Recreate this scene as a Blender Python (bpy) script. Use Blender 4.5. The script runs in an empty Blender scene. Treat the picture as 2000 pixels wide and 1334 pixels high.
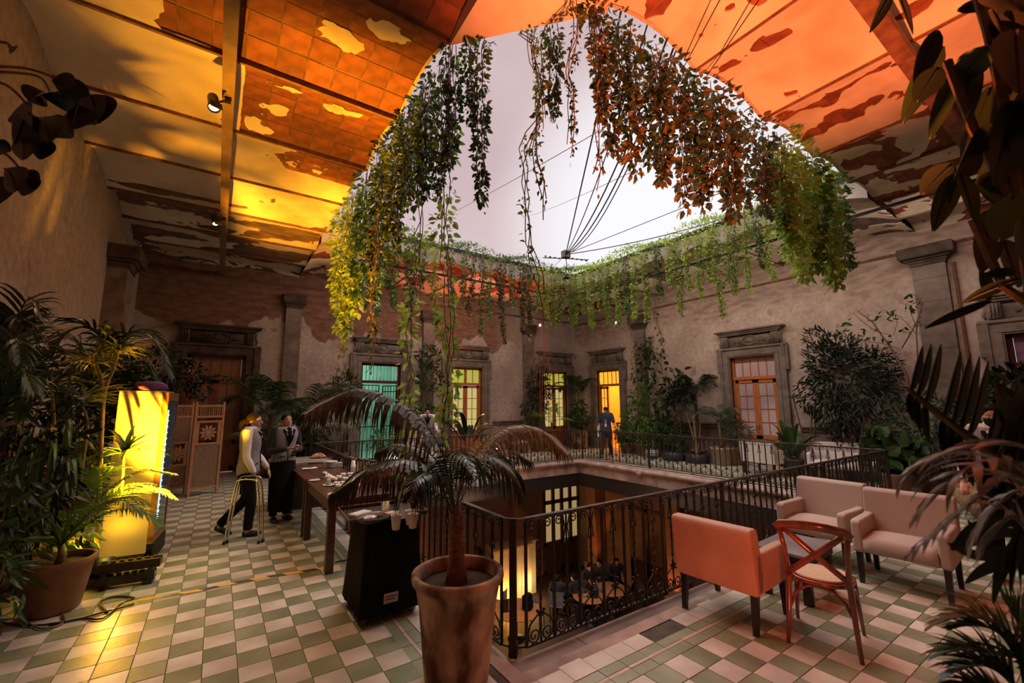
import bpy, bmesh, math, random
import numpy as np
from mathutils import Vector, Matrix, noise, Quaternion
random.seed(7); RNG = np.random.default_rng(7)
PI = math.pi
C = bpy.context.scene.collection
SC = bpy.context.scene

# ------------------------------------------------------------------ camera
CAM_H = 1.78
FPX = 836.05
_p, _r, _y = math.radians(8.242), math.radians(.2522), math.radians(55.7075)
FW = Vector((math.cos(_p)*math.cos(_y), math.cos(_p)*math.sin(_y), math.sin(_p)))
_rt = FW.cross(Vector((0, 0, 1))).normalized(); _dn = FW.cross(_rt)
RT = math.cos(_r)*_rt + math.sin(_r)*_dn
DN = -math.sin(_r)*_rt + math.cos(_r)*_dn
CAMP = Vector((0, 0, CAM_H))
cam_d = bpy.data.cameras.new('camera'); cam = bpy.data.objects.new('camera', cam_d); C.objects.link(cam)
cam_d.sensor_width = 36; cam_d.lens = FPX/2000*36; cam_d.clip_start = .05; cam_d.clip_end = 300
M = Matrix((( RT.x, -DN.x, -FW.x, 0), (RT.y, -DN.y, -FW.y, 0), (RT.z, -DN.z, -FW.z, CAM_H), (0, 0, 0, 1)))
cam.matrix_world = M
cam_d.dof.use_dof = True; cam_d.dof.focus_distance = 6.5; cam_d.dof.aperture_fstop = 3.2
SC.camera = cam

# ------------------------------------------------------------------ world, light, exposure
SC.view_settings.view_transform = 'Standard'; SC.view_settings.look = 'None'
SC.view_settings.exposure = 0.25; SC.view_settings.gamma = 1
SC.view_settings.use_curve_mapping = False
SC.cycles.max_bounces = 6; SC.cycles.diffuse_bounces = 4; SC.cycles.glossy_bounces = 2
SC.cycles.transmission_bounces = 4; SC.cycles.transparent_max_bounces = 6
SC.cycles.sample_clamp_indirect = 6; SC.cycles.caustics_reflective = False; SC.cycles.caustics_refractive = False
SC.cycles.use_denoising = True

W = bpy.data.worlds.new('dusk_sky'); SC.world = W; W.use_nodes = True
nt = W.node_tree; N = nt.nodes; L = nt.links
for n in list(N): N.remove(n)
tc = N.new('ShaderNodeTexCoord'); sep = N.new('ShaderNodeSeparateXYZ'); L.new(tc.outputs['Generated'], sep.inputs[0])
rmp = N.new('ShaderNodeValToRGB'); L.new(sep.outputs['Z'], rmp.inputs[0])
cr = rmp.color_ramp; cr.elements[0].position = .0; cr.elements[0].color = (.60, .60, .72, 1)
cr.elements[1].position = 1; cr.elements[1].color = (.44, .34, .36, 1)
for p_, c_ in ((.25, (.60, .52, .57, 1)), (.42, (.55, .42, .445, 1)), (.62, (.50, .375, .39, 1))):
    e = cr.elements.new(p_); e.color = c_
mp = N.new('ShaderNodeMapping'); mp.inputs['Scale'].default_value = (1.3, 2.6, 3.2); L.new(tc.outputs['Generated'], mp.inputs[0])
nz = N.new('ShaderNodeTexNoise'); nz.inputs['Scale'].default_value = 1.6; nz.inputs['Detail'].default_value = 6; L.new(mp.outputs[0], nz.inputs['Vector'])
r2 = N.new('ShaderNodeValToRGB'); L.new(nz.outputs[0], r2.inputs[0])
r2.color_ramp.elements[0].position = .4; r2.color_ramp.elements[0].color = (0, 0, 0, 1)
r2.color_ramp.elements[1].position = .7; r2.color_ramp.elements[1].color = (1, 1, 1, 1)
mx = N.new('ShaderNodeMix'); mx.data_type = 'RGBA'; mx.inputs['B'].default_value = (.66, .50, .49, 1)
mf = N.new('ShaderNodeMath'); mf.operation = 'MULTIPLY'; mf.inputs[1].default_value = .6
L.new(r2.outputs[0], mf.inputs[0]); L.new(mf.outputs[0], mx.inputs['Factor']); L.new(rmp.outputs[0], mx.inputs['A'])
# bright patch of cloud where the sun has gone down
gd = (FW*FPX + RT*(1290-1000) + DN*(430-667)).normalized()
dp = N.new('ShaderNodeVectorMath'); dp.operation = 'DOT_PRODUCT'; nv = N.new('ShaderNodeVectorMath'); nv.operation = 'NORMALIZE'
L.new(tc.outputs['Generated'], nv.inputs[0]); L.new(nv.outputs[0], dp.inputs[0]); dp.inputs[1].default_value = gd
gr_ = N.new('ShaderNodeMapRange'); gr_.interpolation_type = 'SMOOTHSTEP'; gr_.inputs[1].default_value = .925; gr_.inputs[2].default_value = .995; L.new(dp.outputs['Value'], gr_.inputs[0])
mg = N.new('ShaderNodeMix'); mg.data_type = 'RGBA'; mg.inputs['B'].default_value = (.82, .81, .85, 1); L.new(gr_.outputs[0], mg.inputs['Factor']); L.new(mx.outputs['Result'], mg.inputs['A'])
bg = N.new('ShaderNodeBackground'); bg.inputs['Strength'].default_value = 1.0; L.new(mg.outputs['Result'], bg.inputs[0])
wo = N.new('ShaderNodeOutputWorld'); L.new(bg.outputs[0], wo.inputs[0])

def sunlamp(name, direction, strength, color, angle):
    d = bpy.data.lights.new(name, 'SUN'); d.energy = strength; d.color = color; d.angle = math.radians(angle)
    o = bpy.data.objects.new(name, d); C.objects.link(o)
    o.rotation_euler = Vector(direction).to_track_quat('-Z', 'Y').to_euler(); o.location = (5, 5, 12)
    return o
# wide soft sun added over the opening to brighten floor and walls
sunlamp('added_fill_sun', (-.04, -.10, -1), 6.2, (1.0, .87, .78), 110)

def spot(name, loc, target, power, color, size=70, blend=.5, radius=.05):
    d = bpy.data.lights.new(name, 'SPOT'); d.energy = power; d.color = color
    d.spot_size = math.radians(size); d.spot_blend = blend; d.shadow_soft_size = radius
    o = bpy.data.objects.new(name, d); C.objects.link(o); o.location = loc
    o.rotation_euler = (Vector(target)-Vector(loc)).to_track_quat('-Z', 'Y').to_euler()
    return o
def point(name, loc, power, color, radius=.08):
    d = bpy.data.lights.new(name, 'POINT'); d.energy = power; d.color = color; d.shadow_soft_size = radius
    o = bpy.data.objects.new(name, d); C.objects.link(o); o.location = loc
    return o

# ------------------------------------------------------------------ pixel helpers (only to find real places in the room)
def ray(x, y): return FW*FPX + RT*(x-1000) + DN*(y-667)
def onZ(x, y, z=0.):
    v = ray(x, y); return CAMP + v*((z-CAM_H)/v.z)
def onX(x, y, X):
    v = ray(x, y); return CAMP + v*(X/v.x)
def onY(x, y, Y):
    v = ray(x, y); return CAMP + v*(Y/v.y)
def onD(x, y, d):
    v = ray(x, y); return CAMP + v*(d/math.hypot(v.x, v.y))

# ------------------------------------------------------------------ mesh builder
class MB:
    def __init__(s): s.v = []; s.f = []
    def add(s, vs, fs):
        b = len(s.v); s.v += [tuple(p) for p in vs]; s.f += [tuple(i+b for i in f) for f in fs]; return s
    def box(s, x0, x1, y0, y1, z0, z1, m=None, ch=0):
        if ch:
            c = ch; vs = []
            for z, k in ((z0, c), (z0+c, 0), (z1-c, 0), (z1, c)):
                vs += [(x0+k+c*(k == 0)*0+0, y0+k, z), (x1-k, y0+k, z), (x1-k, y1-k, z), (x0+k, y1-k, z)]
            fs = [(3, 2, 1, 0), (12, 13, 14, 15)]
            for r_ in range(3):
                for i in range(4):
                    a = r_*4+i; b_ = r_*4+(i+1) % 4; fs.append((a, b_, b_+4, a+4))
        else:
            vs = [(x0, y0, z0), (x1, y0, z0), (x1, y1, z0), (x0, y1, z0), (x0, y0, z1), (x1, y0, z1), (x1, y1, z1), (x0, y1, z1)]
            fs = [(3, 2, 1, 0), (4, 5, 6, 7), (0, 1, 5, 4), (1, 2, 6, 5), (2, 3, 7, 6), (3, 0, 4, 7)]
        if m is not None: vs = [m @ Vector(p) for p in vs]
        return s.add(vs, fs)
    def obox(s, m, sx, sy, sz, ch=0): return s.box(-sx/2, sx/2, -sy/2, sy/2, 0, sz, m, ch)
    def prism(s, poly, z0, z1, m=None):
        n = len(poly); vs = [(p[0], p[1], z0) for p in poly]+[(p[0], p[1], z1) for p in poly]
        fs = [tuple(reversed(range(n))), tuple(range(n, 2*n))]+[(i, (i+1) % n, (i+1) % n+n, i+n) for i in range(n)]
        if m is not None: vs = [m @ Vector(p) for p in vs]
        return s.add(vs, fs)
    def rings(s, rings, cap=True, close=True):
        n = len(rings[0]); vs = [p for r in rings for p in r]; fs = []
        for k in range(len(rings)-1):
            for i in range(n if close else n-1):
                j = (i+1) % n; fs.append((k*n+i, k*n+j, (k+1)*n+j, (k+1)*n+i))
        if cap: fs += [tuple(reversed(range(n))), tuple(range((len(rings)-1)*n, len(rings)*n))]
        return s.add(vs, fs)
    def tube(s, pts, r, n=8, cap=True, twist=0, flat=1):
        pts = [Vector(p) for p in pts]; R = r if isinstance(r, (list, tuple)) else [r]*len(pts)
        t0 = (pts[1]-pts[0]).normalized(); up = Vector((0, 0, 1)) if abs(t0.z) < .9 else Vector((1, 0, 0))
        a = t0.cross(up).normalized(); out = []
        for i, p in enumerate(pts):
            t = (pts[min(i+1, len(pts)-1)]-pts[max(i-1, 0)])
            t = t.normalized() if t.length > 1e-9 else t0
            a = (a-t*a.dot(t)); a = a.normalized() if a.length > 1e-6 else t.orthogonal().normalized()
            b = t.cross(a); ph = twist*i
            out.append([p+(a*math.cos(ph+2*PI*k/n)+b*flat*math.sin(ph+2*PI*k/n))*R[i] for k in range(n)])
        return s.rings(out, cap)
    def lathe(s, prof, n=24, c=(0, 0, 0), m=None, cap=True):
        rs = []
        for r_, z in prof:
            ring = [Vector((c[0]+r_*math.cos(2*PI*k/n), c[1]+r_*math.sin(2*PI*k/n), c[2]+z)) for k in range(n)]
            if m is not None: ring = [m @ p for p in ring]
            rs.append(ring)
        return s.rings(rs, cap)
    def ell(s, c, r, n=12, k=8, m=None):
        rs = []
        for i in range(k+1):
            th = -PI/2+PI*i/k; q = max(math.cos(th), .02)
            ring = [Vector((c[0]+r[0]*q*math.cos(2*PI*j/n), c[1]+r[1]*q*math.sin(2*PI*j/n), c[2]+r[2]*math.sin(th))) for j in range(n)]
            if m is not None: ring = [m @ p for p in ring]
            rs.append(ring)
        return s.rings(rs, True)
    def ribbon(s, pts, w, side=None, fold=0.):
        """a leaf blade along pts, half width w per point, folded along the midrib"""
        pts = [Vector(p) for p in pts]; n = len(pts); b = len(s.v)
        for i, p in enumerate(pts):
            t = (pts[min(i+1, n-1)]-pts[max(i-1, 0)]).normalized()
            sd = side if side is not None else t.cross(Vector((0, 0, 1)))
            sd = Vector(sd); sd = sd-t*sd.dot(t)
            sd = sd.normalized() if sd.length > 1e-5 else t.orthogonal().normalized()
            nn = sd.cross(t); wi = w[i]
            if fold: s.v += [tuple(p-sd*wi-nn*wi*fold*-1), tuple(p), tuple(p+sd*wi+nn*wi*fold)]
            else: s.v += [tuple(p-sd*wi), tuple(p+sd*wi)]
        k = 3 if fold else 2
        for i in range(n-1):
            for j in range(k-1):
                a = b+i*k+j; s.f.append((a, a+1, a+k+1, a+k))
        return s
    def mesh(s, name, mat, smooth=False):
        me = bpy.data.meshes.new(name); me.from_pydata(s.v, [], s.f)
        if mat: me.materials.append(mat)
        if smooth: me.shade_smooth()
        me.update(); return me
    def obj(s, name, mat, parent=None, smooth=False, loc=None, **kw):
        o = bpy.data.objects.new(name, s.mesh(name, mat, smooth)); C.objects.link(o)
        if parent is not None: o.parent = parent
        if loc is not None: o.location = loc
        for k, v in kw.items(): o[k] = v
        return o

def tag(o, label, cat, group=None, kind=None):
    o['label'] = label; o['category'] = cat
    if group: o['group'] = group
    if kind: o['kind'] = kind
    return o
def thing(name, label, cat, loc=(0, 0, 0), rz=0, group=None, kind=None):
    o = bpy.data.objects.new(name, None); C.objects.link(o); o.location = loc; o.rotation_euler = (0, 0, rz); o.empty_display_size = .1
    return tag(o, label, cat, group, kind)
def dup(root, loc, rz=None, label=None, group=None, scale=None):
    r = root.copy(); C.objects.link(r); r.location = loc
    if rz is not None: r.rotation_euler = (0, 0, rz)
    if label: r['label'] = label
    if group: r['group'] = group
    if scale: r.scale = (scale,)*3
    for ch in list(root.children):
        c = ch.copy(); C.objects.link(c); c.parent = r
        for g in list(ch.children):
            d = g.copy(); C.objects.link(d); d.parent = c
    return r
def inst(src, parent, loc=None, rz=None, **kw):
    c = src.copy(); C.objects.link(c); c.parent = parent
    if loc is not None: c.location = loc
    if rz is not None: c.rotation_euler = (0, 0, rz)
    for k, v in kw.items(): c[k] = v
    return c
def frame(o, d, up=(0, 0, 1)):
    """matrix at o with +x along d"""
    x = Vector(d).normalized(); z = Vector(up); y = z.cross(x).normalized(); z = x.cross(y)
    return Matrix(((x.x, y.x, z.x, o[0]), (x.y, y.y, z.y, o[1]), (x.z, y.z, z.z, o[2]), (0, 0, 0, 1)))
def rotz(a, loc=(0, 0, 0)): return Matrix.Translation(loc) @ Matrix.Rotation(a, 4, 'Z')

# ------------------------------------------------------------------ materials
MATS = {}
def mat(name, c1, c2=None, scale=6, rough=.6, metal=0, bump=0, bscale=None, stretch=None, emis=None, estr=0, trans=0, detail=4, lo=.35, hi=.65, spec=None, rnd=0, coat=0):
    if name in MATS: return MATS[name]
    m = bpy.data.materials.new(name); m.use_nodes = True; nt = m.node_tree; N = nt.nodes; L = nt.links
    b = N['Principled BSDF']; out = N['Material Output']
    b.inputs['Roughness'].default_value = rough; b.inputs['Metallic'].default_value = metal
    if spec is not None: b.inputs['Specular IOR Level'].default_value = spec
    if coat: b.inputs['Coat Weight'].default_value = coat; b.inputs['Coat Roughness'].default_value = .15
    col = None
    tc = N.new('ShaderNodeTexCoord'); mp = N.new('ShaderNodeMapping'); L.new(tc.outputs['Object'], mp.inputs[0])
    if stretch: mp.inputs['Scale'].default_value = stretch
    if c2 is not None:
        nz = N.new('ShaderNodeTexNoise'); nz.inputs['Scale'].default_value = scale; nz.inputs['Detail'].default_value = detail
        L.new(mp.outputs[0], nz.inputs['Vector'])
        rp = N.new('ShaderNodeValToRGB'); L.new(nz.outputs[0], rp.inputs[0])
        rp.color_ramp.elements[0].position = lo; rp.color_ramp.elements[0].color = (*c1, 1)
        rp.color_ramp.elements[1].position = hi; rp.color_ramp.elements[1].color = (*c2, 1)
        col = rp.outputs[0]
    else: b.inputs['Base Color'].default_value = (*c1, 1)
    if rnd:
        oi = N.new('ShaderNodeObjectInfo'); hs = N.new('ShaderNodeHueSaturation')
        mr = N.new('ShaderNodeMapRange'); mr.inputs['To Min'].default_value = 1-rnd; mr.inputs['To Max'].default_value = 1+rnd
        L.new(oi.outputs['Random'], mr.inputs['Value']); L.new(mr.outputs[0], hs.inputs['Value'])
        if col: L.new(col, hs.inputs['Color'])
        else: hs.inputs['Color'].default_value = (*c1, 1)
        col = hs.outputs[0]
    if col: L.new(col, b.inputs['Base Color'])
    if bump:
        nb = N.new('ShaderNodeTexNoise'); nb.inputs['Scale'].default_value = bscale or scale*4; nb.inputs['Detail'].default_value = 5
        L.new(mp.outputs[0], nb.inputs['Vector'])
        bp = N.new('ShaderNodeBump'); bp.inputs['Strength'].default_value = bump; bp.inputs['Distance'].default_value = .02
        L.new(nb.outputs[0], bp.inputs['Height']); L.new(bp.outputs[0], b.inputs['Normal'])
    if emis:
        b.inputs['Emission Color'].default_value = (*emis, 1); b.inputs['Emission Strength'].default_value = estr
    if trans:
        tr = N.new('ShaderNodeBsdfTranslucent'); ms = N.new('ShaderNodeMixShader'); ms.inputs[0].default_value = trans
        if col: L.new(col, tr.inputs[0])
        else: tr.inputs[0].default_value = (*c1, 1)
        L.new(b.outputs[0], ms.inputs[1]); L.new(tr.outputs[0], ms.inputs[2]); L.new(ms.outputs[0], out.inputs[0])
    MATS[name] = m; return m

def wallmat(name, base, base2, dark, zlo, zhi, blue=None, brick=True, streak=(1, 1, .25)):
    """aged lime plaster: pale below, stained and bared to brown brick above an uneven line"""
    m = bpy.data.materials.new(name); m.use_nodes = True; nt = m.node_tree; N = nt.nodes; L = nt.links
    b = N['Principled BSDF']; b.inputs['Roughness'].default_value = .9; b.inputs['Specular IOR Level'].default_value = .15
    g = N.new('ShaderNodeNewGeometry'); sp = N.new('ShaderNodeSeparateXYZ'); L.new(g.outputs['Position'], sp.inputs[0])
    def nz(sc, det=5, st=None):
        mp = N.new('ShaderNodeMapping'); L.new(g.outputs['Position'], mp.inputs[0])
        if st: mp.inputs['Scale'].default_value = st
        n = N.new('ShaderNodeTexNoise'); n.inputs['Scale'].default_value = sc; n.inputs['Detail'].default_value = det
        L.new(mp.outputs[0], n.inputs['Vector']); return n.outputs[0]
    def ramp(i, a, ca, b_, cb):
        r = N.new('ShaderNodeValToRGB'); L.new(i, r.inputs[0]); r.color_ramp.elements[0].position = a; r.color_ramp.elements[1].position = b_
        r.color_ramp.elements[0].color = (*ca, 1); r.color_ramp.elements[1].color = (*cb, 1); return r.outputs[0]
    def mix(f, a, b_):
        x = N.new('ShaderNodeMix'); x.data_type = 'RGBA'; L.new(f, x.inputs['Factor'])
        for k, v in (('A', a), ('B', b_)):
            if isinstance(v, tuple): x.inputs[k].default_value = (*v, 1)
            else: L.new(v, x.inputs[k])
        return x.outputs['Result']
    def math_(op, a, b_=None, c=None, clamp=False):
        x = N.new('ShaderNodeMath'); x.operation = op; x.use_clamp = clamp
        for k, v in enumerate((a, b_, c)):
            if v is None: continue
            if isinstance(v, (int, float)): x.inputs[k].default_value = v
            else: L.new(v, x.inputs[k])
        return x.outputs[0]
    col = ramp(nz(1.1, 6), .35, base, .68, base2)
    fine = ramp(nz(9, 6), .3, (.72, .70, .68), .7, (1, 1, 1))
    mm = N.new('ShaderNodeMix'); mm.data_type = 'RGBA'; mm.blend_type = 'MULTIPLY'; mm.inputs['Factor'].default_value = 1
    L.new(col, mm.inputs['A']); L.new(fine, mm.inputs['B']); col = mm.outputs['Result']
    if blue:
        bf = math_('MULTIPLY', math_('GREATER_THAN', nz(1.9, 8), .60), .55)
        zr = N.new('ShaderNodeMapRange'); L.new(sp.outputs[2], zr.inputs[0]); zr.inputs[1].default_value = 1.2; zr.inputs[2].default_value = 2.2
        col = mix(math_('MULTIPLY', bf, math_('MULTIPLY', zr.outputs[0], nz(5, 6))), col, blue)
    # small chips
    chip = math_('GREATER_THAN', nz(3.2, 9), .66)
    col = mix(math_('MULTIPLY', chip, .6), col, dark)
    # rising edge of bared wall
    n1 = nz(.9, 7); n2 = nz(2.4, 6, streak)
    h = math_('ADD', sp.outputs[2], math_('MULTIPLY', math_('SUBTRACT', n1, .5), 2.3))
    h = math_('ADD', h, math_('MULTIPLY', math_('SUBTRACT', n2, .5), 1.0))
    mr = N.new('ShaderNodeMapRange'); L.new(h, mr.inputs[0]); mr.inputs[1].default_value = zlo; mr.inputs[2].default_value = zhi
    if brick == 'y':
        xr_ = N.new('ShaderNodeMapRange'); L.new(sp.outputs[0], xr_.inputs[0]); xr_.inputs[1].default_value = 8.6; xr_.inputs[2].default_value = 10.2; xr_.inputs[3].default_value = 1; xr_.inputs[4].default_value = .12; xr_.clamp = True
        mr_out = math_('MULTIPLY', mr.outputs[0], xr_.outputs[0])
    else: mr_out = mr.outputs[0]
    dk = ramp(nz(3, 6, (1, 1, 3)), .35, dark, .65, tuple(min(1, c*1.7) for c in dark))
    if brick:
        bt = N.new('ShaderNodeTexBrick'); mp = N.new('ShaderNodeMapping'); L.new(g.outputs['Position'], mp.inputs[0]); mp.inputs['Rotation'].default_value = (PI/2, 0, 0) if brick == 'y' else (PI/2, 0, PI/2)
        L.new(mp.outputs[0], bt.inputs['Vector']); bt.inputs['Scale'].default_value = 1; bt.inputs['Brick Width'].default_value = .3; bt.inputs['Row Height'].default_value = .09; bt.inputs['Mortar Size'].default_value = .008
        bt.inputs['Color1'].default_value = (1, .92, .85, 1); bt.inputs['Color2'].default_value = (.75, .66, .6, 1); bt.inputs['Mortar'].default_value = (.55, .5, .45, 1)
        m2 = N.new('ShaderNodeMix'); m2.data_type = 'RGBA'; m2.blend_type = 'MULTIPLY'; m2.inputs['Factor'].default_value = .35
        L.new(dk, m2.inputs['A']); L.new(bt.outputs[0], m2.inputs['B']); dk = m2.outputs['Result']
    col = mix(mr_out, col, dk)
    # dado below 1.1 m: bared masonry
    lo = math_('LESS_THAN', math_('ADD', sp.outputs[2], math_('MULTIPLY', math_('SUBTRACT', n2, .5), .3)), 1.0)
    col = mix(lo, col, ramp(nz(2.2, 6), .4, (.20, .13, .11), .62, (.40, .29, .25)))
    L.new(col, b.inputs['Base Color'])
    bp = N.new('ShaderNodeBump'); bp.inputs['Strength'].default_value = .5; bp.inputs['Distance'].default_value = .03
    L.new(math_('ADD', math_('MULTIPLY', mr_out, -.6), nz(7, 7)), bp.inputs['Height']); L.new(bp.outputs[0], b.inputs['Normal'])
    return m

WALL_BACK = wallmat('aged_plaster_back', (.46, .385, .34), (.64, .55, .49), (.19, .105, .075), 3.95, 4.05, (.22, .30, .42), 'y')
WALL_RIGHT = wallmat('aged_plaster_right', (.52, .42, .365), (.70, .59, .52), (.30, .232, .20), 4.15, 4.75, None, 'x')
WALL_LEFT = wallmat('plain_plaster_left', (.50, .45, .42), (.56, .51, .47), (.30, .24, .2), 6.6, 7.5, None, False)
STONE = mat('grey_cantera_stone', (.15, .12, .10), (.27, .225, .19), 3.5, .85, bump=.35, bscale=30)
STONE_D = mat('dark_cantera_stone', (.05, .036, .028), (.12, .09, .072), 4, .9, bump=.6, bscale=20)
PLASTER = mat('ceiling_plaster', (.50, .40, .30), (.78, .69, .57), 1.3, .85, bump=.35, bscale=9, detail=10, lo=.28, hi=.56)
TERRA = mat('ceiling_terracotta', (.15, .045, .02), (.28, .09, .042), 5, .8, bump=.3, bscale=20, rnd=.22, detail=6)
DARKV = mat('bared_ceiling_dark', (.10, .06, .045), (.24, .15, .11), 2.5, .9, bump=.4, bscale=14, stretch=(1, 3, 1), detail=8)
REDV = mat('bared_ceiling_red', (.20, .05, .025), (.32, .09, .05), 3, .85, bump=.3, bscale=16)
RUST = mat('rusty_steel', (.13, .06, .035), (.24, .11, .055), 9, .65, bump=.1)
IRON = mat('black_wrought_iron', (.018, .013, .012), (.04, .028, .024), 20, .42, metal=.35)
WOOD_OR = mat('orange_varnished_wood', (.46, .15, .045), (.62, .22, .07), 4, .35, stretch=(8, 8, 1), bump=.05)
WOOD_DK = mat('dark_table_wood', (.045, .018, .010), (.10, .038, .018), 5, .34, stretch=(6, 1, 6), bump=.06)
BLACK = mat('black_fabric', (.006, .006, .007), (.012, .012, .013), 8, .9, spec=.08)
BLACKP = mat('black_plastic', (.012, .012, .013), None, rough=.4)
CHROME = mat('brushed_steel', (.55, .52, .48), None, rough=.22, metal=1)
WHITE = mat('white_china', (.72, .69, .66), None, rough=.25)
PAPER = mat('paper_cup', (.70, .62, .54), None, rough=.6)
SOIL = mat('dark_soil', (.02, .012, .008), (.05, .03, .02), 14, .95, bump=.6)
LEAF = [mat('leaf_deep', (.018, .045, .012), (.045, .10, .02), 3, .45, trans=.25, rnd=.3),
        mat('leaf_green', (.05, .12, .02), (.12, .22, .035), 3, .45, trans=.35, rnd=.3),
        mat('leaf_lime', (.15, .27, .03), (.36, .46, .07), 3, .5, trans=.45, rnd=.25),
        mat('leaf_amber_lit', (.075, .065, .018), (.20, .12, .03), 3, .5, trans=.4, rnd=.25),  # amber tone: orange lamp light put into the leaf colour
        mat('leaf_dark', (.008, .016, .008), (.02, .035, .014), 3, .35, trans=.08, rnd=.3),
        mat('leaf_grey_green', (.05, .08, .045), (.11, .15, .09), 3, .4, trans=.2, rnd=.2)]
STEM = mat('brown_stem', (.09, .05, .025), (.17, .10, .05), 20, .8)
STEM_G = mat('pale_stem', (.20, .15, .06), (.32, .24, .10), 25, .7, bump=.3, bscale=60)
CLAY = mat('worn_terracotta_pot', (.11, .045, .025), (.60, .41, .29), 4.2, .88, bump=.5, bscale=18, detail=10, lo=.40, hi=.60, stretch=(1, 1, .55))
CLAY2 = mat('brown_clay_pot', (.20, .09, .05), (.30, .15, .09), 4, .75, bump=.2)
# ------------------------------------------------------------------ dimensions
XL, XR, YB, YN = -1.9, 12.9, 14.0, -1.9           # room walls
OX0, OX1, OY0, OY1 = 1.75, 9.85, 2.5, 10.6        # opening in floor and roof
ZC = 5.6                                           # joist level

# ------------------------------------------------------------------ floor with cement tiles
TS = .202; PX0, PY0 = .052, .079
TLIGHT = mat('cream_cement_tile', (.46, .405, .345), (.66, .60, .52), 2.5, .42, bump=.08, bscale=25, rnd=.13, detail=8)
TGREEN = mat('green_cement_tile', (.17, .19, .115), (.27, .29, .185), 2.5, .42, bump=.08, bscale=25, rnd=.16, detail=8)
TPINK = mat('pink_line_tile', (.46, .33, .26), (.56, .42, .34), 3, .45)
GROUT = mat('dark_grout', (.055, .045, .035), (.09, .075, .06), 9, .9)
FSTONE = mat('worn_floor_stone', (.12, .095, .085), (.25, .20, .18), 2.2, .7, bump=.5, bscale=9, detail=9)
floor = thing('floor', 'green and cream chequered cement tile floor of the upper gallery', 'floor', kind='structure')
g = MB()
for a in ((XL, OX0-.02, YN, YB), (OX1+.02, XR, YN, YB), (OX0-.02, OX1+.02, YN, OY0-.02), (OX0-.02, OX1+.02, OY1+.02, YB)):
    g.box(a[0], a[1], a[2], a[3], -.3, -.006)
g.obj('floor_bed', GROUT, floor)
BOR = .20
bx0, bx1, by0, by1 = 1.255, 10.45, 2.10, 11.2       # inner edge of chequer field
tl = []
ni0, ni1 = int((XL-PX0)/TS)-1, int((XR-PX0)/TS)+1
nj0, nj1 = int((YN-PY0)/TS)-1, int((YB-PY0)/TS)+1
for i in range(ni0, ni1+1):
    for j in range(nj0, nj1+1):
        x0, x1, y0, y1 = PX0+i*TS, PX0+(i+1)*TS, PY0+j*TS, PY0+(j+1)*TS
        cx, cy = (x0+x1)/2, (y0+y1)/2
        if bx0 < cx < bx1 and by0 < cy < by1: continue
        x0, x1, y0, y1 = max(x0, XL), min(x1, XR), max(y0, YN), min(y1, YB)
        if x1-x0 < .02 or y1-y0 < .02: continue
        v = Vector((cx, cy, 0))-CAMP; zc = v.dot(FW)
        u = v.dot(RT)/zc*FPX if zc > .2 else 9999; w = v.dot(DN)/zc*FPX if zc > .2 else 9999
        vis = abs(u) < 1010 and w < 680 and zc > .2
        if vis and cx > OX1: vis = vis
        tl.append((v.length if vis else 99+v.length, i, j, x0, x1, y0, y1))
tl.sort()
def tilebox(mb, x0, x1, y0, y1, z, m=None):
    e = .0022
    mb.box(x0+e, x1-e, y0+e, y1-e, -.012, z, m)
tm = []
for k, mt in enumerate((TLIGHT, TGREEN)):
    q = MB(); q.box(-TS/2+.002, TS/2-.002, -TS/2+.002, TS/2-.002, -.012, 0, ch=.0018); tm.append(q.mesh('tile', mt))
rest = [MB(), MB()]; nt_ = 0
for d, i, j, x0, x1, y0, y1 in tl:
    k = 0 if (i+j) % 2 == 0 else 1
    full = x1-x0 > .2 and y1-y0 > .2
    dz = random.uniform(-.0018, .0012)
    if nt_ < 300 and d < 99 and full:
        o = bpy.data.objects.new('tile', tm[k]); C.objects.link(o); o.parent = floor
        o.location = ((x0+x1)/2, (y0+y1)/2, dz); o.rotation_euler = (random.uniform(-.004, .004), random.uniform(-.004, .004), random.choice((0, PI/2, PI, -PI/2))); nt_ += 1
    else: tilebox(rest[k], x0, x1, y0, y1, dz)
rest[0].obj('tile_field_cream', TLIGHT, floor, kind='stuff'); rest[1].obj('tile_field_green', TGREEN, floor, kind='stuff')
# border tiles round the opening: green, pink line, green, cream; then bare stone
gb, pb, cb = MB(), MB(), MB()
def border_run(axis, a0, a1, edge, sgn):
    n = int(round(abs(a1-a0)/TS)); s = (a1-a0)/n
    for k in range(n):
        p0, p1 = a0+k*s, a0+(k+1)*s; p0, p1 = min(p0, p1)+.002, max(p0, p1)-.002
        for mb, e0, e1, gap in ((gb, 0, .085, 0), (pb, .086, .114, 0), (gb, .115, .195, 0), (cb, .20, .375, 1)):
            if mb is cb and axis == 'x' and sgn > 0 and edge < 5 and 2.83 < (p0+p1)/2 < 3.26: continue
            q0, q1 = sorted((edge+sgn*e0+.001, edge+sgn*e1-.001))
            dz = random.uniform(-.002, .001)
            if axis == 'x': mb.box(p0, p1, q0, q1, -.012, dz)
            else: mb.box(q0, q1, p0, p1, -.012, dz)
border_run('x', 1.255, bx1, 2.10, 1); border_run('y', 2.10+.2, by1, 1.255, 1)
border_run('x', 1.255, bx1, 11.19, -1); border_run('y', 2.10+.2, by1, 10.44, -1)
gb.obj('border_tile_green', TGREEN, floor, kind='stuff'); pb.obj('border_line_pink', TPINK, floor, kind='stuff'); cb.obj('border_tile_cream', TLIGHT, floor, kind='stuff')
st = MB()
random.seed(3)
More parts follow.
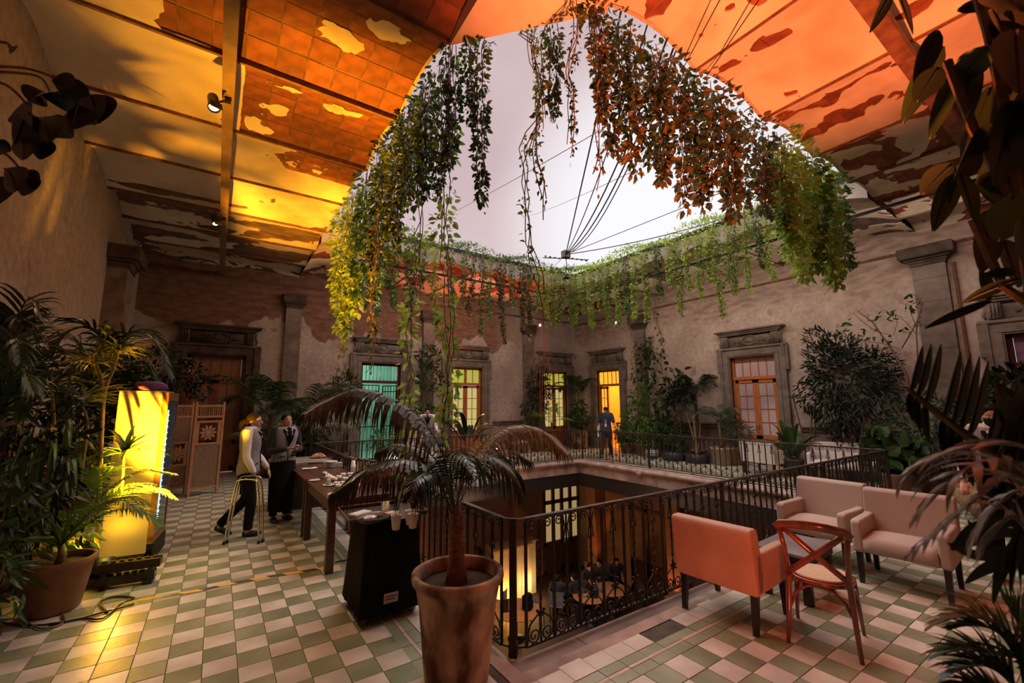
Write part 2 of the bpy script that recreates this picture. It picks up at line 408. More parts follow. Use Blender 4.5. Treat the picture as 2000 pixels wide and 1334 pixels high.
def stones(axis, a0, a1, e0, e1):
    a = a0
    while a < a1-.05:
        b_ = min(a+random.uniform(.7, 1.1), a1)
        if axis == 'x': st.box(a+.004, b_-.004, e0, e1, -.05, -.008+random.uniform(-.006, .002))
        else: st.box(e0, e1, a+.004, b_-.004, -.05, -.008+random.uniform(-.006, .002))
        a = b_
stones('x', 1.63, 10.1, 2.475, OY0+.22); stones('y', 2.7, 10.5, 1.63, OX0+.1); stones('x', 1.63, 10.1, OY1-.1, 10.82); stones('y', 2.7, 10.5, OX1-.1, 10.07)
st.obj('edge_stone', FSTONE, floor, kind='stuff')
# ledge: rounded nosing, stone fascia, black steel beam below
def prof_run(name, prof, mt, zoff=0, parent=None, label=None, cat=None, nosetag=False):
    """sweep a profile (outward offset into the opening, z) round the four sides of the opening"""
    cs = [(OX0, OY0, 1, 1), (OX1, OY0, -1, 1), (OX1, OY1, -1, -1), (OX0, OY1, 1, -1)]
    rs = [[Vector((x+sx*o, y+sy*o, z)) for o, z in prof] for x, y, sx, sy in cs]
    rs.append(rs[0]); mb = MB(); mb.rings(rs, cap=False, close=False)
    return mb.obj(name, mt, parent, smooth=False)
LEDGE = mat('ledge_stone', (.22, .15, .12), (.42, .31, .27), 3.5, .75, bump=.5, bscale=14, detail=9)
led = thing('trim_ledge', 'rounded stone ledge around the open courtyard well', 'ledge', kind='structure')
prof = [(-.05, .0), (.0, .0)]+[(.13*math.sin(a)+.02, -.085+.085*math.cos(a)) for a in [PI*k/8 for k in range(9)]]+[(.02, -.2), (.02, -.45), (-.05, -.45)]
lo_ = prof_run('ledge_moulding', prof, LEDGE, parent=led)
prof_run('steel_valance', [(-.05, -.44), (.055, -.44), (.055, -.46), (.045, -.46), (.045, -.80), (.07, -.80), (.07, -.82), (-.1, -.82), (-.1, -.44)], IRON, parent=led)
for cx in (8.7,):
    pass
q = MB(); q.ell((0, 0, 0), (.05, .1, .1)); q.ell((-.03, 0, -.01), (.04, .05, .05))
for yy in (4.2, 8.1): q.obj('carved_boss', LEDGE, led, True, loc=(OX1-.13, yy, -.12))
q.obj('carved_boss', LEDGE, led, True, loc=(6.9, OY1-.13, -.12))

# ------------------------------------------------------------------ walls with openings
def wall(name, label, axis, pos, thick, a0, a1, z0, z1, openings, mt, kind='structure'):
    mb = MB(); a = a0
    def bx(p0, p1, q0, q1):
        if axis == 'y': mb.box(p0, p1, min(pos, pos+thick), max(pos, pos+thick), q0, q1)
        else: mb.box(min(pos, pos+thick), max(pos, pos+thick), p0, p1, q0, q1)
    for c, w, b_, h in sorted(openings):
        bx(a, c-w/2, z0, z1); bx(c-w/2, c+w/2, h, z1)
        if b_ > z0: bx(c-w/2, c+w/2, z0, b_)
        a = c+w/2
    bx(a, a1, z0, z1)
    o = mb.obj(name, mt); return tag(o, label, 'wall', kind='structure')
DB = [(-.1, 1.3, 0, 3.1), (4.35, 1.3, 0, 3.1), (7.5, 1.3, 0, 3.1), (11.72, 1.3, 0, 3.1)]
DR = [(12.05, 1.25, 0, 3.1), (6.38, 1.3, 0, 3.12), (.78, 1.3, 0, 3.1)]
wall('wall_back', 'stained and peeling plaster wall with four doors, left of the far corner', 'y', YB, .45, XL-.4, XR+.5, -.02, 6.1, DB, WALL_BACK)
wall('wall_right', 'pale stained plaster wall with three doors, right of the far corner', 'x', XR, .45, YN-.4, YB, -.02, 6.1, DR, WALL_RIGHT)
wall('wall_left', 'smooth pale plaster wall behind the potted plants', 'x', XL, -.4, YN-.4, YB, -.02, 6.1, [], WALL_LEFT)
wall('wall_near', 'plaster wall behind the viewpoint', 'y', YN, -.4, XL, XR, -.02, 6.1, [], WALL_LEFT)

# dado rails (baseboard mouldings at 1.05 m) and picture rail
DADO = mat('dado_stone', (.10, .07, .06), (.2, .15, .13), 5, .8, bump=.3)
def rail_run(name, label, axis, pos, out, spans, z0, z1, mt=DADO):
    mb = MB()
    for a0, a1 in spans:
        pr = [(0, z0), (out*.4, z0), (out*.6, (z0+z1)/2), (out, z1-.03), (out, z1), (0, z1)]
        r0 = [Vector((a0, pos+o, z)) if axis == 'y' else Vector((pos+o, a0, z)) for o, z in pr]
        r1 = [Vector((a1, pos+o, z)) if axis == 'y' else Vector((pos+o, a1, z)) for o, z in pr]
        mb.rings([r0, r1])
    return tag(mb.obj(name, mt), label, 'moulding', kind='structure')
rail_run('baseboard_back', 'stone dado moulding along the back left wall', 'y', YB, -.09, [(XL, -1.25), (1.05, 3.2), (5.5, 6.35), (8.65, 10.6), (12.8, XR)], .98, 1.12)
rail_run('baseboard_right', 'stone dado moulding along the right wall', 'x', XR, -.09, [(YN, -.3), (1.9, 5.25), (7.5, 10.9), (13.2, YB)], 1.0, 1.14)
rail_run('trim_1', 'thin dark conduit rail high along the back wall', 'y', YB, -.06, [(XL, XR)], 5.26, 5.32, RUST)
rail_run('trim_2', 'thin dark conduit rail high along the right wall', 'x', XR, -.06, [(YN, YB)], 5.16, 5.22, RUST)

# ------------------------------------------------------------------ pilasters
def pilaster(n, label, axis, c, w, ztop, capw, caph, depth=.14, z0=0, mt=STONE, capmt=STONE_D):
    rz = 0 if axis == 'y' else -PI/2
    loc = (c, YB, 0) if axis == 'y' else (XR, c, 0)
    if axis == 'l': loc = (XL, c, 0); rz = PI/2
    t = thing('trim_pilaster', label, 'pilaster', loc, rz, kind='structure')
    s = MB(); z = z0; random.seed(int(c*10)+5)
    while z < ztop-.01:
        h = min(random.uniform(.5, .75), ztop-z); 
        if ztop-z-h < .2: h = ztop-z
        s.box(-w/2, w/2, -depth-random.uniform(0, .004), 0, z+.003, z+h-.003); z += h
    s.box(-w/2+.005, w/2-.005, -depth+.006, 0, z0, ztop)
    s.obj('shaft', mt, t)
    k = MB()
    pr = [(0, 0), (.02, .01), (.02, .06), (.0, .08)]
    k.box(-w/2-.02, w/2+.02, -depth-.03, 0, ztop, ztop+.06)
    for q, (e, za, zb) in enumerate(((.05, .06, .12), (.10, .12, .17), (capw/2-w/2, .17, caph))):
        k.box(-w/2-e, w/2+e, -depth-e-.01, 0, ztop+za, ztop+zb, ch=.02)
    k.obj('capital', capmt, t)
    if z0 == 0:
        b_ = MB(); b_.box(-w/2-.05, w/2+.05, -depth-.06, 0, 0, .3, ch=.02); b_.box(-w/2-.03, w/2+.03, -depth-.04, 0, .95, 1.12, ch=.02); b_.obj('plinth', mt, t)
    return t
pilaster(1, 'grey stone pilaster between the red-curtained door and the teal-lit doorway', 'y', 1.67, .42, 4.6, .6, .42)
pilaster(2, 'vine-hidden stone pilaster between the teal-lit and yellow-green doors', 'y', 5.95, .42, 4.6, .6, .42)
pilaster(3, 'stone pilaster left of the door in the far corner', 'y', 10.3, .5, 4.55, .7, .42)
pilaster(4, 'rounded stone pilaster right of the orange-lit doorway', 'x', 10.35, .45, 4.5, .75, .5)
pilaster(5, 'broad stone pilaster with dark capital on the right wall', 'x', 2.36, .55, 4.78, .92, .42, .16)
pilaster(6, 'broad stone pilaster with dark capital on the left wall', 'l', 10.9, .62, 4.35, .95, .42, .3)
pp = MB(); pp.tube([(XR-.05, 1.98, 4.75), (XR-.05, 1.98, 2.4), (XR-.05, 1.98, .3)], .03); tag(pp.obj('drain_pipe', RUST), 'thin dark drain pipe beside the broad pilaster on the right wall', 'pipe')

# ------------------------------------------------------------------ doors
GLASS_PK = mat('window_glass_painted_reflection', (.42, .36, .42), (.75, .60, .62), .8, .12, spec=.8, detail=1)  # pink reflections painted into the pane colour
CURT = mat('white_curtain', (.62, .57, .60), (.78, .74, .76), 8, .8, stretch=(6, 6, .2))
CURT_R = mat('brown_red_curtain', (.20, .085, .05), (.42, .20, .12), 6, .7, stretch=(9, 9, .3))
LIT_Y = mat('lit_pane_green_yellow', (.12, .12, .03), None, rough=.5, emis=(.33, .33, .04), estr=1)
LIT_YP = mat('lit_pane_pale_yellow', (.12, .12, .05), None, rough=.5, emis=(.44, .37, .13), estr=1)
LIT_O = mat('lit_pane_orange', (.4, .2, .02), None, rough=.5, emis=(1.0, .42, .03), estr=1.0)
def carve(mb, W_, z0, z1, yf):
    """relief panel: shell medallion, leaf scrolls and two consoles on the frieze"""
    cz = (z0+z1)/2; hh = (z1-z0)/2
    def ring(cx, cz_, rx, rz_, r, n=22, a0=0, a1=2*PI):
        mb.tube([(cx+rx*math.cos(a0+(a1-a0)*k/n), yf-.01, cz_+rz_*math.sin(a0+(a1-a0)*k/n)) for k in range(n+1)], r, 6)
    ring(0, cz, .2, hh*.82, .022); ring(0, cz, .15, hh*.6, .012)
    mb.ell((0, yf, cz), (.14, .05, hh*.55))
    for k in range(7):
        a = PI*(.1+.8*k/6); mb.tube([(0, yf-.045, cz-hh*.4), (.13*math.cos(a), yf-.03, cz-hh*.3+hh*.85*math.sin(a))], [.006, .016], 5)
    for s in (-1, 1):
        for k in range(5):
            x = s*(.26+.045*k); mb.tube([(x-s*.03, yf, cz-hh*.7+.02*k), (x, yf-.03, cz-.02*k+.02), (x+s*.05, yf-.01, cz+hh*(.75-.14*k))], [.012, .022, .008], 5)
        ring(s*.3, cz-hh*.45, .06, .05, .014, 12, 0, 1.6*PI)
        x = s*(W_/2+.08)
        mb.box(x-.1, x+.1, yf-.06, yf+.02, z0, z1, ch=.015)
        for k in (-1, 0, 1): mb.tube([(x+k*.05, yf-.06, z0+.03), (x+k*.05, yf-.085, cz), (x+k*.05, yf-.07, z1-.02)], [.012, .02, .024], 6)
        mb.tube([(x+s*.13, yf, z0), (x+s*.16, yf-.02, z0+hh*.5), (x+s*.11, yf-.02, cz+.05), (x+s*.15, yf, z1)], [.02, .035, .03, .02], 6)
def door(n, label, axis, c, W_=1.3, H=3.1, style='pink', curtain=CURT, wood=WOOD_OR, pane=None, small=False, stone=STONE):
    rz = 0 if axis == 'y' else -PI/2; loc = (c, YB, 0) if axis == 'y' else (XR, c, 0)
    t = thing('door_%d' % n, label, 'door', loc, rz, kind='structure')
    j = .27
    s = MB()
    for q in (-1, 1):
        x0, x1 = sorted((q*W_/2, q*(W_/2+j)))
        s.box(x0, x1, -.10, .3, 0, H+.28)
        s.box(min(q*(W_/2+.03), q*(W_/2+.12)), max(q*(W_/2+.03), q*(W_/2+.12)), -.125, 0, 0, H+.03, ch=.01)
        s.box(min(q*(W_/2+j-.07), q*(W_/2+j+.02)), max(q*(W_/2+j-.07), q*(W_/2+j+.02)), -.135, 0, 1.1, H+.28, ch=.01)
        s.box(min(q*(W_/2+j), q*(W_/2+j+.09)), max(q*(W_/2+j), q*(W_/2+j+.09)), -.12, 0, H-.45, H+.28, ch=.01)   # ears
        s.box(min(q*(W_/2-.01), q*(W_/2+j+.05)), max(q*(W_/2-.01), q*(W_/2+j+.05)), -.16, 0, 0, .95, ch=.02)
    s.box(-W_/2, W_/2, -.10, .3, H, H+.28); s.box(-W_/2-.12, W_/2+.12, -.125, 0, H+.03, H+.11, ch=.01); s.box(-W_/2-j-.07, W_/2+j+.07, -.14, 0, H+.23, H+.30, ch=.012)
    s.obj('stone_surround', stone, t)
    f = MB(); z0, z1 = H+.30, H+.66
    f.box(-W_/2-.16, W_/2+.16, -.09, 0, z0, z1); carve(f, W_, z0+.02, z1-.01, -.09)
    f.obj('carved_frieze', stone, t, True)
    k = MB()
    for e, dz0, dz1 in ((.20, 0, .05), (.26, .05, .10), (.34, .10, .155)):
        k.box(-W_/2-e, W_/2+e, -.06-e*.62, 0, z1+dz0, z1+dz1, ch=.012)
    k.obj('cornice', STONE_D if stone is STONE_D else stone, t)
    # wooden frame
    fw = .075; y0, y1 = .05, .13; zt = 2.45
    w = MB()
    for q in (-1, 1): w.box(min(q*W_/2, q*(W_/2-fw)), max(q*W_/2, q*(W_/2-fw)), y0, y1, 0, H)
    w.box(-W_/2, W_/2, y0, y1, H-fw, H); w.box(-W_/2, W_/2, y0-.02, y1, zt, zt+.09)
    xs = W_/2-fw; npan = 5 if style != 'split' else 4
    if style in ('pink', 'dark', 'open_orange'):
        for i in range(1, npan): x = -xs+2*xs*i/npan; w.box(x-.014, x+.014, y0+.02, y1-.02, zt+.09, H-fw)
    if style == 'split':
        w.box(-.05, .05, y0, y1, zt+.09, H-fw)
        for x in (-xs/2-.02, xs/2+.02): w.box(x-.012, x+.012, y0+.02, y1-.02, zt+.09, H-fw)
    w.obj('door_frame', wood, t)
    if style != 'open_teal':
        for i in range(npan):
            a, b_ = -xs+2*xs*i/npan, -xs+2*xs*(i+1)/npan
            p = MB(); p.box(a+.012, b_-.012, y0+.035, y0+.043, zt+.09, H-fw); p.obj('transom_pane', pane if pane else GLASS_PK, t)
    else:
        gr = MB()
        for i in range(11): x = -xs+2*xs*i/10; gr.tube([(x, y0+.02, zt+.09), (x, y0+.02, H-fw)], .009, 6)
        gr.obj('transom_grille', IRON, t)
    def leaf(x0, x1, rot=0, wd=wood, pn=None, hinge=None):
        lf = MB(); sw = .085; zb, ztp = .02, zt-.01; W2 = x1-x0
        m = Matrix.Identity(4)
        if rot: hx = x0 if hinge == 'l' else x1; m = Matrix.Translation((hx, y0+.03, 0)) @ Matrix.Rotation(rot, 4, 'Z') @ Matrix.Translation((-hx, -y0-.03, 0))
        for a, b_, c_, d in ((x0, x0+sw, zb, ztp), (x1-sw, x1, zb, ztp), (x0, x1, zb, zb+.14), (x0, x1, .74, .84), (x0, x1, ztp-.09, ztp)):
            lf.box(a, b_, y0+.01, y0+.055, c_, d, m)
        lf.box(x0+sw, x1-sw, y0+.025, y0+.042, zb+.14, .74, m); lf.box(x0+sw+.04, x1-sw-.04, y0+.012, y0+.045, zb+.2, .68, m, ch=.01)
        mx_ = (x0+x1)/2; lf.box(mx_-.011, mx_+.011, y0+.015, y0+.05, .84, ztp-.09, m)
        for i in range(1, 4): z = .84+(ztp-.09-.84)*i/4; lf.box(x0+sw, x1-sw, y0+.015, y0+.05, z-.011, z+.011, m)
        o = lf.obj('door_leaf', wd, t)
        for a, b_ in ((x0+sw, mx_-.011), (mx_+.011, x1-sw)):
            for i in range(4):
                za = .84+(ztp-.09-.84)*i/4+.011; zb_ = .84+(ztp-.09-.84)*(i+1)/4-.011
                p = MB(); p.box(a, b_, y0+.03, y0+.036, za, zb_, m); p.obj('pane', pn or pane or GLASS_PK, o)
        h = MB(); hx = x1-.04 if x0 < 0 else x0+.04; h.tube([(hx, y0, 1.02), (hx, y0-.04, 1.02), (hx, y0-.04, 1.13), (hx, y0, 1.13)], .009, 6)
        hm = h.obj('handle', CHROME, o); 
        return o
    if style in ('pink', 'dark', 'split'):
        leaf(-xs, -.003); leaf(.003, xs)
        if curtain:
            cu = MB(); n_ = 60
            cu.rings([[Vector((-xs+2*xs*i/n_, y1+.05+.018*math.sin(i*1.3), z)) for i in range(n_+1)] for z in (.1, H-.05)], cap=False, close=False)
            cu.obj('curtain', curtain, t, True)
    return t, leaf, xs
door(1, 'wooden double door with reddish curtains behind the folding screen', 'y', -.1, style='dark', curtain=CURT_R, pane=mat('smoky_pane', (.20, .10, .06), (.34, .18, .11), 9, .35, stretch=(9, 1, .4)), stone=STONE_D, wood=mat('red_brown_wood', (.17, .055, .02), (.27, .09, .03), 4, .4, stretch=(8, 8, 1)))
t2, leaf2, xs2 = door(2, 'open doorway glowing teal with a black iron gate', 'y', 4.35, style='open_teal', wood=mat('dark_brown_wood', (.06, .025, .015), (.10, .04, .02), 5, .5))
t3, _, _ = door(3, 'orange wooden double door with yellow-green lit panes', 'y', 7.5, style='split', curtain=None, pane=LIT_YP)
t4, _, _ = door(4, 'orange wooden door with lit yellow panes in the far corner', 'y', 11.72, style='split', curtain=None, pane=LIT_YP)
for tt in (t3, t4):
    for ch in tt.children:
        if ch.name.startswith('transom_pane'): ch.data.materials[0] = LIT_Y
t5, leaf5, xs5 = door(5, 'doorway glowing orange with one glazed leaf, behind the man in navy', 'x', 12.05, W_=1.25, style='open_orange', pane=LIT_O)
leaf5(-xs5, -.1, 0, WOOD_OR, LIT_O); 
door(6, 'orange wooden glazed double door with white curtains on the right wall', 'x', 6.38, H=3.12, style='pink')
door(7, 'dark wooden glazed door at the right edge, beyond the broad pilaster', 'x', .78, style='dark', curtain=CURT_R, wood=mat('dark_red_wood', (.06, .02, .01), (.11, .04, .02), 4, .4), pane=mat('violet_pane', (.20, .13, .22), (.34, .22, .32), 6, .15))
# iron gate leaves of the teal doorway
gt = MB(); zt = 2.4
def gate_leaf(x0, x1, rot, hx):
    g_ = MB(); m = Matrix.Translation((hx, .1, 0)) @ Matrix.Rotation(rot, 4, 'Z') @ Matrix.Translation((-hx, -.1, 0))
    g_.box(x0, x0+.03, .09, .12, .05, zt, m); g_.box(x1-.03, x1, .09, .12, .05, zt, m)
    for z in (.05, 1.05, zt-.22, zt-.03): g_.box(x0, x1, .09, .12, z, z+.03, m)
    n_ = 5
    for i in range(1, n_): x = x0+(x1-x0)*i/n_; g_.box(x-.007, x+.007, .098, .112, .05, zt, m)
    g_.obj('iron_gate_leaf', IRON, t2)
gate_leaf(-xs2, -.02, -.15, -xs2); gate_leaf(.0, xs2, -.95, xs2)
TEAL = mat('teal_painted_room', (.34, .54, .45), (.42, .62, .52), 2, .7)
AMB = mat('ochre_painted_room', (.75, .45, .12), (.85, .52, .16), 2, .7)
def roombox(name, label, axis, c, mt, w=2.6, dep=2.4, h=3.6):
    mb = MB(); y0 = .46
    for a in ((-w/2, w/2, y0+dep, y0+dep+.05, 0, h), (-w/2-.05, -w/2, y0, y0+dep, 0, h), (w/2, w/2+.05, y0, y0+dep, 0, h), (-w/2, w/2, y0, y0+dep, h, h+.05), (-w/2, w/2, y0-.4, y0+dep, -.1, -.002)): mb.box(*a)
    o = mb.obj(name, mt); rz = 0 if axis == 'y' else -PI/2; o.location = (c, YB, 0) if axis == 'y' else (XR, c, 0); o.rotation_euler = (0, 0, rz)
    return tag(o, label, 'wall', kind='structure')
roombox('wall_teal_room', 'teal painted walls of the lit room seen through the gated doorway', 'y', 4.35, TEAL)
point('teal_room_lamp', (4.0, YB+1.6, 2.9), 40, (.75, 1, .88), .15)
roombox('wall_amber_room', 'bright ochre walls of the lit room behind the man in navy', 'x', 12.05, AMB)
point('amber_room_lamp', (XR+1.5, 11.6, 2.8), 150, (1, .62, .16), .15)
nt2 = MB(); nt2.box(-.11, .11, 0, .004, 0, .15); o = nt2.obj('paper_notice', WHITE); o.location = (7.3, YB+.05, 1.32); tag(o, 'white paper notice on the glass of the yellow-green door', 'notice')
# ------------------------------------------------------------------ ceiling: shallow brick vaults between joists
ceil = thing('ceiling', 'shallow vaulted ceiling of terracotta tiles under peeling plaster', 'ceiling', kind='structure')
RISE = .16
JL = [-1.9, -.7, .75, 2.25, 3.72, 5.27, 6.76, 8.28, 9.88, 11.3, 12.7, 14.0]
JN = [1.75, 2.78, 4.28, 5.84, 7.45, 8.85, 10.3, 11.6, 12.9]
JF = [1.75, 3.0, 4.45, 5.9, 7.35, 8.8, 10.2, 11.6, 12.9]
JR = [2.5, 3.9, 5.3, 6.7, 8.1, 9.4, 10.6]
def arc(js, a):
    for k in range(len(js)-1):
        if a <= js[k+1]+1e-6:
            t = (a-js[k])/(js[k+1]-js[k]); return RISE*(1-(2*t-1)**2)
    return 0
def nz3(x, y, s, o=0): return noise.fractal(Vector((x*s+o, y*s-o, o*.7)), .45, 2.1, 6)*.8
def f_left(x, y):   # >0 plaster present
    b = .42
    if y < 6.76 and y > 3.72: b = -.75 if x > -.02 else .5
    if 5.27 < y < 6.76 and x > -.02: b = -.7
    if 6.76 < y < 7.75: b = -(x-.35)*.9+.45*abs(y-6.8)+.05 if x > .1 else .5
    if y <= 3.72: b = -.45 if x > -.9+.35*nz3(x, y, .8, 3) else .45
    if 3.72 < y < 5.27: b = -.75 if x > -.75+.2*nz3(x, y, 1.1, 9) else .5
    if y > 9.6: b = -.02 + .75*noise.noise(Vector((x*.55, y*3.2, 4.))); return b+.55*nz3(x*.7, y*2.4, 1.2, 7)
    b += .28*nz3(x, y, 3.5, 21)
    for (px_, py_, r_) in ((.75, 4.5, .15), (.25, 6.2, .13), (1.0, 5.7, .12), (.4, 5.6, .10), (1.2, 4.1, .11), (-.3, 4.3, .12), (1.45, 6.5, .12), (.12, 6.55, .12)):
        d = math.hypot((x-px_)*.7, y-py_)
        d += .16*nz3(x, y, 2.2, px_*9); 
        if d < r_*1.6: b = max(b, (r_*.8-d)*4)
    return b+.5*nz3(x, y, 1.5, 1)
def f_near(x, y):
    n = 1.05*noise.noise(Vector((x*2.7+.6, y*2.3, 2.2)))+.45*nz3(x, y, 4, 5)
    b = .42
    if 7.45 < x < 8.85: b = .12 if y > 1.2 else -.05
    if x >= 8.85: return .10+.8*noise.noise(Vector((x*2.6, y*1.1, 8.)))+.5*nz3(x*1.5, y, 1.6, 2)
    if abs(y-2.1) < .3: b -= .1
    return b+n*.95
def f_far(x, y): return .05+.8*nz3(x, y, 1.1, 12)
def f_corner(x, y): return .5+.3*nz3(x, y, 2, 5)
def region(x0, x1, y0, y1, js, ax, fld, cell, base, zz=0):
    def z_(x, y): return ZC+arc(js, y if ax == 'y' else x)+zz
    mb = MB(); c2 = .14 if cell < .1 else .2
    nx, ny = max(1, int((x1-x0)/(c2 if ax == 'x' else 1))), max(1, int((y1-y0)/(c2 if ax == 'y' else 1)))
    for i in range(nx+1):
        for j in range(ny+1):
            x, y = x0+(x1-x0)*i/nx, y0+(y1-y0)*j/ny; mb.v.append((x, y, z_(x, y)+.02))
    for i in range(nx):
        for j in range(ny): a = i*(ny+1)+j; mb.f.append((a, a+1, a+ny+2, a+ny+1))
    mb.obj('vault', base, ceil, True)
    pl = MB(); nx, ny = int((x1-x0)/cell)+1, int((y1-y0)/cell)+1
    gx = [x0+(x1-x0)*i/nx for i in range(nx+1)]; gy = [y0+(y1-y0)*j/ny for j in range(ny+1)]
    F = [[fld(x, y) for y in gy] for x in gx]
    for i in range(nx):
        for j in range(ny):
            cs = [(gx[i], gy[j], F[i][j]), (gx[i], gy[j+1], F[i][j+1]), (gx[i+1], gy[j+1], F[i+1][j+1]), (gx[i+1], gy[j], F[i+1][j])]
            s = sum(c[2] > 0 for c in cs)
            if s == 0: continue
            if s == 4: poly = [(c[0], c[1]) for c in cs]
            else:
                poly = []
                for k in range(4):
                    a, b_ = cs[k], cs[(k+1) % 4]
                    if a[2] > 0: poly.append((a[0], a[1]))
                    if (a[2] > 0) != (b_[2] > 0):
                        t = a[2]/(a[2]-b_[2]); poly.append((a[0]+(b_[0]-a[0])*t, a[1]+(b_[1]-a[1])*t))
            b0 = len(pl.v); pl.v += [(x, y, z_(x, y)) for x, y in poly]; pl.f.append(tuple(range(b0, b0+len(poly))))
            if s < 4:  # broken edge has thickness
                for k in range(len(poly)):
                    (xa, ya), (xb, yb) = poly[k], poly[(k+1) % len(poly)]
                    if not ((xa in gx and xb == xa) or (ya in gy and yb == ya)):
                        pl.add([(xa, ya, z_(xa, ya)), (xb, yb, z_(xb, yb)), (xb, yb, z_(xb, yb)+.019), (xa, ya, z_(xa, ya)+.019)], [(0, 1, 2, 3)])
    pl.obj('peeling_plaster', PLASTER, ceil)
region(XL, OX0, YN, 3.72, JL, 'y', f_left, .06, DARKV)
region(XL, OX0, 3.72, 9.0, JL, 'y', f_left, .042, DARKV)
region(XL, OX0, 9.0, YB, JL, 'y', f_left, .06, DARKV)
region(OX0, XR, YN, OY0, JN, 'x', f_near, .055, REDV)
region(OX0, XR, OY1, YB, JF, 'x', f_far, .12, REDV)
region(OX1, XR, OY0, OY1, JR, 'y', f_far, .14, DARKV)
# chamfered near corner of the opening
cb_ = MB(); A, B_, C_ = (OX0-.02, 3.72), (OX0-.02, OY0-.02), (2.85, OY0-.02)
edge = [(OX0+(2.85-OX0)*k/12, 3.72+(OY0-3.72)*k/12) for k in range(13)]
poly = [(OX0-.03, OY0-.03)]+[(x, y) for x, y in reversed(edge)]
vb = [(x, y, ZC-.03+.09*(1-(2*k/12-1)**2)*-1*0) for k, (x, y) in enumerate(poly)]
cb_.prism(poly, ZC-.045, ZC+.5); cb_.obj('corner_vault_plaster', PLASTER, ceil)
# bared terracotta tiles
tb = MB(); tb.box(-.143, .143, -.143, .143, 0, .02, ch=.004); tme = tb.mesh('ceiling_tile', TERRA)
cnt = 0; cand = []
def tile_area(x0, x1, y0, y1, js, ax, fld):
    ks = js
    for k in range(len(ks)-1):
        a0, a1 = ks[k], ks[k+1]
        lo, hi = (y0, y1) if ax == 'y' else (x0, x1)
        if a1 <= lo+.01 or a0 >= hi-.01: continue
        n_ = max(1, round((a1-a0-.06)/.3)); st_ = (a1-a0-.06)/n_
        m0, m1 = (x0, x1) if ax == 'y' else (y0, y1); m = m1-.15
        while m > m0:
            for q in range(n_):
                a = a0+.03+st_*(q+.5); x, y = (m, a) if ax == 'y' else (a, m)
                if not (x0 < x < x1 and y0 < y < y1): continue
                if min(fld(x+dx, y+dy) for dx in (-.15, 0, .15) for dy in (-.15, 0, .15)) > .02: continue
                v = Vector((x, y, ZC))-CAMP; zc = v.dot(FW)
                if zc < .3: continue
                u, w = v.dot(RT)/zc*FPX, v.dot(DN)/zc*FPX
                if abs(u) > 1040 or abs(w) > 710: continue
                t = (a-a0)/(a1-a0); sl = math.atan(RISE*4*(1-2*t)/(a1-a0))
                cand.append((v.length, x, y, ZC+RISE*(1-(2*t-1)**2)+.006, sl, ax, st_))
            m -= .298
tile_area(XL, OX0, YN, 9.0, JL, 'y', f_left); tile_area(OX0, 10.3, YN, OY0, JN, 'x', f_near)
cand.sort()
for d, x, y, z, sl, ax, st_ in cand[:300]:
    o = bpy.data.objects.new('ceiling_tile', tme); C.objects.link(o); o.parent = ceil
    o.location = (x, y, z+random.uniform(-.002, .003)); o.rotation_euler = (sl, 0, 0) if ax == 'y' else (0, -sl, 0)
    o.scale = (1, min(1, st_/.292), 1) if ax == 'y' else (min(1, st_/.292), 1, 1)
# joists: thin steel flanges along every bay line
for js, ax, a0, a1 in ((JL, 'y', XL, OX0), (JN, 'x', YN, OY0), (JF, 'x', OY1, YB), (JR, 'y', OX1, XR)):
    for a in js[1:-1]:
        q = MB()
        jw = .018 if js is JL else .010
        if ax == 'y': q.box(a0, a1+.0, a-jw, a+jw, ZC-.025, ZC+.05)
        else: q.box(a-jw, a+jw, a0, a1, ZC-.02, ZC+.05)
        q.obj('joist', RUST, ceil)
# roof slab over the vaults, wavy stone fascia round the opening
rf = thing('trim_roof_edge', 'weathered wavy plaster edge of the roof round the open sky', 'roof edge', kind='structure')
FAS = mat('roof_edge_plaster', (.38, .31, .27), (.60, .51, .45), 3, .85, bump=.4, bscale=12, detail=8)
TAR = mat('black_tar_rim', (.03, .03, .035), None, rough=.8)
def fascia(ax, pos, out, a0, a1, js):
    n_ = 90; mb = MB(); r0, r1, r2, r3 = [], [], [], []
    for k in range(n_+1):
        a = a0+(a1-a0)*k/n_; zb = ZC+arc(js, a)-.01+.012*noise.noise(Vector((a*3, pos, 0)))
        for r, o_, z in ((r0, out, zb), (r1, 0, zb), (r2, 0, 6.08), (r3, out, 6.08)):
            r.append(Vector((a, pos+o_, z)) if ax == 'y' else Vector((pos+o_, a, z)))
    mb.rings([r0, r1, r2, r3], cap=False, close=False)
    mb.obj('fascia', FAS, rf); t = MB(); b0, b1 = sorted((-out*.1, out))
    if ax == 'y': t.box(a0-.05, a1+.05, pos+b0, pos+b1, 6.08, 6.17)
    else: t.box(pos+b0, pos+b1, a0-.05, a1+.05, 6.08, 6.17)
    t.obj('tar_rim', TAR, rf)
fascia('y', OY1, .3, OX0, OX1, JF); fascia('x', OX1, .3, OY0, OY1, JR)
fascia('x', OX0, -.04, 3.72, OY1, JL); fascia('y', OY0, -.04, 2.85, OX1, JN)
q = MB(); q.box(XL, XR, YN, OY0-.01, 5.95, 6.1); q.box(XL, XR, OY1+.01, YB, 5.95, 6.1); q.box(XL, OX0-.01, OY0, OY1, 5.95, 6.1); q.box(OX1+.01, XR, OY0, OY1, 5.95, 6.1)
q.obj('roof_slab', FAS, rf)

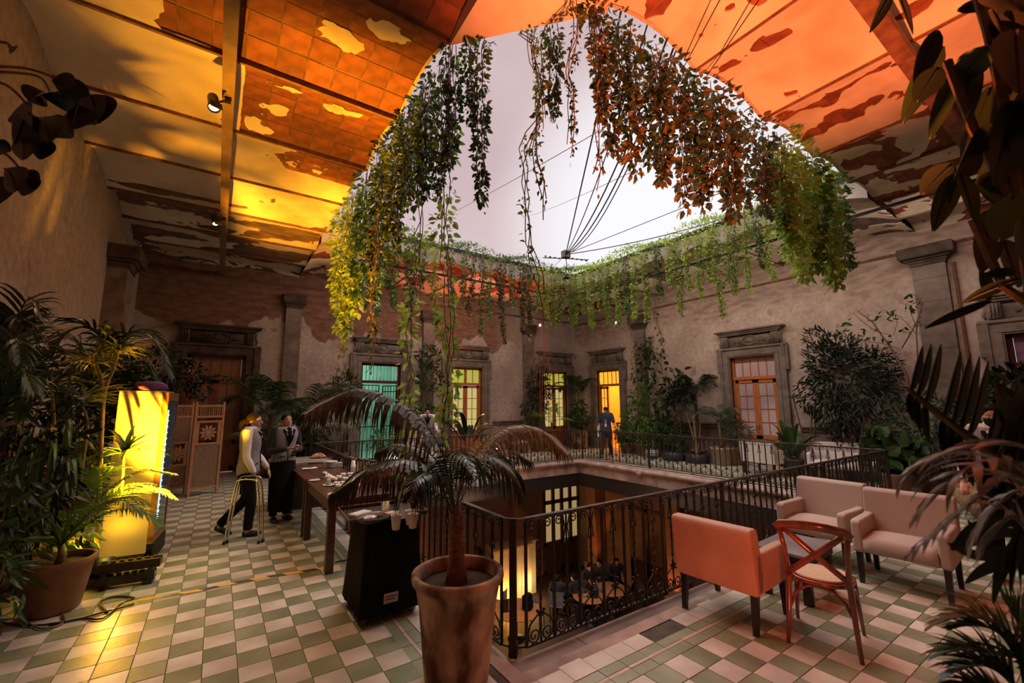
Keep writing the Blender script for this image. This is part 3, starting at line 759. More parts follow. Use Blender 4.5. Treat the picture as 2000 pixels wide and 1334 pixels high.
# ------------------------------------------------------------------ long steel beams with spotlights
bm = MB(); bm.box(-.23, -.11, YN, YB, 5.30, 5.42); tag(bm.obj('steel_beam', mat('brown_painted_beam', (.20, .13, .07), (.28, .18, .10), 8, .6)), 'long brown beam slung under the left ceiling carrying two spotlights', 'beam')
bm = MB(); bm.box(OX0, XR, .93, 1.07, 5.36, 5.48); tag(bm.obj('steel_beam', RUST), 'long rusty beam slung under the red-lit ceiling on the right', 'beam')
LAMP = mat('spot_lamp_glass', (1, .9, .7), None, emis=(1, .86, .62), estr=9)
def spotlight(loc, aim, label, cans=1):
    t = thing('spotlight', label, 'spotlight', loc)
    m_ = MB(); m_.box(-.03, .03, -.03, .03, -.02, .09); m_.obj('clamp', BLACKP, t); m_ = MB(); m_.tube([(0, 0, 0), (-.05, 0, -.03), (-.09, 0, -.06)], .012, 6); m_.obj('bracket', BLACKP, t)
    for k in range(cans):
        a = (Vector(aim)+Vector((.25*k, .5*k, 0))-Vector(loc)).normalized(); c = Vector((-.13, -.11*k, -.09-.02*k)); F = a.to_track_quat('Z', 'Y').to_matrix().to_4x4(); F.translation = c
        b_ = MB(); b_.lathe([(.001, -.12), (.05, -.12), (.055, -.1), (.055, .05), (.062, .06), (.062, .09), (.055, .09), (.05, .06), (.001, .06)], 18, m=F); lc = b_.obj('lamp_can', BLACKP, t, True)
        g_ = MB(); g_.lathe([(.001, .062), (.048, .062), (.048, .068), (.001, .07)], 18, m=F); g_.obj('lamp_lens', LAMP, lc, True)
        v = MB(); v.box(-.06, .06, .06, .066, .05, .16, F); v.obj('barn_door', BLACKP, lc)
    return t
pA = onZ(440, 190, 5.3); pB = onZ(438, 425, 5.3)
spotlight((-.17, pA.y, 5.27), (.6, 3.2, 0), 'black spotlight on the long beam, nearest to the viewer'); 
spotlight((-.17, pB.y, 5.27), (1.0, 6.0, 0), 'pair of lit spotlight cans on the long beam, further back', 2)
spot('beam_spot_near', (-.36, pA.y-.02, 5.05), (1.2, 3.8, .4), 150, (1, .70, .42), 85, .9)
spot('beam_spot_far', (-.36, pB.y-.02, 5.05), (.9, 7.2, .8), 110, (1, .66, .38), 85, .9)

# invented light strips behind the far roof edges, added to brighten the walls
def strip(label, a, b, aim, power, col):
    a, b = Vector(a), Vector(b); c = (a+b)/2; L_ = (b-a).length
    t = thing('added_light_strip', label, 'light', tuple(c)); q = MB(); m = frame((0, 0, 0), b-a); q.box(-L_/2, L_/2, -.03, .03, -.0, .05, m); q.obj('housing', BLACKP, t)
    d = bpy.data.lights.new('added_strip_light', 'AREA'); d.shape = 'RECTANGLE'; d.size = L_; d.size_y = .06; d.energy = power; d.color = col
    o = bpy.data.objects.new('added_strip_light', d); C.objects.link(o); o.location = c-Vector((0, 0, .03))
    z = (c-Vector(aim)).normalized(); x = (b-a).normalized(); y = z.cross(x); o.matrix_world = Matrix(((x.x, y.x, z.x, c.x), (x.y, y.y, z.y, c.y), (x.z, y.z, z.z, c.z-.03), (0, 0, 0, 1)))
WARM = (1, .76, .62)
strip('added light strip behind the far left roof edge, brightening the back wall', (2.4, OY1+.45, 5.45), (9.4, OY1+.45, 5.45), (5.9, YB, 2.2), 62, WARM)
strip('added light strip behind the right roof edge, brightening the right wall', (OX1+.45, 9.8, 5.45), (OX1+.45, 1.0, 5.45), (XR, 5.4, 2.2), 85, WARM)

# ------------------------------------------------------------------ cables over the opening
jb = onZ(1105, 497, 5.35)
t = thing('cable_junction_box', 'grey junction box hung on cables over the middle of the courtyard', 'junction box', tuple(jb))
q = MB(); q.box(-.09, .09, -.07, .07, -.09, .09, ch=.01); q.obj('box', mat('grey_box', (.10, .09, .10), (.16, .14, .15), 8, .5), t)
q = MB()
for s in (-1, 1):
    for k in range(4): q.ell((s*(.16+.11*k)*RT.x, s*(.16+.11*k)*RT.y, -.1-.02*k*s), (.028, .028, .02), 8, 5)
q.tube([(-.55*RT.x, -.55*RT.y, -.08), (0, 0, -.1), (.55*RT.x, .55*RT.y, -.14)], .012, 6)
q.tube([(0, 0, -.1), (.03, 0, -.25), (0, .02, -.5)], .01, 5); q.lathe([(.01, -.62), (.09, -.6), (.03, -.55), (.06, -.5), (.01, -.46)], 12)
q.obj('insulator_chain', BLACKP, t, True)
def cable(p0, p1, sag, r=.008, label=None, n=16, mt=BLACKP, name='cable', group=None):
    p0, p1 = Vector(p0), Vector(p1)
    pts = [p0.lerp(p1, k/n)-Vector((0, 0, sag*4*(k/n)*(1-k/n))) for k in range(n+1)]
    q = MB(); q.tube(pts, r, 5); o = q.obj(name, mt); tag(o, label, 'cable', group); return o
ne = lambda x, y: onY(x, y, OY0-.05)
for (x, y, sg, r) in ((1240, 338, .0, .012), (1292, 345, .25, .009), (1330, 322, .35, .012), (1345, 318, .45, .012), (1352, 350, .55, .009)):
    p = ne(x, y); p.z = min(max(p.z, 5.9), 9); cable(jb, p, sg, r, 'black cable from the junction box up to the near roof edge', group='cables from the junction box to the near roof edge')
cable(jb, onX(1470, 408, OX1+.05), .12, .012, 'black cable running from the junction box to the right roof edge')
cable(jb, (OX1+.1, 3.2, 6.9), .0, .009, 'taut thin cable passing over the right roof edge')
cable(jb, onX(1035, 560, 9.95), .05, .006, 'short cable from the junction box towards the far corner')
cable(onY(830, 455, 10.7)+Vector((0, 0, .2)), onY(1180, 250, 3.2), .05, .005, 'thin overhead wire crossing the sky from lower left to upper right', mt=STEM)
cable(onY(1030, 480, 10.7)+Vector((0, 0, 1)), onY(1235, 335, 3.2), .05, .004, 'fine second overhead wire right of the sparse vines', mt=STEM)
for (x0_, y0_, x1_, y1_) in ((1422, -30, 1335, 132), (1492, -15, 1378, 152)):
    cable(onZ(x0_, y0_, 5.52), onZ(x1_, y1_, 5.56), .0, .006, 'thin dark cable stapled across the orange ceiling, '+('left' if x0_ < 1450 else 'right')+' of two', n=4)
for (x, y) in ((1055, 635), (1203, 630)):
    p = onZ(x, y, 4.9) if False else onY(x, y, 11.2)
    t = thing('hanging_bulb', 'small bare lit bulb %s' % ('left of the far corner under the vines' if x < 1100 else 'right of the far corner under the vines'), 'bulb', tuple(p))
    q = MB(); q.ell((0, 0, 0), (.035, .035, .045)); q.obj('bulb', LAMP, t, True)
    q = MB(); q.tube([(0, 0, .03), (0, 0, .12)], .022, 8); q.tube([(0, 0, .1), (0, 0, ZC-p.z+.13)], .006, 5); q.obj('lamp_cord', BLACKP, t)

# ------------------------------------------------------------------ lower courtyard seen through the well
LZ = -4.75
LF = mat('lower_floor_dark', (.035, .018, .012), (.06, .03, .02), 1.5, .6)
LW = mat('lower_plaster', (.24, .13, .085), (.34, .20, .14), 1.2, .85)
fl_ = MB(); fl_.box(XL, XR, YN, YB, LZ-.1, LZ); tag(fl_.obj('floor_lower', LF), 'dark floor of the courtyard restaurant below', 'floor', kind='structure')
def lowerwall(name, label, boxes, mt=LW):
    mb = MB()
    for b in boxes: mb.box(*b)
    return tag(mb.obj(name, mt), label, 'wall', kind='structure')
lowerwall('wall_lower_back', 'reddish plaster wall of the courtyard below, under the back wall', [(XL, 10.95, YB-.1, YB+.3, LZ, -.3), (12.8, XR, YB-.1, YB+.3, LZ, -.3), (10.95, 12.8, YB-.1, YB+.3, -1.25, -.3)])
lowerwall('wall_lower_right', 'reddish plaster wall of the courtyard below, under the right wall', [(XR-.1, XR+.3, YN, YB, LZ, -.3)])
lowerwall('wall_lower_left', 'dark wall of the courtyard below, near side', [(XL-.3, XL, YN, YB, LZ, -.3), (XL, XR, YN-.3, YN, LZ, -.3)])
LWOOD = mat('lower_dark_wood', (.07, .028, .014), (.12, .05, .025), 6, .5)
LITC = mat('lit_cream_pane', (.5, .4, .2), None, emis=(.75, .52, .22), estr=.35)
t = thing('door_8', 'tall glazed door with cream lit panes in the courtyard below', 'door', (11.87, YB-.1, LZ), kind='structure')
q = MB()
for x in (-.92, -.45, .0, .45, .92): q.box(x-.07, x+.07, -.05, .1, 0, 3.5)
q.box(-.9, .9, 0, .05, 0, 1.1)
for z in (0, 1.0, 2.55, 3.4): q.box(-.95, .95, -.05, .1, z, z+.14)
q.obj('door_frame', LWOOD, t)
for a, b_ in ((-.85, -.52), (-.38, -.07), (.07, .38), (.52, .85)):
    for z0, z1 in ((1.14, 2.55), (2.69, 3.4)): p = MB(); p.box(a, b_, .02, .03, z0, z1); p.obj('pane', LITC, t)
t = thing('door_9', 'small-paned dark door with pale panes at the right of the courtyard below', 'door', (XR-.1, 10.4, LZ), -PI/2, kind='structure')
q = MB(); q.box(-.75, .75, -.05, .05, 0, .9)
for x in (-.7, 0, .7): q.box(x-.07, x+.07, -.05, .1, 0, 3.6)
for z in (.9, 2.7, 3.5): q.box(-.75, .75, -.05, .1, z, z+.12)
q.obj('door_frame', LWOOD, t)
for a, b_ in ((-.63, -.07), (.07, .63)):
    for z0, z1 in ((1.02, 2.7), (2.82, 3.5)): p = MB(); p.box(a, b_, .02, .03, z0, z1); p.obj('pane', LITC, t)
LCOL = mat('lower_pink_stone', (.34, .17, .11), (.46, .24, .16), 3, .8, bump=.3)
for i, (x, y) in enumerate(((9.5, 13.72), (12.5, 12.6), (12.5, 9.0), (12.5, 5.5), (5.6, 13.4))):
    t = thing('stone_column', ['stone column of the courtyard below, lit orange, left of the cream-lit door', 'stone column of the courtyard below in the far corner', 'stone column of the courtyard below right of the diners', 'stone column of the courtyard below, furthest right', 'stone column of the courtyard below, furthest left'][i], 'column', (x, y, LZ))
    q = MB(); q.box(-.24, .24, -.24, .24, .5, 4.0, ch=.02); q.obj('shaft', LCOL, t)
    q = MB(); q.box(-.34, .34, -.34, .34, 0, .5, ch=.03); q.obj('plinth', LCOL, t)
    q = MB(); q.box(-.3, .3, -.3, .3, 4.0, 4.1, ch=.02); q.box(-.38, .38, -.38, .38, 4.1, 4.45, ch=.04); q.obj('capital', LCOL, t)
# lit counter
pc = onY(1010, 1150, 12.6)
t = thing('bar_counter', 'cream panelled bar front glowing with orange under-light in the courtyard below', 'bar', (pc.x, 12.9, LZ))
q = MB(); q.box(-.95, .6, -.3, .35, 0, 1.72); q.box(.6, .95, -.1, .35, 0, 1.72)
for x in (-.9, -.62, -.34, -.06, .22, .5): q.box(x-.02, x+.02, -.325, -.3, .1, 1.6)
q.obj('panelled_front', mat('cream_panel', (.62, .50, .32), (.70, .58, .40), 4, .6), t)
q = MB(); q.box(-1.02, .68, -.42, .4, 1.72, 1.78, ch=.015); q.box(-1.0, .66, -.38, .38, 1.64, 1.72, ch=.02); q.box(.6, 1.02, -.2, .4, 1.72, 1.78, ch=.015); q.obj('counter_top', mat('gilt_counter', (.70, .50, .25), None, rough=.3), t)
point('bar_underlight', (pc.x-.55, 12.3, LZ+.35), 46, (1, .42, .06), .05)
point('bar_underlight', (pc.x+.45, 12.3, LZ+.5), 18, (1, .62, .22), .05)
spot('column_uplight', (9.2, 12.9, LZ+.1), (9.5, 13.4, -.6), 130, (1, .26, .05), 40)
spot('column_uplight', (12.1, 12.2, LZ+.1), (12.5, 12.6, -.6), 90, (1, .25, .05), 40)
spot('column_uplight', (12.0, 9.0, LZ+.1), (12.5, 9.0, -.6), 90, (1, .25, .05), 40)
point('courtyard_lamp', (6.5, 9, -1.4), 60, (1, .55, .33), .3)
# wall sign
ps = onY(985, 1092, YB-.14)
t = thing('wall_sign', 'white poster with a black heading line and small print below the near railing corner', 'sign', tuple(ps))
q = MB(); q.box(-.62, .62, 0, .03, -.55, .55); q.obj('board', mat('poster_white', (.60, .46, .40), None, rough=.7), t)
q = MB(); q.box(-.45, .55, -.01, 0, .28, .32); q.box(-.4, .3, -.01, 0, -.42, -.39)
q.obj('rule', BLACKP, t)
def text(body, size, loc, rot, mt, parent=None, name='lettering', ext=.002):
    cu = bpy.data.curves.new(name, 'FONT'); cu.body = body; cu.size = size; cu.extrude = ext; cu.align_x = 'CENTER'
    o = bpy.data.objects.new(name, cu); C.objects.link(o); bpy.context.view_layer.update()
    me = bpy.data.meshes.new_from_object(o.evaluated_get(bpy.context.evaluated_depsgraph_get())); bpy.data.objects.remove(o)
    me.materials.clear(); me.materials.append(mt); o = bpy.data.objects.new(name, me); C.objects.link(o); o.location = loc; o.rotation_euler = rot
    if parent: o.parent = parent
    return o
text('dalsa', .26, (-.05, -.006, -.12), (PI/2, 0, 0), BLACKP, t)
q = MB(); q.ell((.47, -.006, -.06), (.04, .005, .04)); q.obj('dot', BLACKP, t)
# ------------------------------------------------------------------ wrought iron railings
RH = .93
def spiral(cx, cz, r0, r1, a0, a1, n=14):
    return [(cx+(r0+(r1-r0)*k/n)*math.cos(a0+(a1-a0)*k/n), 0, cz+(r0+(r1-r0)*k/n)*math.sin(a0+(a1-a0)*k/n)) for k in range(n+1)]
q = MB(); q.box(-.009, .009, -.009, .009, .05, RH-.02); BAL_P = q.mesh('baluster', IRON)
q = MB()
pts = [(0, 0, z) for z in [.05+(RH-.07)*k/26 for k in range(27)]]
q.tube(pts, [.0085 if (k < 7 or k > 20) else (.012 if k % 2 else .0075) for k in range(27)], 5, twist=.5); BAL_T = q.mesh('twisted_baluster', IRON)
q = MB()
for s in (-1, 1):
    a = spiral(s*.064, .105, .052, .010, -PI/2 if s > 0 else -PI/2, (-PI/2+s*2.6*PI*-1), 20)
    q.tube(a, .0065, 5)
    q.tube([(s*.064, 0, .053), (s*.112, 0, .085), (s*.118, 0, .14), (s*.095, 0, .19), (s*.045, 0, .225), (s*.008, 0, .255)], .0065, 5)
    q.ell((s*.03, 0, .262), (.013, .013, .013), 8, 5)
q.box(-.014, .014, -.014, .014, .225, .245)
SCR_B = q.mesh('lower_scroll', IRON, True)
q = MB()
for s in (-1, 1):
    q.tube([(s*.006, 0, RH-.21), (s*.035, 0, RH-.25), (s*.02, 0, RH-.17), (s*.012, 0, RH-.12), (s*.03, 0, RH-.05), (s*.07, 0, RH-.025)]+spiral(s*.075, RH-.062, .034, .008, PI/2, PI/2-s*2.4*PI, 16), .0055, 5)
SCR_T = q.mesh('upper_scroll', IRON, True)
def railing(label, p0, p1, posts, n_mod=None):
    p0, p1 = Vector((*p0, 0)), Vector((*p1, 0)); d = p1-p0; Lh = d.length; rz = math.atan2(d.y, d.x)
    t = thing('railing', label, 'railing', tuple(p0), rz)
    n = n_mod or round(Lh/.264); m = Lh/n
    q = MB(); q.box(0, Lh, -.02, .02, RH-.008, RH+.006, ch=.003); q.box(0, Lh, -.012, .012, RH-.022, RH-.008); q.obj('handrail', mat('worn_handrail', (.05, .04, .04), (.14, .12, .12), 14, .35, metal=.7), t)
    q = MB(); q.box(0, Lh, -.012, .012, .042, .056); q.obj('bottom_rail', IRON, t)
    def put(nm, me, x):
        o = bpy.data.objects.new(nm, me); C.objects.link(o); o.parent = t; o.location = (x, 0, 0)
    for k in range(n):
        x = (k+.5)*m; put('twisted_baluster', BAL_T, x); put('lower_scroll', SCR_B, x); put('upper_scroll', SCR_T, x)
        put('baluster', BAL_P, k*m)
    for x in posts:
        q = MB(); q.box(x-.017, x+.017, -.017, .017, -.02, RH); q.obj('post', IRON, t)
    f = MB()
    k = 1.3
    while k < Lh-.3:   # small feet let into the ledge
        f.tube([(k-.05, 0, 0), (k-.02, 0, .035), (k, 0, .045), (k+.02, 0, .035), (k+.05, 0, 0)], .006, 5); f.box(k-.006, k+.006, -.006, .006, -.01, .05); k += 1.32
    f.obj('foot', IRON, t)
    return t
rx0, rx1, ry0, ry1 = 1.84, 9.93, 2.72, 10.52; ck = .13
railing('black scrolled iron railing, nearest side, running right from the near corner post', (rx0+ck, ry0), (rx1, ry0), [2.64, 5.28, rx1-rx0-ck-.02])
railing('black scrolled iron railing running away behind the palm pot and buffet tables', (rx0, ry0+ck), (rx0, ry1), [2.64, 5.28, ry1-ry0-ck-.02])
railing('far iron railing in front of the lit doors, left of the far corner', (rx0, ry1), (rx1, ry1), [2.64, 5.28, rx1-rx0])
railing('far iron railing on the right of the well, in front of the potted plants', (rx1, ry1), (rx1, ry0), [2.64, 5.28])
t = thing('corner_post', 'thick square iron corner post of the railing beside the big terracotta pot', 'post', (rx0+.045, ry0+.045, 0))
q = MB(); q.box(-.024, .024, -.024, .024, -.01, RH, m=rotz(PI/4)); q.box(-.03, .03, -.03, .03, -.01, .09, m=rotz(PI/4), ch=.005); q.obj('post', IRON, t)
q = MB(); q.tube([(-.05, ck-.045, RH), (-.035, .02, RH), (.02, -.035, RH), (ck-.045, -.05, RH)], .014, 6, flat=.5); q.obj('corner_handrail', IRON, t); q = MB(); q.tube([(-.045, ck-.045, .05), (0, 0, .05), (ck-.045, -.045, .05)], .008, 6); q.obj('corner_rail', IRON, t)

# ------------------------------------------------------------------ upholstered armchairs
FAB_O = mat('salmon_velvet', (.40, .25, .19), (.50, .33, .26), 2.2, .8, bump=.1, bscale=60)
FAB_B = mat('beige_upholstery', (.40, .31, .27), (.47, .37, .32), 1.6, .85, bump=.1, bscale=70)
FAB_W = mat('white_upholstery', (.56, .50, .47), (.64, .58, .55), 1.6, .85, bump=.1, bscale=70)
LEGW = mat('black_leg_wood', (.012, .01, .01), None, rough=.4)
def bevelobj(mb, name, mt, parent, w=.02, seg=3):
    o = mb.obj(name, mt, parent)
    b = o.modifiers.new('bevel', 'BEVEL'); b.width = w; b.segments = seg; b.limit_method = 'ANGLE'
    o.data.shade_smooth(); o.modifiers.new('wn', 'WEIGHTED_NORMAL')
    return o
def armchair(label, cat, loc, rz, Wd=.66, D=.62, fab=FAB_B, group=None, hb=.80, hs=.44, ha=.62, zb=.29, aw=.085):
    """faces +x; width along y"""
    t = thing('armchair', label, cat, loc, rz, group)
    h = Wd/2
    q = MB(); q.prism([(0, zb), (D*.98, zb), (D, zb+.03), (D, ha-.02), (D*.93, ha), (.16, ha-.0), (0.02, ha+.02)], -aw, 0, Matrix(((1, 0, 0, 0), (0, 0, 1, -h+aw), (0, 1, 0, 0), (0, 0, 0, 1)))); bevelobj(q, 'armrest', fab, t, .022)
    q = MB(); q.prism([(0, zb), (D*.98, zb), (D, zb+.03), (D, ha-.02), (D*.93, ha), (.16, ha-.0), (0.02, ha+.02)], -aw, 0, Matrix(((1, 0, 0, 0), (0, 0, 1, h), (0, 1, 0, 0), (0, 0, 0, 1)))); bevelobj(q, 'armrest', fab, t, .022)
    q = MB()  # back: leaning slab
    sec = [(-.012, zb), (.10, zb), (.13, hs), (.075, hb-.02), (.04, hb), (-.05, hb), (-.065, hb-.03)]
    q.prism(sec, -h, h, Matrix(((1, 0, 0, 0), (0, 0, 1, 0), (0, 1, 0, 0), (0, 0, 0, 1)))); bevelobj(q, 'backrest', fab, t, .02)
    q = MB(); q.box(.06, D-.03, -h+aw, h-aw, zb, hs-.12); bevelobj(q, 'seat_frame', fab, t, .015)
    q = MB(); n = 10; rs = []
    for i in range(n+1):
        y = (-h+aw+.004)+(Wd-2*aw-.008)*i/n; e = 1-abs(2*i/n-1)**4
        rs.append([Vector((.09, y, hs-.13)), Vector((D-.01, y, hs-.13)), Vector((D+.01, y, hs-.10)), Vector((D+.005, y, hs-.03+.01*e)), Vector((D-.05, y, hs-.005+.018*e)), Vector((D/2, y, hs+.008+.022*e)), Vector((.12, y, hs-.01+.01*e)), Vector((.09, y, hs-.03))])
    q.rings(rs); q.obj('seat', fab, t, True)
    for x, dx in ((.045, -.03), (D-.05, .02)):
        for s in (-1, 1):
            y = s*(h-.045); l = MB(); a, b_ = .026, .018
            l.rings([[Vector((x+dx+u*b_, y+v*b_, 0)) for u, v in ((-1, -1), (1, -1), (1, 1), (-1, 1))], [Vector((x+u*a, y+v*a, zb+.01)) for u, v in ((-1, -1), (1, -1), (1, 1), (-1, 1))]])
            l.obj('leg', LEGW, t)
    return t
armchair('salmon velvet armchair seen from behind, glowing orange, beside the near railing', 'armchair', (3.53, 2.20, 0), .06, Wd=.68, D=.62, fab=FAB_O, hb=.79, ha=.59)
armchair('beige armchair left of the pair, its back against the near railing', 'armchair', (6.22, 2.28, 0), PI-.03, Wd=.70, D=.62, hb=.85, ha=.60)
armchair('beige armchair right of the pair, nearest to the masked waiter', 'armchair', (6.04, 1.53, 0), PI+.06, Wd=.72, D=.60, hb=.85, ha=.60)
armchair('white armchair seen from behind through the far railing, in front of the orange glazed door', 'armchair', (11.2, 5.62, 0), -.1, Wd=.85, D=.7, fab=FAB_W, hb=.80)
armchair('white armchair facing the well, right of the big-leaved plant on the right gallery', 'armchair', (12.2, 4.32, 0), PI+.25, Wd=.95, D=.75, fab=FAB_W, hb=.84)
t = thing('side_chair', 'cream tub chair behind the right end of the railing', 'armchair', (12.2, 3.35, 0), PI)
q = MB(); q.lathe([(.28, .28), (.31, .3), (.31, .42), (.26, .46), (.02, .47)], 20); q.obj('seat', FAB_W, t, True)
q = MB(); n_ = 14
q.rings([[Vector((-.02-.30*math.cos(a)+0*0, .33*math.sin(a), z)) if not i else Vector((-.02-.24*math.cos(a), .27*math.sin(a), z)) for a in [(-PI*.6)+PI*1.2*k/n_ for k in range(n_+1)]] for i, z in ((0, .3), (0, .74), (1, .74), (1, .4))], cap=False, close=False); q.obj('backrest', FAB_W, t, True)
for a in range(4): l = MB(); x, y = .2*math.cos(PI/4+a*PI/2), .2*math.sin(PI/4+a*PI/2); l.tube([(x, y, .3), (x*1.1, y*1.1, 0)], [.02, .014], 8); l.obj('leg', LEGW, t)
# low side table between the chairs
t = thing('side_table', 'low dark side table with a grey top between the armchairs', 'table', (4.72, 2.08, 0), .06)
q = MB(); q.box(-.34, .34, -.24, .24, .40, .43, ch=.004); q.obj('table_top', mat('grey_table_top', (.16, .15, .155), (.24, .22, .23), 3, .35), t)
q = MB(); q.box(-.31, .31, -.21, .21, .33, .40); q.obj('apron', LEGW, t)
for x in (-.27, .27):
    for y in (-.17, .17): l = MB(); l.box(x-.032, x+.032, y-.032, y+.032, 0, .34); l.obj('leg', LEGW, t)

# cross-back bentwood chair
BENT = mat('glossy_mahogany', (.13, .026, .012), (.22, .05, .02), 4, .22, stretch=(4, 4, 1), coat=.6)
CANE = mat('cream_seat_pad', (.52, .38, .26), (.60, .45, .32), 30, .8)
pa, pb, pcx, pd = onZ(1538, 1252), onZ(1688, 1297), onZ(1564, 1213), onZ(1694, 1250)
mid = (pa+pb)/2; dirx = (pb-pa); rz = math.atan2(dirx.y, dirx.x)   # local +x from left rear to right rear leg, +y to the front
t = thing('crossback_chair', 'glossy reddish-brown cross-back bentwood chair with a cream seat pad', 'chair', (mid.x, mid.y, 0), rz)
hw = .215
def tb(name, pts, r, n=8, flat=1, sm=True, mt=BENT):
    q = MB(); q.tube(pts, r, n, flat=flat); return q.obj(name, mt, t, sm)
for s in (-1, 1):
    tb('leg', [(s*hw*1.0, -.02, 0), (s*.20, .035, .22), (s*.19, .07, .42), (s*.185, .06, .50), (s*.195, .02, .68), (s*.215, -.03, .86)], [.014, .018, .021, .02, .018, .016])
    tb('leg', [(s*.215, .47, 0), (s*.20, .44, .25), (s*.185, .415, .43)], [.013, .017, .02])
    tb('brace', [(s*.20, .43, .20), (s*.165, .42, .33), (s*.09, .42, .40), (s*.0, .42, .415)], .011)
    tb('brace', [(s*.20, .06, .22), (s*.15, .07, .34), (s*.08, .08, .405), (0, .08, .415)], .011)
    tb('brace', [(s*.205, .05, .22), (s*.195, .13, .35), (s*.19, .25, .40), (s*.195, .37, .35), (s*.205, .44, .22)], .010)
tb('top_rail', [(-.235, -.045, .825), (-.2, -.035, .855), (-.1, -.075, .875), (0, -.088, .88), (.1, -.075, .875), (.2, -.035, .855), (.235, -.045, .825)], [.009, .011, .012, .012, .012, .011, .009], 10, flat=2.9)
for s in (-1, 1):
    q = MB(); pts = [Vector((s*(-.195+.38*k/8), .05-.02*math.sin(PI*k/8)-.085*(k/8)**1.2-.012*s, .48+.35*k/8)) for k in range(9)]
    q.tube(pts, .007, 8, flat=3.0); q.obj('cross_slat', BENT, t, True)
q = MB(); ring = []
for k in range(24):
    a = 2*PI*k/24; rx_ = .215+.01*math.cos(a*2); x = rx_*math.copysign(abs(math.cos(a))**.75, math.cos(a)); y = .245+.205*math.copysign(abs(math.sin(a))**.8, math.sin(a)); x *= .86+.14*(y-.04)/.41; ring.append((x, y))
q.prism(ring, .425, .455); o = bevelobj(q, 'seat_frame', BENT, t, .008)
q = MB(); q.prism([(x*.88, .245+(y-.245)*.88) for x, y in ring], .455, .472); bevelobj(q, 'seat_pad', CANE, t, .007)

# ------------------------------------------------------------------ buffet tables
def table(label, x0, x1, y0, y1, h):
    t = thing('buffet_table', label, 'table', ((x0+x1)/2, (y0+y1)/2, 0)); a, b_ = (x1-x0)/2, (y1-y0)/2
    n_ = 4
    for k in range(n_):
        q = MB(); u0, u1 = -a+2*a*k/n_, -a+2*a*(k+1)/n_; q.box(u0+.0015, u1-.0015, -b_, b_, h-.035, h-random.uniform(0, .0015), ch=.002); q.obj('top_plank', WOOD_DK, t)
    for v in ((-a+.02, -a+.045, -b_+.04, b_-.04), (a-.045, a-.02, -b_+.04, b_-.04), (-a+.04, a-.04, -b_+.02, -b_+.045), (-a+.04, a-.04, b_-.045, b_-.02)):
        q = MB(); q.box(v[0], v[1], v[2], v[3], h-.13, h-.035); q.obj('apron', WOOD_DK, t)
    for x in (-a+.045, a-.045):
        for y in (-b_+.045, b_-.045): q = MB(); q.box(x-.04, x+.04, y-.04, y+.04, 0, h-.035, ch=.004); q.obj('leg', WOOD_DK, t)
    return t
TH = .76
table('dark wooden buffet table nearest the viewer, crowded with cups and plates', 1.07, 1.74, 5.08, 6.56, TH)
table('second dark wooden buffet table behind the first, with plates and steel pots', 1.07, 1.74, 6.66, 8.22, TH)
t = thing('serving_chest', 'dark chest with a pale stone slab top beyond the second buffet table', 'table', (1.35, 8.75, 0))
q = MB(); q.box(-.45, .4, -.35, .4, 0, .74); q.obj('body', mat('dark_chest', (.03, .02, .015), (.06, .04, .03), 5, .4), t)
q = MB(); q.box(-.5, .45, -.4, .45, .74, .79, ch=.008); q.obj('slab', mat('pale_marble', (.17, .15, .11), (.32, .28, .22), 3, .3, detail=9), t)
def tp(x, y, z=TH): return onZ(x, y, z)   # where on a table top
def plates(label, x, y, n, r=.085, z0=TH, grp=None, mt=WHITE):
    p = tp(x, y, z0)
    for k in range(n):
        q = MB(); q.lathe([(.001, 0), (r*.55, 0), (r*.62, .004), (r, .012), (r, .015), (r*.6, .008), (.001, .006)], 28)
        o = q.obj('plate', mt, None, True, (p.x, p.y, z0+.0105*k)); tag(o, label, 'plate', grp or label)
plates("white saucer in the short stack at the buffet's near edge", 652, 972, 4, .068)
plates("white saucer in the taller near-edge stack, right of the short one", 678, 968, 5, .066)
plates("white plate in the stack on the second table", 647, 913, 9, .095)
p_ = tp(614, 939)
q = MB(); q.lathe([(.001, 0), (.05, 0), (.075, .012), (.07, .014), (.001, .006)], 24); o = q.obj('small_dish', WHITE, None, True, (p_.x, p_.y, TH)); tag(o, 'small white dish with a spoon near the left edge of the first table', 'dish')
q = MB(); q.tube([(-.09, 0, .02), (0, .01, .022), (.06, 0, .02)], [.004, .003, .011], 6, flat=.4); o = q.obj('spoon', CHROME, None, True, (p_.x, p_.y, TH)); tag(o, 'steel spoon lying across the small white dish', 'spoon')
def cup_mesh(r=.038, h=.055, handle=True):
    q = MB(); q.lathe([(.001, 0), (r*.55, 0), (r*.6, .004), (r*.85, h*.35), (r, h), (r*.93, h), (r*.78, h*.35), (.001, .01)], 22, cap=False)
    if handle: q.tube([(r*.85, 0, h*.3), (r*1.35, 0, h*.35), (r*1.45, 0, h*.65), (r*.95, 0, h*.85)], .005, 6)
    return q.mesh('cup', WHITE, True)
CUP = cup_mesh()
def cupat(x, y, lab, grp=None, dz=0, rz=None, sc=1, upside=False):
    p = tp(x, y, TH+dz); o = bpy.data.objects.new('cup', CUP); C.objects.link(o); o.location = (p.x, p.y, TH+dz); o.rotation_euler = (0, 0, rz if rz is not None else random.uniform(0, 6)); o.scale = (sc,)*3
    tag(o, lab, 'cup', grp); return o
p_ = tp(644, 948)
q = MB(); q.lathe([(.001, 0), (.05, 0), (.088, .01), (.086, .013), (.001, .005)], 28); o = q.obj('plate', WHITE, None, True, (p_.x, p_.y, TH)); tag(o, 'white saucer under an upturned tumbler on the near table', 'plate')
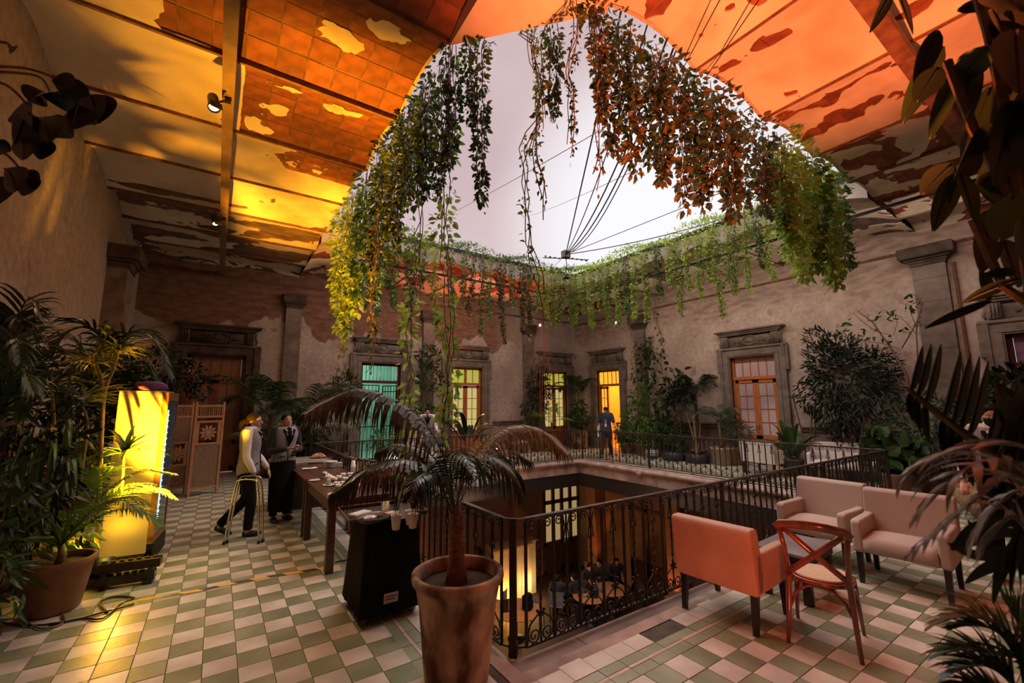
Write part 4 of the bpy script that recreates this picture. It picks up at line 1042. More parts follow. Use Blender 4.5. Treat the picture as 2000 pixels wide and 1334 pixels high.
q = MB(); q.lathe([(.034, 0), (.024, .075), (.001, .077)], 20); o = q.obj('tumbler', mat('frosted_glass', (.55, .5, .45), None, rough=.2, trans=.3), None, True, (p_.x-.02, p_.y, TH+.012)); tag(o, 'upturned glass tumbler standing on a saucer on the near table', 'glass')
random.seed(12)
for k in range(5):
    x, y = ((658, 946), (672, 945), (690, 946), (661, 951), (700, 950))[k]
    cupat(x, y+4, "white coffee cup in the front row on the near table", 'cups in the front row on the near table')
for k, (x, y) in enumerate(((640, 934), (650, 937), (662, 934), (674, 937), (686, 934), (698, 937), (709, 941), (670, 929), (684, 928), (697, 929))):
    cupat(x, y+3, "white coffee cup in the crowd behind, near table", 'cups crowded behind on the near table', rz=random.uniform(0, 6))
for k in range(5):
    p = tp(634+5*k, 928+3*k); q = MB(); q.lathe([(.001, 0), (.026, 0), (.033, .045), (.028, .045), (.001, .01)], 16); o = q.obj('ramekin', WHITE, None, True, (p.x, p.y, TH)); tag(o, "small white ramekin in the row at the near table's back", 'ramekin', 'ramekins in a row on the near table')
PCUP = MB(); PCUP.lathe([(.001, 0), (.028, 0), (.041, .105), (.043, .108), (.038, .105), (.025, .004)], 22, cap=False); PCUP = PCUP.mesh('paper_cup', PAPER, True)
p_ = tp(689, 926)
for k in range(9):
    o = bpy.data.objects.new('paper_cup', PCUP); C.objects.link(o); o.location = (p_.x, p_.y, TH+.105+.011*k); o.rotation_euler = (PI, 0, 0); o.scale = (.85,)*3; tag(o, "paper cup in the tall upturned stack, near table", 'cup', 'upturned stack of paper cups')
# vacuum jugs, urn and bottles
GOLDREF = CHROME
def flask(x, y, h, r, lab, cap=True, rz=0):
    p = tp(x, y); t = thing('vacuum_flask', lab, 'flask', (p.x, p.y, TH), rz)
    q = MB(); q.lathe([(.001, 0), (r, 0), (r, .02), (r*.98, h*.7), (r*.7, h*.85), (r*.68, h*.9)], 24); q.obj('body', CHROME, t, True)
    q = MB(); q.lathe([(r*.72, h*.88), (r*.75, h*.9), (r*.7, h), (r*.3, h*1.03), (.001, h*1.03)], 20); q.tube([(-r*.6, 0, h*.93), (-r*1.5, 0, h*.9), (-r*1.6, 0, h*.5), (-r*.95, 0, h*.4)], .011, 8); q.tube([(r*.5, 0, h*.93), (r*1.1, 0, h*.97)], [.018, .01], 8); q.obj('lid_and_handle', BLACKP, t, True)
flask(702, 933, .26, .048, 'first steel vacuum jug with black lid, beside the stacked paper cups', rz=2.2)
flask(714, 933, .25, .045, 'second steel vacuum jug, just right of the first', rz=2.2)
flask(727, 936, .25, .045, 'third steel vacuum jug, left of the tall dispenser', rz=2.2)
p_ = tp(742, 945); t = thing('coffee_dispenser', 'tall steel coffee dispenser reflecting yellow light on the near table', 'dispenser', (p_.x, p_.y, TH))
q = MB(); q.lathe([(.001, 0), (.06, 0), (.06, .02), (.055, .03), (.055, .36), (.05, .37), (.001, .375)], 24); q.obj('body', CHROME, t, True)
q = MB(); q.lathe([(.045, .37), (.05, .38), (.045, .4), (.001, .405)], 20); q.tube([(.05, 0, .06), (.09, 0, .055), (.09, 0, .035)], .009, 6); q.obj('lid_and_tap', BLACKP, t, True)
p_ = tp(765, 948); t = thing('tea_urn', 'wide steel urn with a domed pale lid behind the palm fronds', 'urn', (p_.x, p_.y, TH))
q = MB(); q.lathe([(.001, .05), (.10, .05), (.105, .08), (.105, .3), (.10, .31)], 26); q.obj('body', CHROME, t, True)
q = MB(); q.lathe([(.108, .31), (.105, .33), (.06, .36), (.02, .37), (.015, .4), (.001, .405)], 26); q.obj('lid', mat('pale_steel', (.6, .58, .56), None, rough=.3, metal=.6), t, True)
for a in range(3): q = MB(); q.tube([(.08*math.cos(a*2.1), .08*math.sin(a*2.1), 0), (.07*math.cos(a*2.1), .07*math.sin(a*2.1), .06)], .01, 6); q.obj('foot', BLACKP, t)
p_ = tp(680, 908); t = thing('steel_pot', 'shiny steel stock pot on the second table', 'pot', (p_.x, p_.y, TH))
q = MB(); q.lathe([(.001, 0), (.085, 0), (.09, .01), (.09, .13), (.094, .135), (.086, .132), (.084, .02), (.001, .01)], 26, cap=False); q.obj('body', CHROME, t, True)
for s in (-1, 1): q = MB(); q.tube([(s*.09, -.03, .1), (s*.12, -.02, .1), (s*.12, .02, .1), (s*.09, .03, .1)], .006, 6); q.obj('handle', CHROME, t)
p_ = tp(663, 912); q = MB(); q.box(-.04, .04, -.04, .04, 0, .075, ch=.004); o = q.obj('napkin_block', mat('grey_paper', (.5, .47, .44), None, rough=.7), None, False, (p_.x, p_.y, TH)); tag(o, 'grey block of paper napkins beside the plate stack on the second table', 'napkins')
p_ = tp(636, 905); q = MB(); q.box(-.045, .045, -.03, .03, 0, .04, ch=.004); o = q.obj('sugar_box', mat('pink_box', (.5, .3, .24), None, rough=.7), None, False, (p_.x, p_.y, TH)); tag(o, 'small pinkish sugar box behind the plate stack', 'box')
# napkin
p_ = tp(605, 916); q = MB(); n_ = 8; random.seed(5)
for i in range(n_+1):
    for j in range(n_+1): q.v.append((-.11+.22*i/n_, -.06+.12*j/n_+.02*math.sin(i), .012+.018*abs(noise.noise(Vector((i*.6, j*.9, 1))))+.004))
for i in range(n_):
    for j in range(n_): a = i*(n_+1)+j; q.f.append((a, a+1, a+n_+2, a+n_+1))
CLOTH = mat('white_cloth', (.66, .62, .58), None, rough=.9)
o = q.obj('napkin', CLOTH, None, True, (p_.x, p_.y, TH-.006)); tag(o, 'crumpled white napkin at the left edge of the second table', 'napkin')
p_ = tp(617, 904); q = MB(); q.lathe([(.001, 0), (.11, 0), (.125, .012), (.12, .014), (.001, .006)], 28); o = q.obj('tray', mat('dark_round_tray', (.05, .045, .045), None, rough=.4), None, True, (p_.x, p_.y, TH)); tag(o, 'dark round tray in front of the bowl of sweets', 'tray')
# bowl of sweets
p_ = onZ(622, 897, TH); t = thing('sweets_bowl', 'wide dark clay bowl heaped with wrapped orange sweets at the end of the second table', 'bowl', (p_.x, p_.y, TH))
q = MB(); q.lathe([(.001, 0), (.09, 0), (.12, .02), (.16, .05), (.155, .052), (.1, .025), (.001, .015)], 28, cap=False); q.obj('bowl', mat('dark_clay', (.06, .02, .015), None, rough=.5), t, True)
q = MB(); random.seed(9)
for k in range(150):
    a, rr = random.uniform(0, 2*PI), .13*math.sqrt(random.random()); z = .03+.085*(1-(rr/.14)**2)*random.uniform(.6, 1)
    m = Matrix.Translation((rr*math.cos(a), rr*math.sin(a), z)) @ Matrix.Rotation(random.uniform(0, 6), 4, 'Z') @ Matrix.Rotation(random.uniform(-1, 1), 4, 'X')
    q.ell((0, 0, 0), (.014, .009, .009), 6, 4, m); 
    for s in (-1, 1): q.add([m @ Vector((s*.013, 0, 0)), m @ Vector((s*.026, .008, .004)), m @ Vector((s*.026, -.008, .002))], [(0, 1, 2)])
q.obj('sweets', mat('orange_wrappers', (.60, .14, .05), (.75, .5, .42), 40, .4, lo=.45, hi=.55), t, kind='stuff')

# ------------------------------------------------------------------ black covered trolley with tray
CX0, CX1, CY0, CY1 = 1.11, 1.56, 3.78, 4.28; CH = .80
t = thing('service_trolley', 'service trolley draped in black cloth, between the buffet table and the big pot', 'trolley', ((CX0+CX1)/2, (CY0+CY1)/2, 0))
a, b_ = (CX1-CX0)/2, (CY1-CY0)/2
rs = []
for z, e in ((.07, .045), (.25, .03), (.5, .012), (CH-.04, -.005), (CH-.01, -.01), (CH, -.03)):
    ring = []
    for k in range(48):
        th = 2*PI*k/48; c_, s_ = math.cos(th), math.sin(th); u = min(1/max(abs(c_), 1e-6), 1/max(abs(s_), 1e-6)); w_ = .008*math.sin(k*2.3)*(CH-z)
        ring.append(Vector(((a+e+w_)*c_*u, (b_+e+w_)*s_*u, z)))
    rs.append(ring)
q = MB(); q.rings(rs); q.obj('black_drape', BLACK, t, True)
for x in (-a+.03, a-.03):
    for y in (-b_+.03, b_-.03):
        q = MB(); q.lathe([(.001, -.012), (.032, -.012), (.034, 0), (.032, .012), (.001, .012)], 14, m=Matrix.Translation((x, y, .034)) @ Matrix.Rotation(PI/2, 4, 'X')); q.box(x-.012, x+.012, y-.02, y+.02, .03, .08); q.obj('caster', mat('grey_caster', (.16, .15, .15), None, rough=.3, metal=.5), t, True)
q = MB(); q.box(-.06, .06, -.004, 0, -.04, .04); o = q.obj('white_label', mat('aged_label', (.42, .34, .28), (.5, .42, .35), 30, .6), t, loc=(-.02, -b_-.05, .19)); o.rotation_euler = (.1, 0, 0)
q = MB(); q.box(-.05, .05, -.006, -.003, .01, .018); q.box(-.05, .03, -.006, -.003, -.012, -.004); o = q.obj('label_lines', BLACKP, t, loc=(-.02, -b_-.051, .19))
ctr = Vector(((CX0+CX1)/2, (CY0+CY1)/2, 0))
TR = mat('dark_tray', (.02, .018, .018), None, rough=.35)
t = thing('serving_tray', 'large dark tray with a worn brass rim on top of the trolley', 'tray', (ctr.x-.02, ctr.y, CH), -.06)
q = MB(); q.box(-.33, .33, -.26, .26, 0, .012, ch=.004); q.obj('tray_base', TR, t)
q = MB(); rr_ = [(-.33, -.26), (.33, -.26), (.33, .26), (-.33, .26)]
pts = [(x*1.02, y*1.02, .04) for x, y in rr_]; q.tube(pts+[pts[0]], .006, 6); q.obj('rim', mat('worn_brass', (.20, .13, .06), (.32, .22, .10), 20, .4, metal=.6), t)
q = MB()
for k in range(4):
    (x0, y0), (x1, y1) = rr_[k], rr_[(k+1) % 4]; q.add([(x0, y0, .01), (x1, y1, .01), (x1*1.02, y1*1.02, .04), (x0*1.02, y0*1.02, .04)], [(0, 1, 2, 3)])
q.obj('tray_side', TR, t)
TZ = CH+.012
def tr(x, y): return onZ(x, y, TZ)
for k, (x, y, l) in enumerate(((773, 1034, 'white paper cup standing alone at the front of the tray'), (806, 1031, 'front paper cup of the pair at the right of the tray'), (800, 1024, 'rear paper cup of the pair at the right of the tray'))):
    p = tr(x, y); o = bpy.data.objects.new('paper_cup', PCUP); C.objects.link(o); o.location = (p.x, p.y, TZ); tag(o, l, 'cup')
p = tr(727, 1020); t = thing('black_bowl', 'black bowl with crumpled foil and a wooden spoon on the tray', 'bowl', (p.x, p.y, TZ))
q = MB(); q.lathe([(.001, 0), (.07, 0), (.11, .02), (.135, .045), (.13, .047), (.1, .025), (.001, .01)], 28, cap=False); q.obj('bowl', BLACKP, t, True)
q = MB(); q.ell((-.02, 0, .03), (.06, .045, .03), 9, 6); 
q.v = [(x+.012*noise.noise(Vector((x*60, y*60, z*60))), y+.012*noise.noise(Vector((y*70, x*50, 3))), z+.012*noise.noise(Vector((z*70, x*60, 8)))) for x, y, z in q.v]; q.obj('crumpled_foil', mat('foil', (.5, .46, .44), (.7, .66, .63), 30, .35, metal=.3), t)
q = MB(); q.tube([(.0, .0, .03), (.1, .05, .07), (.17, .09, .1)], [.012, .005, .006], 8, flat=.5); q.obj('wooden_spoon', WOOD_OR, t, True)
p = tr(752, 1003); q = MB(); q.lathe([(.001, 0), (.028, 0), (.034, .1), (.031, .1), (.026, .006)], 20, cap=False); o = q.obj('glass_tumbler', mat('clear_tumbler', (.8, .75, .6), None, rough=.05, trans=.6), None, True, (p.x, p.y, TZ)); tag(o, 'clear glass tumbler with yellow glints at the back of the tray', 'glass')
p = tr(783, 1012); q = MB(); q.add([(-.07, -.03, 0), (.06, -.03, 0), (.05, .05, 0), (-.05, .05, .01), (.0, .0, .085)], [(0, 1, 4), (1, 2, 4), (2, 3, 4), (3, 0, 4)]); o = q.obj('napkin', CLOTH, None, False, (p.x, p.y, TZ)); tag(o, 'pointed folded white napkin at the back right of the tray', 'napkin')
p = tr(745, 1006); q = MB(); q.lathe([(.001, 0), (.05, 0), (.085, .018), (.08, .02), (.001, .008)], 24, cap=False); o = q.obj('plate', mat('pinkish_plate', (.5, .38, .34), None, rough=.4), None, True, (p.x-.04, p.y, TZ)); tag(o, 'pinkish saucer behind the black bowl on the tray', 'plate')
p = tr(767, 1008); q = MB(); q.ell((0, 0, .03), (.065, .05, .02), 14, 6); o = q.obj('bread_roll', mat('cream_food', (.58, .45, .36), (.66, .54, .45), 9, .6), None, True, (p.x, p.y+.02, TZ-.012)); tag(o, 'flat cream roll beside the black bowl on the tray', 'bread')
p = tr(703, 1012); q = MB(); q.box(-.09, .09, -.05, .05, 0, .05, ch=.008); o = q.obj('napkin_pack', CLOTH, None, False, (p.x, p.y, TZ)); o.rotation_euler = (0, 0, .5); tag(o, 'pack of white napkins on the left corner of the tray', 'napkins')

# ------------------------------------------------------------------ fridge, screen, fixtures on the left
t = thing('drinks_fridge', 'tall glass-fronted drinks fridge with a white side panel glowing yellow', 'fridge', (-.95, 6.70, 0), -.10)
WP = mat('white_fridge_panel', (.40, .36, .27), (.46, .41, .31), 3, .35)
q = MB(); q.box(0, .40, 0, .62, .10, 1.95, ch=.006); q.obj('cabinet', WP, t)
q = MB(); q.box(.01, .39, .02, .6, .0, .10); q.obj('plinth', BLACKP, t)
q = MB(); q.box(.40, .46, 0, .025, .22, 1.93); q.box(.40, .46, .595, .62, .22, 1.93); q.box(.40, .46, 0, .62, 1.83, 1.93); q.box(.40, .46, 0, .62, .2, .27); q.obj('door_frame', mat('bronze_frame', (.20, .09, .03), (.28, .13, .05), 6, .35), t)
q = MB(); q.box(.445, .452, .03, .59, .27, 1.83); q.obj('glass_door', mat('dark_fridge_glass', (.10, .13, .14), None, rough=.06, spec=.9), t)
q = MB(); q.box(.453, .462, .05, .10, .45, 1.72); 
for k in range(18): q.box(.453, .466, .04, .12, .46+.07*k, .475+.07*k)
q.obj('led_strip', mat('cool_led', (.5, .8, .8), (.9, 1, 1), 60, .4, emis=(.45, .78, .85), estr=.8), t)
q = MB()
for k in range(14): q.box(.455, .475, .02, .6, .02+.013*k, .028+.013*k)
q.obj('bottom_grille', BLACKP, t)
q = MB(); q.rings([[Vector((.2+r_*math.cos(a), .2+r_*.8*math.sin(a), z)) for a in [2*PI*k/20 for k in range(20)]] for r_, z in ((.15, 1.95), (.165, 1.98), (.15, 2.03), (.09, 2.06), (.02, 2.065))])
o = q.obj('purple_bag', mat('purple_cloth', (.09, .03, .14), (.16, .06, .22), 6, .8, bump=.3), None, True, (-.88, 6.6, 0)); tag(o, 'rounded purple cloth bundle on top of the drinks fridge', 'bag')
q = MB(); q.box(-.2, .2, -.15, .15, 0, .42, ch=.01); q.box(-.17, .17, -.12, .12, .42, .43); o = q.obj('planter_box', WP, None, False, (-1.22, 6.5, 0)); tag(o, 'pale box glowing yellow behind the left terracotta pot', 'box')
# folding screen
SW = mat('light_screen_wood', (.34, .17, .08), (.44, .23, .12), 5, .5, stretch=(6, 6, 1)); WV = mat('woven_reed', (.16, .10, .055), (.25, .16, .09), 30, .8, bump=.4, bscale=80)
t = thing('folding_screen', 'light wooden folding screen with woven panels and cut-out flowers', 'screen', (0, 0, 0))
def screen_leaf(p0, p1, flower):
    p0, p1 = Vector((*p0, 0)), Vector((*p1, 0)); d = p1-p0; w = d.length; m = frame(p0, d)
    H_ = 1.80
    fr = MB()
    for x in (0, w-.045): fr.box(x, x+.045, -.018, .018, .0, H_+.04, m)
    zs = [.12, flower-.24, flower+.20, 1.52, 1.74]
    for z in sorted(set(zs)): fr.box(.045, w-.045, -.016, .016, z, z+.04, m)
    fr.obj('screen_frame', SW, t)
    lat = MB()
    for k in range(12): x = .055+(w-.11)*k/11; lat.box(x-.006, x+.006, -.008, .008, 1.56, 1.74, m)
    lat.obj('lattice', SW, t)
    for z0, z1 in ((.16, flower-.24), (flower+.24, 1.52)):
        if z1-z0 > .12: q = MB(); q.box(.045, w-.045, -.006, .006, z0, z1, m); q.obj('woven_panel', WV, t)
    fl = MB(); cx = w/2; cz = flower
    fl.prism([(.05*math.cos(a), .05*math.sin(a)) for a in [2*PI*k/14 for k in range(14)]], -.008, .008, m @ Matrix.Translation((cx, 0, cz)) @ Matrix.Rotation(PI/2, 4, 'X'))
    for k in range(10):
        a = 2*PI*k/10; mm_ = m @ Matrix.Translation((cx, 0, cz)) @ Matrix.Rotation(PI/2, 4, 'X') @ Matrix.Rotation(a, 4, 'Z')
        fl.prism([(.045, -.008), (.11, -.028), (.165, 0), (.11, .028), (.045, .008)], -.007, .007, mm_)
    for x in (.045, w-.105): fl.box(x, x+.06 if x < w/2 else x+.06, -.01, .01, cz-.2, cz+.2, m)
    fl.obj('flower_cutout', SW, t)
screen_leaf((-1.25, 11.45), (-.78, 11.0), .88); screen_leaf((-.78, 11.0), (-.40, 11.25), .80); screen_leaf((-.36, 10.75), (.14, 10.98), 1.22)
# LED floor fixtures behind the pot
t = thing('stage_light', 'bright yellow floor uplight behind the left terracotta pot', 'uplight', (-.86, 6.12, 0))
q = MB(); q.box(-.14, .14, -.08, .08, .02, .10, ch=.01); q.box(-.16, -.145, -.04, .04, 0, .2); q.box(.145, .16, -.04, .04, 0, .2); q.obj('yoke', BLACKP, t)
Fm = Matrix.Translation((0, 0, .19)) @ Matrix.Rotation(-.35, 4, 'X')
q = MB(); q.lathe([(.001, -.08), (.09, -.08), (.11, -.04), (.12, .06), (.11, .06), (.1, .03), (.001, .03)], 20, m=Fm); q.obj('lamp_head', BLACKP, t, True)
q = MB(); q.lathe([(.001, .035), (.1, .035), (.1, .045), (.001, .047)], 20, m=Fm); q.obj('lamp_lens', mat('yellow_lens', (1, .6, .1), None, emis=(1, .55, .06), estr=14), t)
YEL = (1, .385, .012)
spot('yellow_uplight_spot', (-.60, 5.95, .36), (.65, 7.3, 5.6), 5600, YEL, 76, .75, .05)
spot('yellow_uplight_fridge', (-.98, 6.0, .3), (-.72, 6.85, 1.1), 20, (1, .50, .01), 95, .6, .06)
point('yellow_spill', (-1.05, 6.2, .35), 7, (1, .47, .01), .05)
spot('yellow_floor_spill', (-.72, 6.0, .45), (-.3, 4.5, 0), 34, (1, .46, .04), 45, .9, .04)
t = thing('led_bar', 'stack of black metal light bars on the floor right of the left pot', 'light bar', (-.62, 5.95, 0), -.12)
for k, (z, w_, x) in enumerate(((.03, .46, 0), (.15, .5, .02))):
    q = MB(); q.box(x-w_/2, x+w_/2, -.05, .05, z, z+.09, ch=.008); bb = q.obj('bar_body', mat('dark_metal', (.05, .035, .025), None, rough=.3, metal=.8), t)
    for i in range(7): q = MB(); q.lathe([(.001, 0), (.02, 0), (.022, .012), (.001, .012)], 10, c=(x-w_/2+.05+(w_-.1)*i/6, 0, z+.09)); q.obj('lens', BLACKP, bb)
    for e_ in (x-w_/2+.07, x+w_/2-.07): q = MB(); q.box(e_-.02, e_+.02, -.07, .07, 0, z+.02); q.obj('bracket', BLACKP, t)
def tubeobj(name, pts, r, mt, label, cat, n=3, group=None):
    pts = [Vector(p) for p in pts]; out = []
    for i in range(len(pts)-1):
        p0, p1, p2, p3 = pts[max(i-1, 0)], pts[i], pts[i+1], pts[min(i+2, len(pts)-1)]
        for k in range(n): s = k/n; out.append(.5*((2*p1)+(p2-p0)*s+(2*p0-5*p1+4*p2-p3)*s*s+(3*p1-p0-3*p2+p3)*s**3))
    out.append(pts[-1]); q = MB(); q.tube(out, r, 7); return tag(q.obj(name, mt, None, True), label, cat, group)
g0 = lambda x, y, z=.012: onZ(x, y, z)
hz_m = bpy.data.materials.new('hazard_tape'); hz_m.use_nodes = True; nt = hz_m.node_tree; b = nt.nodes['Principled BSDF']; b.inputs['Roughness'].default_value = .4
tc = nt.nodes.new('ShaderNodeTexCoord'); wv = nt.nodes.new('ShaderNodeTexWave'); wv.inputs['Scale'].default_value = 2.3; wv.bands_direction = 'DIAGONAL'; wv.inputs['Distortion'].default_value = 0.6; wv.inputs['Detail'].default_value = 1
rp = nt.nodes.new('ShaderNodeValToRGB'); rp.color_ramp.interpolation = 'CONSTANT'; rp.color_ramp.elements[0].color = (.02, .015, .01, 1); rp.color_ramp.elements[1].color = (.75, .45, .02, 1); rp.color_ramp.elements[1].position = .5
nt.links.new(tc.outputs['Object'], wv.inputs[0]); nt.links.new(wv.outputs[0], rp.inputs[0]); nt.links.new(rp.outputs[0], b.inputs['Base Color'])
pts = [g0(x, y, .006) for x, y in ((222, 1183), (280, 1170), (340, 1160), (400, 1150), (460, 1137), (520, 1126), (580, 1117), (634, 1108))]
q = MB(); r0, r1, r2 = [], [], []
for i, p in enumerate(pts):
    d = (pts[min(i+1, 7)]-pts[max(i-1, 0)]).normalized(); nrm = Vector((-d.y, d.x, 0))
    r0.append(p+nrm*.032-Vector((0, 0, .004))); r1.append(p+Vector((0, 0, .007))); r2.append(p-nrm*.032-Vector((0, 0, .004)))
q.rings([r0, r1, r2], cap=False, close=False); tag(q.obj('hazard_tape', hz_m, None, False), 'yellow and black hazard tape strip taped over a cable across the floor', 'tape')
tubeobj('cable', [g0(*p) for p in ((0, 1215), (60, 1222), (140, 1212), (200, 1196), (262, 1180))], .007, BLACKP, 'black cable along the foot of the left terracotta pot', 'cable')
tubeobj('cable', [g0(*p) for p in ((95, 1222), (160, 1208), (200, 1208), (235, 1180), (262, 1168), (225, 1165), (195, 1176), (210, 1196))], .008, BLACKP, 'looped black cable at the start of the hazard tape', 'cable')
tubeobj('cable', [g0(*p) for p in ((0, 1206), (35, 1190), (52, 1215), (90, 1228), (128, 1210), (100, 1180), (60, 1186))], .007, mat('grey_cable', (.16, .12, .09), None, rough=.5), 'grey-brown cable coil in front of the left terracotta pot', 'cable')
tubeobj('cable', [g0(*p) for p in ((655, 1098), (675, 1094), (697, 1093))], .007, BLACKP, 'short black cable between the table leg and the trolley', 'cable')
# red uplight
t = thing('stage_light', 'small floor uplight throwing orange light on the far red ceiling', 'uplight', (8.35, 13.3, 0))
q = MB(); q.box(-.1, .1, -.06, .06, 0, .05); q.lathe([(.001, .05), (.08, .05), (.09, .17), (.08, .17), (.001, .15)], 16); q.obj('lamp_head', BLACKP, t)
q = MB(); q.ell((0, 0, .17), (.07, .07, .03), 14, 6); q.obj('lamp_lens', mat('orange_lens', (1, .5, .2), None, emis=(1, .42, .16), estr=14), t)
ORG = (1, .15, .03)
spot('orange_uplight_far', (8.35, 13.25, .25), (6.3, 11.4, 5.6), 900, (1, .13, .03), 62, .5)
# orange uplight by the near railing, low on the floor just before the frame
t = thing('stage_light', 'floor uplight washing the near ceiling with orange light', 'uplight', (2.15, .75, 0))
q = MB(); q.box(-.12, .12, -.08, .08, 0, .06); q.lathe([(.001, .06), (.09, .06), (.11, .2), (.1, .2), (.001, .18)], 16); q.obj('lamp_head', BLACKP, t)
q = MB(); q.ell((0, 0, .2), (.09, .09, .02), 14, 6); q.obj('lamp_lens', mat('orange_lens2', (1, .4, .15), None, emis=(1, .25, .08), estr=10), t)
spot('orange_uplight_near', (2.15, .75, .28), (3.5, .95, 5.6), 2800, (1, .19, .05), 70, .6, .06)
spot('orange_uplight_chair', (2.15, .75, .24), (3.6, 2.1, .6), 95, (1, .12, .03), 46, .7, .05)
# ------------------------------------------------------------------ people
SKIN = mat('skin', (.42, .22, .15), (.50, .28, .19), 6, .5)
HAIR = mat('dark_hair', (.008, .005, .004), (.018, .011, .008), 40, .65, spec=.12)
EYEW = mat('eye_white', (.6, .57, .54), None, rough=.2); EYED = mat('eye_dark', (.02, .012, .01), None, rough=.1); LIP = mat('lips', (.34, .10, .08), None, rough=.4)
SHIRTW = mat('white_shirt', (.62, .58, .54), (.70, .66, .62), 8, .8, bump=.15, bscale=20)
VEST = mat('grey_waistcoat', (.22, .20, .21), (.28, .26, .27), 30, .75)
NAVY = mat('navy_shirt', (.02, .03, .055), (.035, .05, .08), 8, .8)
def ringv(c, rx, ry, u, v, n=16): return [c+u*(rx*math.cos(2*PI*k/n))+v*(ry*math.sin(2*PI*k/n)) for k in range(n)]
def loft(mb, secs, n=16):
    """secs: (centre, rx, ry, u, v)"""
    return mb.rings([ringv(Vector(c), rx, ry, Vector(u), Vector(v), n) for c, rx, ry, u, v in secs])
def smooth(pts, rs, n=3):
    pts = [Vector(p) for p in pts]; P, R = [], []
    for i in range(len(pts)-1):
        p0, p1, p2, p3 = pts[max(i-1, 0)], pts[i], pts[i+1], pts[min(i+2, len(pts)-1)]
        for k in range(n): s = k/n; P.append(.5*((2*p1)+(p2-p0)*s+(2*p0-5*p1+4*p2-p3)*s*s+(3*p1-p0-3*p2+p3)*s**3)); R.append(rs[i]+(rs[i+1]-rs[i])*s)
    P.append(pts[-1]); R.append(rs[-1]); return P, R
def remeshed(mb, name, mt, parent, vox):
    o = mb.obj(name, mt, parent); m = o.modifiers.new('r', 'REMESH'); m.mode = 'VOXEL'; m.voxel_size = vox; m.use_smooth_shade = True
    s = o.modifiers.new('s', 'SMOOTH'); s.iterations = 2; s.factor = .4
    dg = bpy.context.evaluated_depsgraph_get(); me = bpy.data.meshes.new_from_object(o.evaluated_get(dg)); o.modifiers.clear(); o.data = me; me.name = name
    me.shade_smooth(); return o
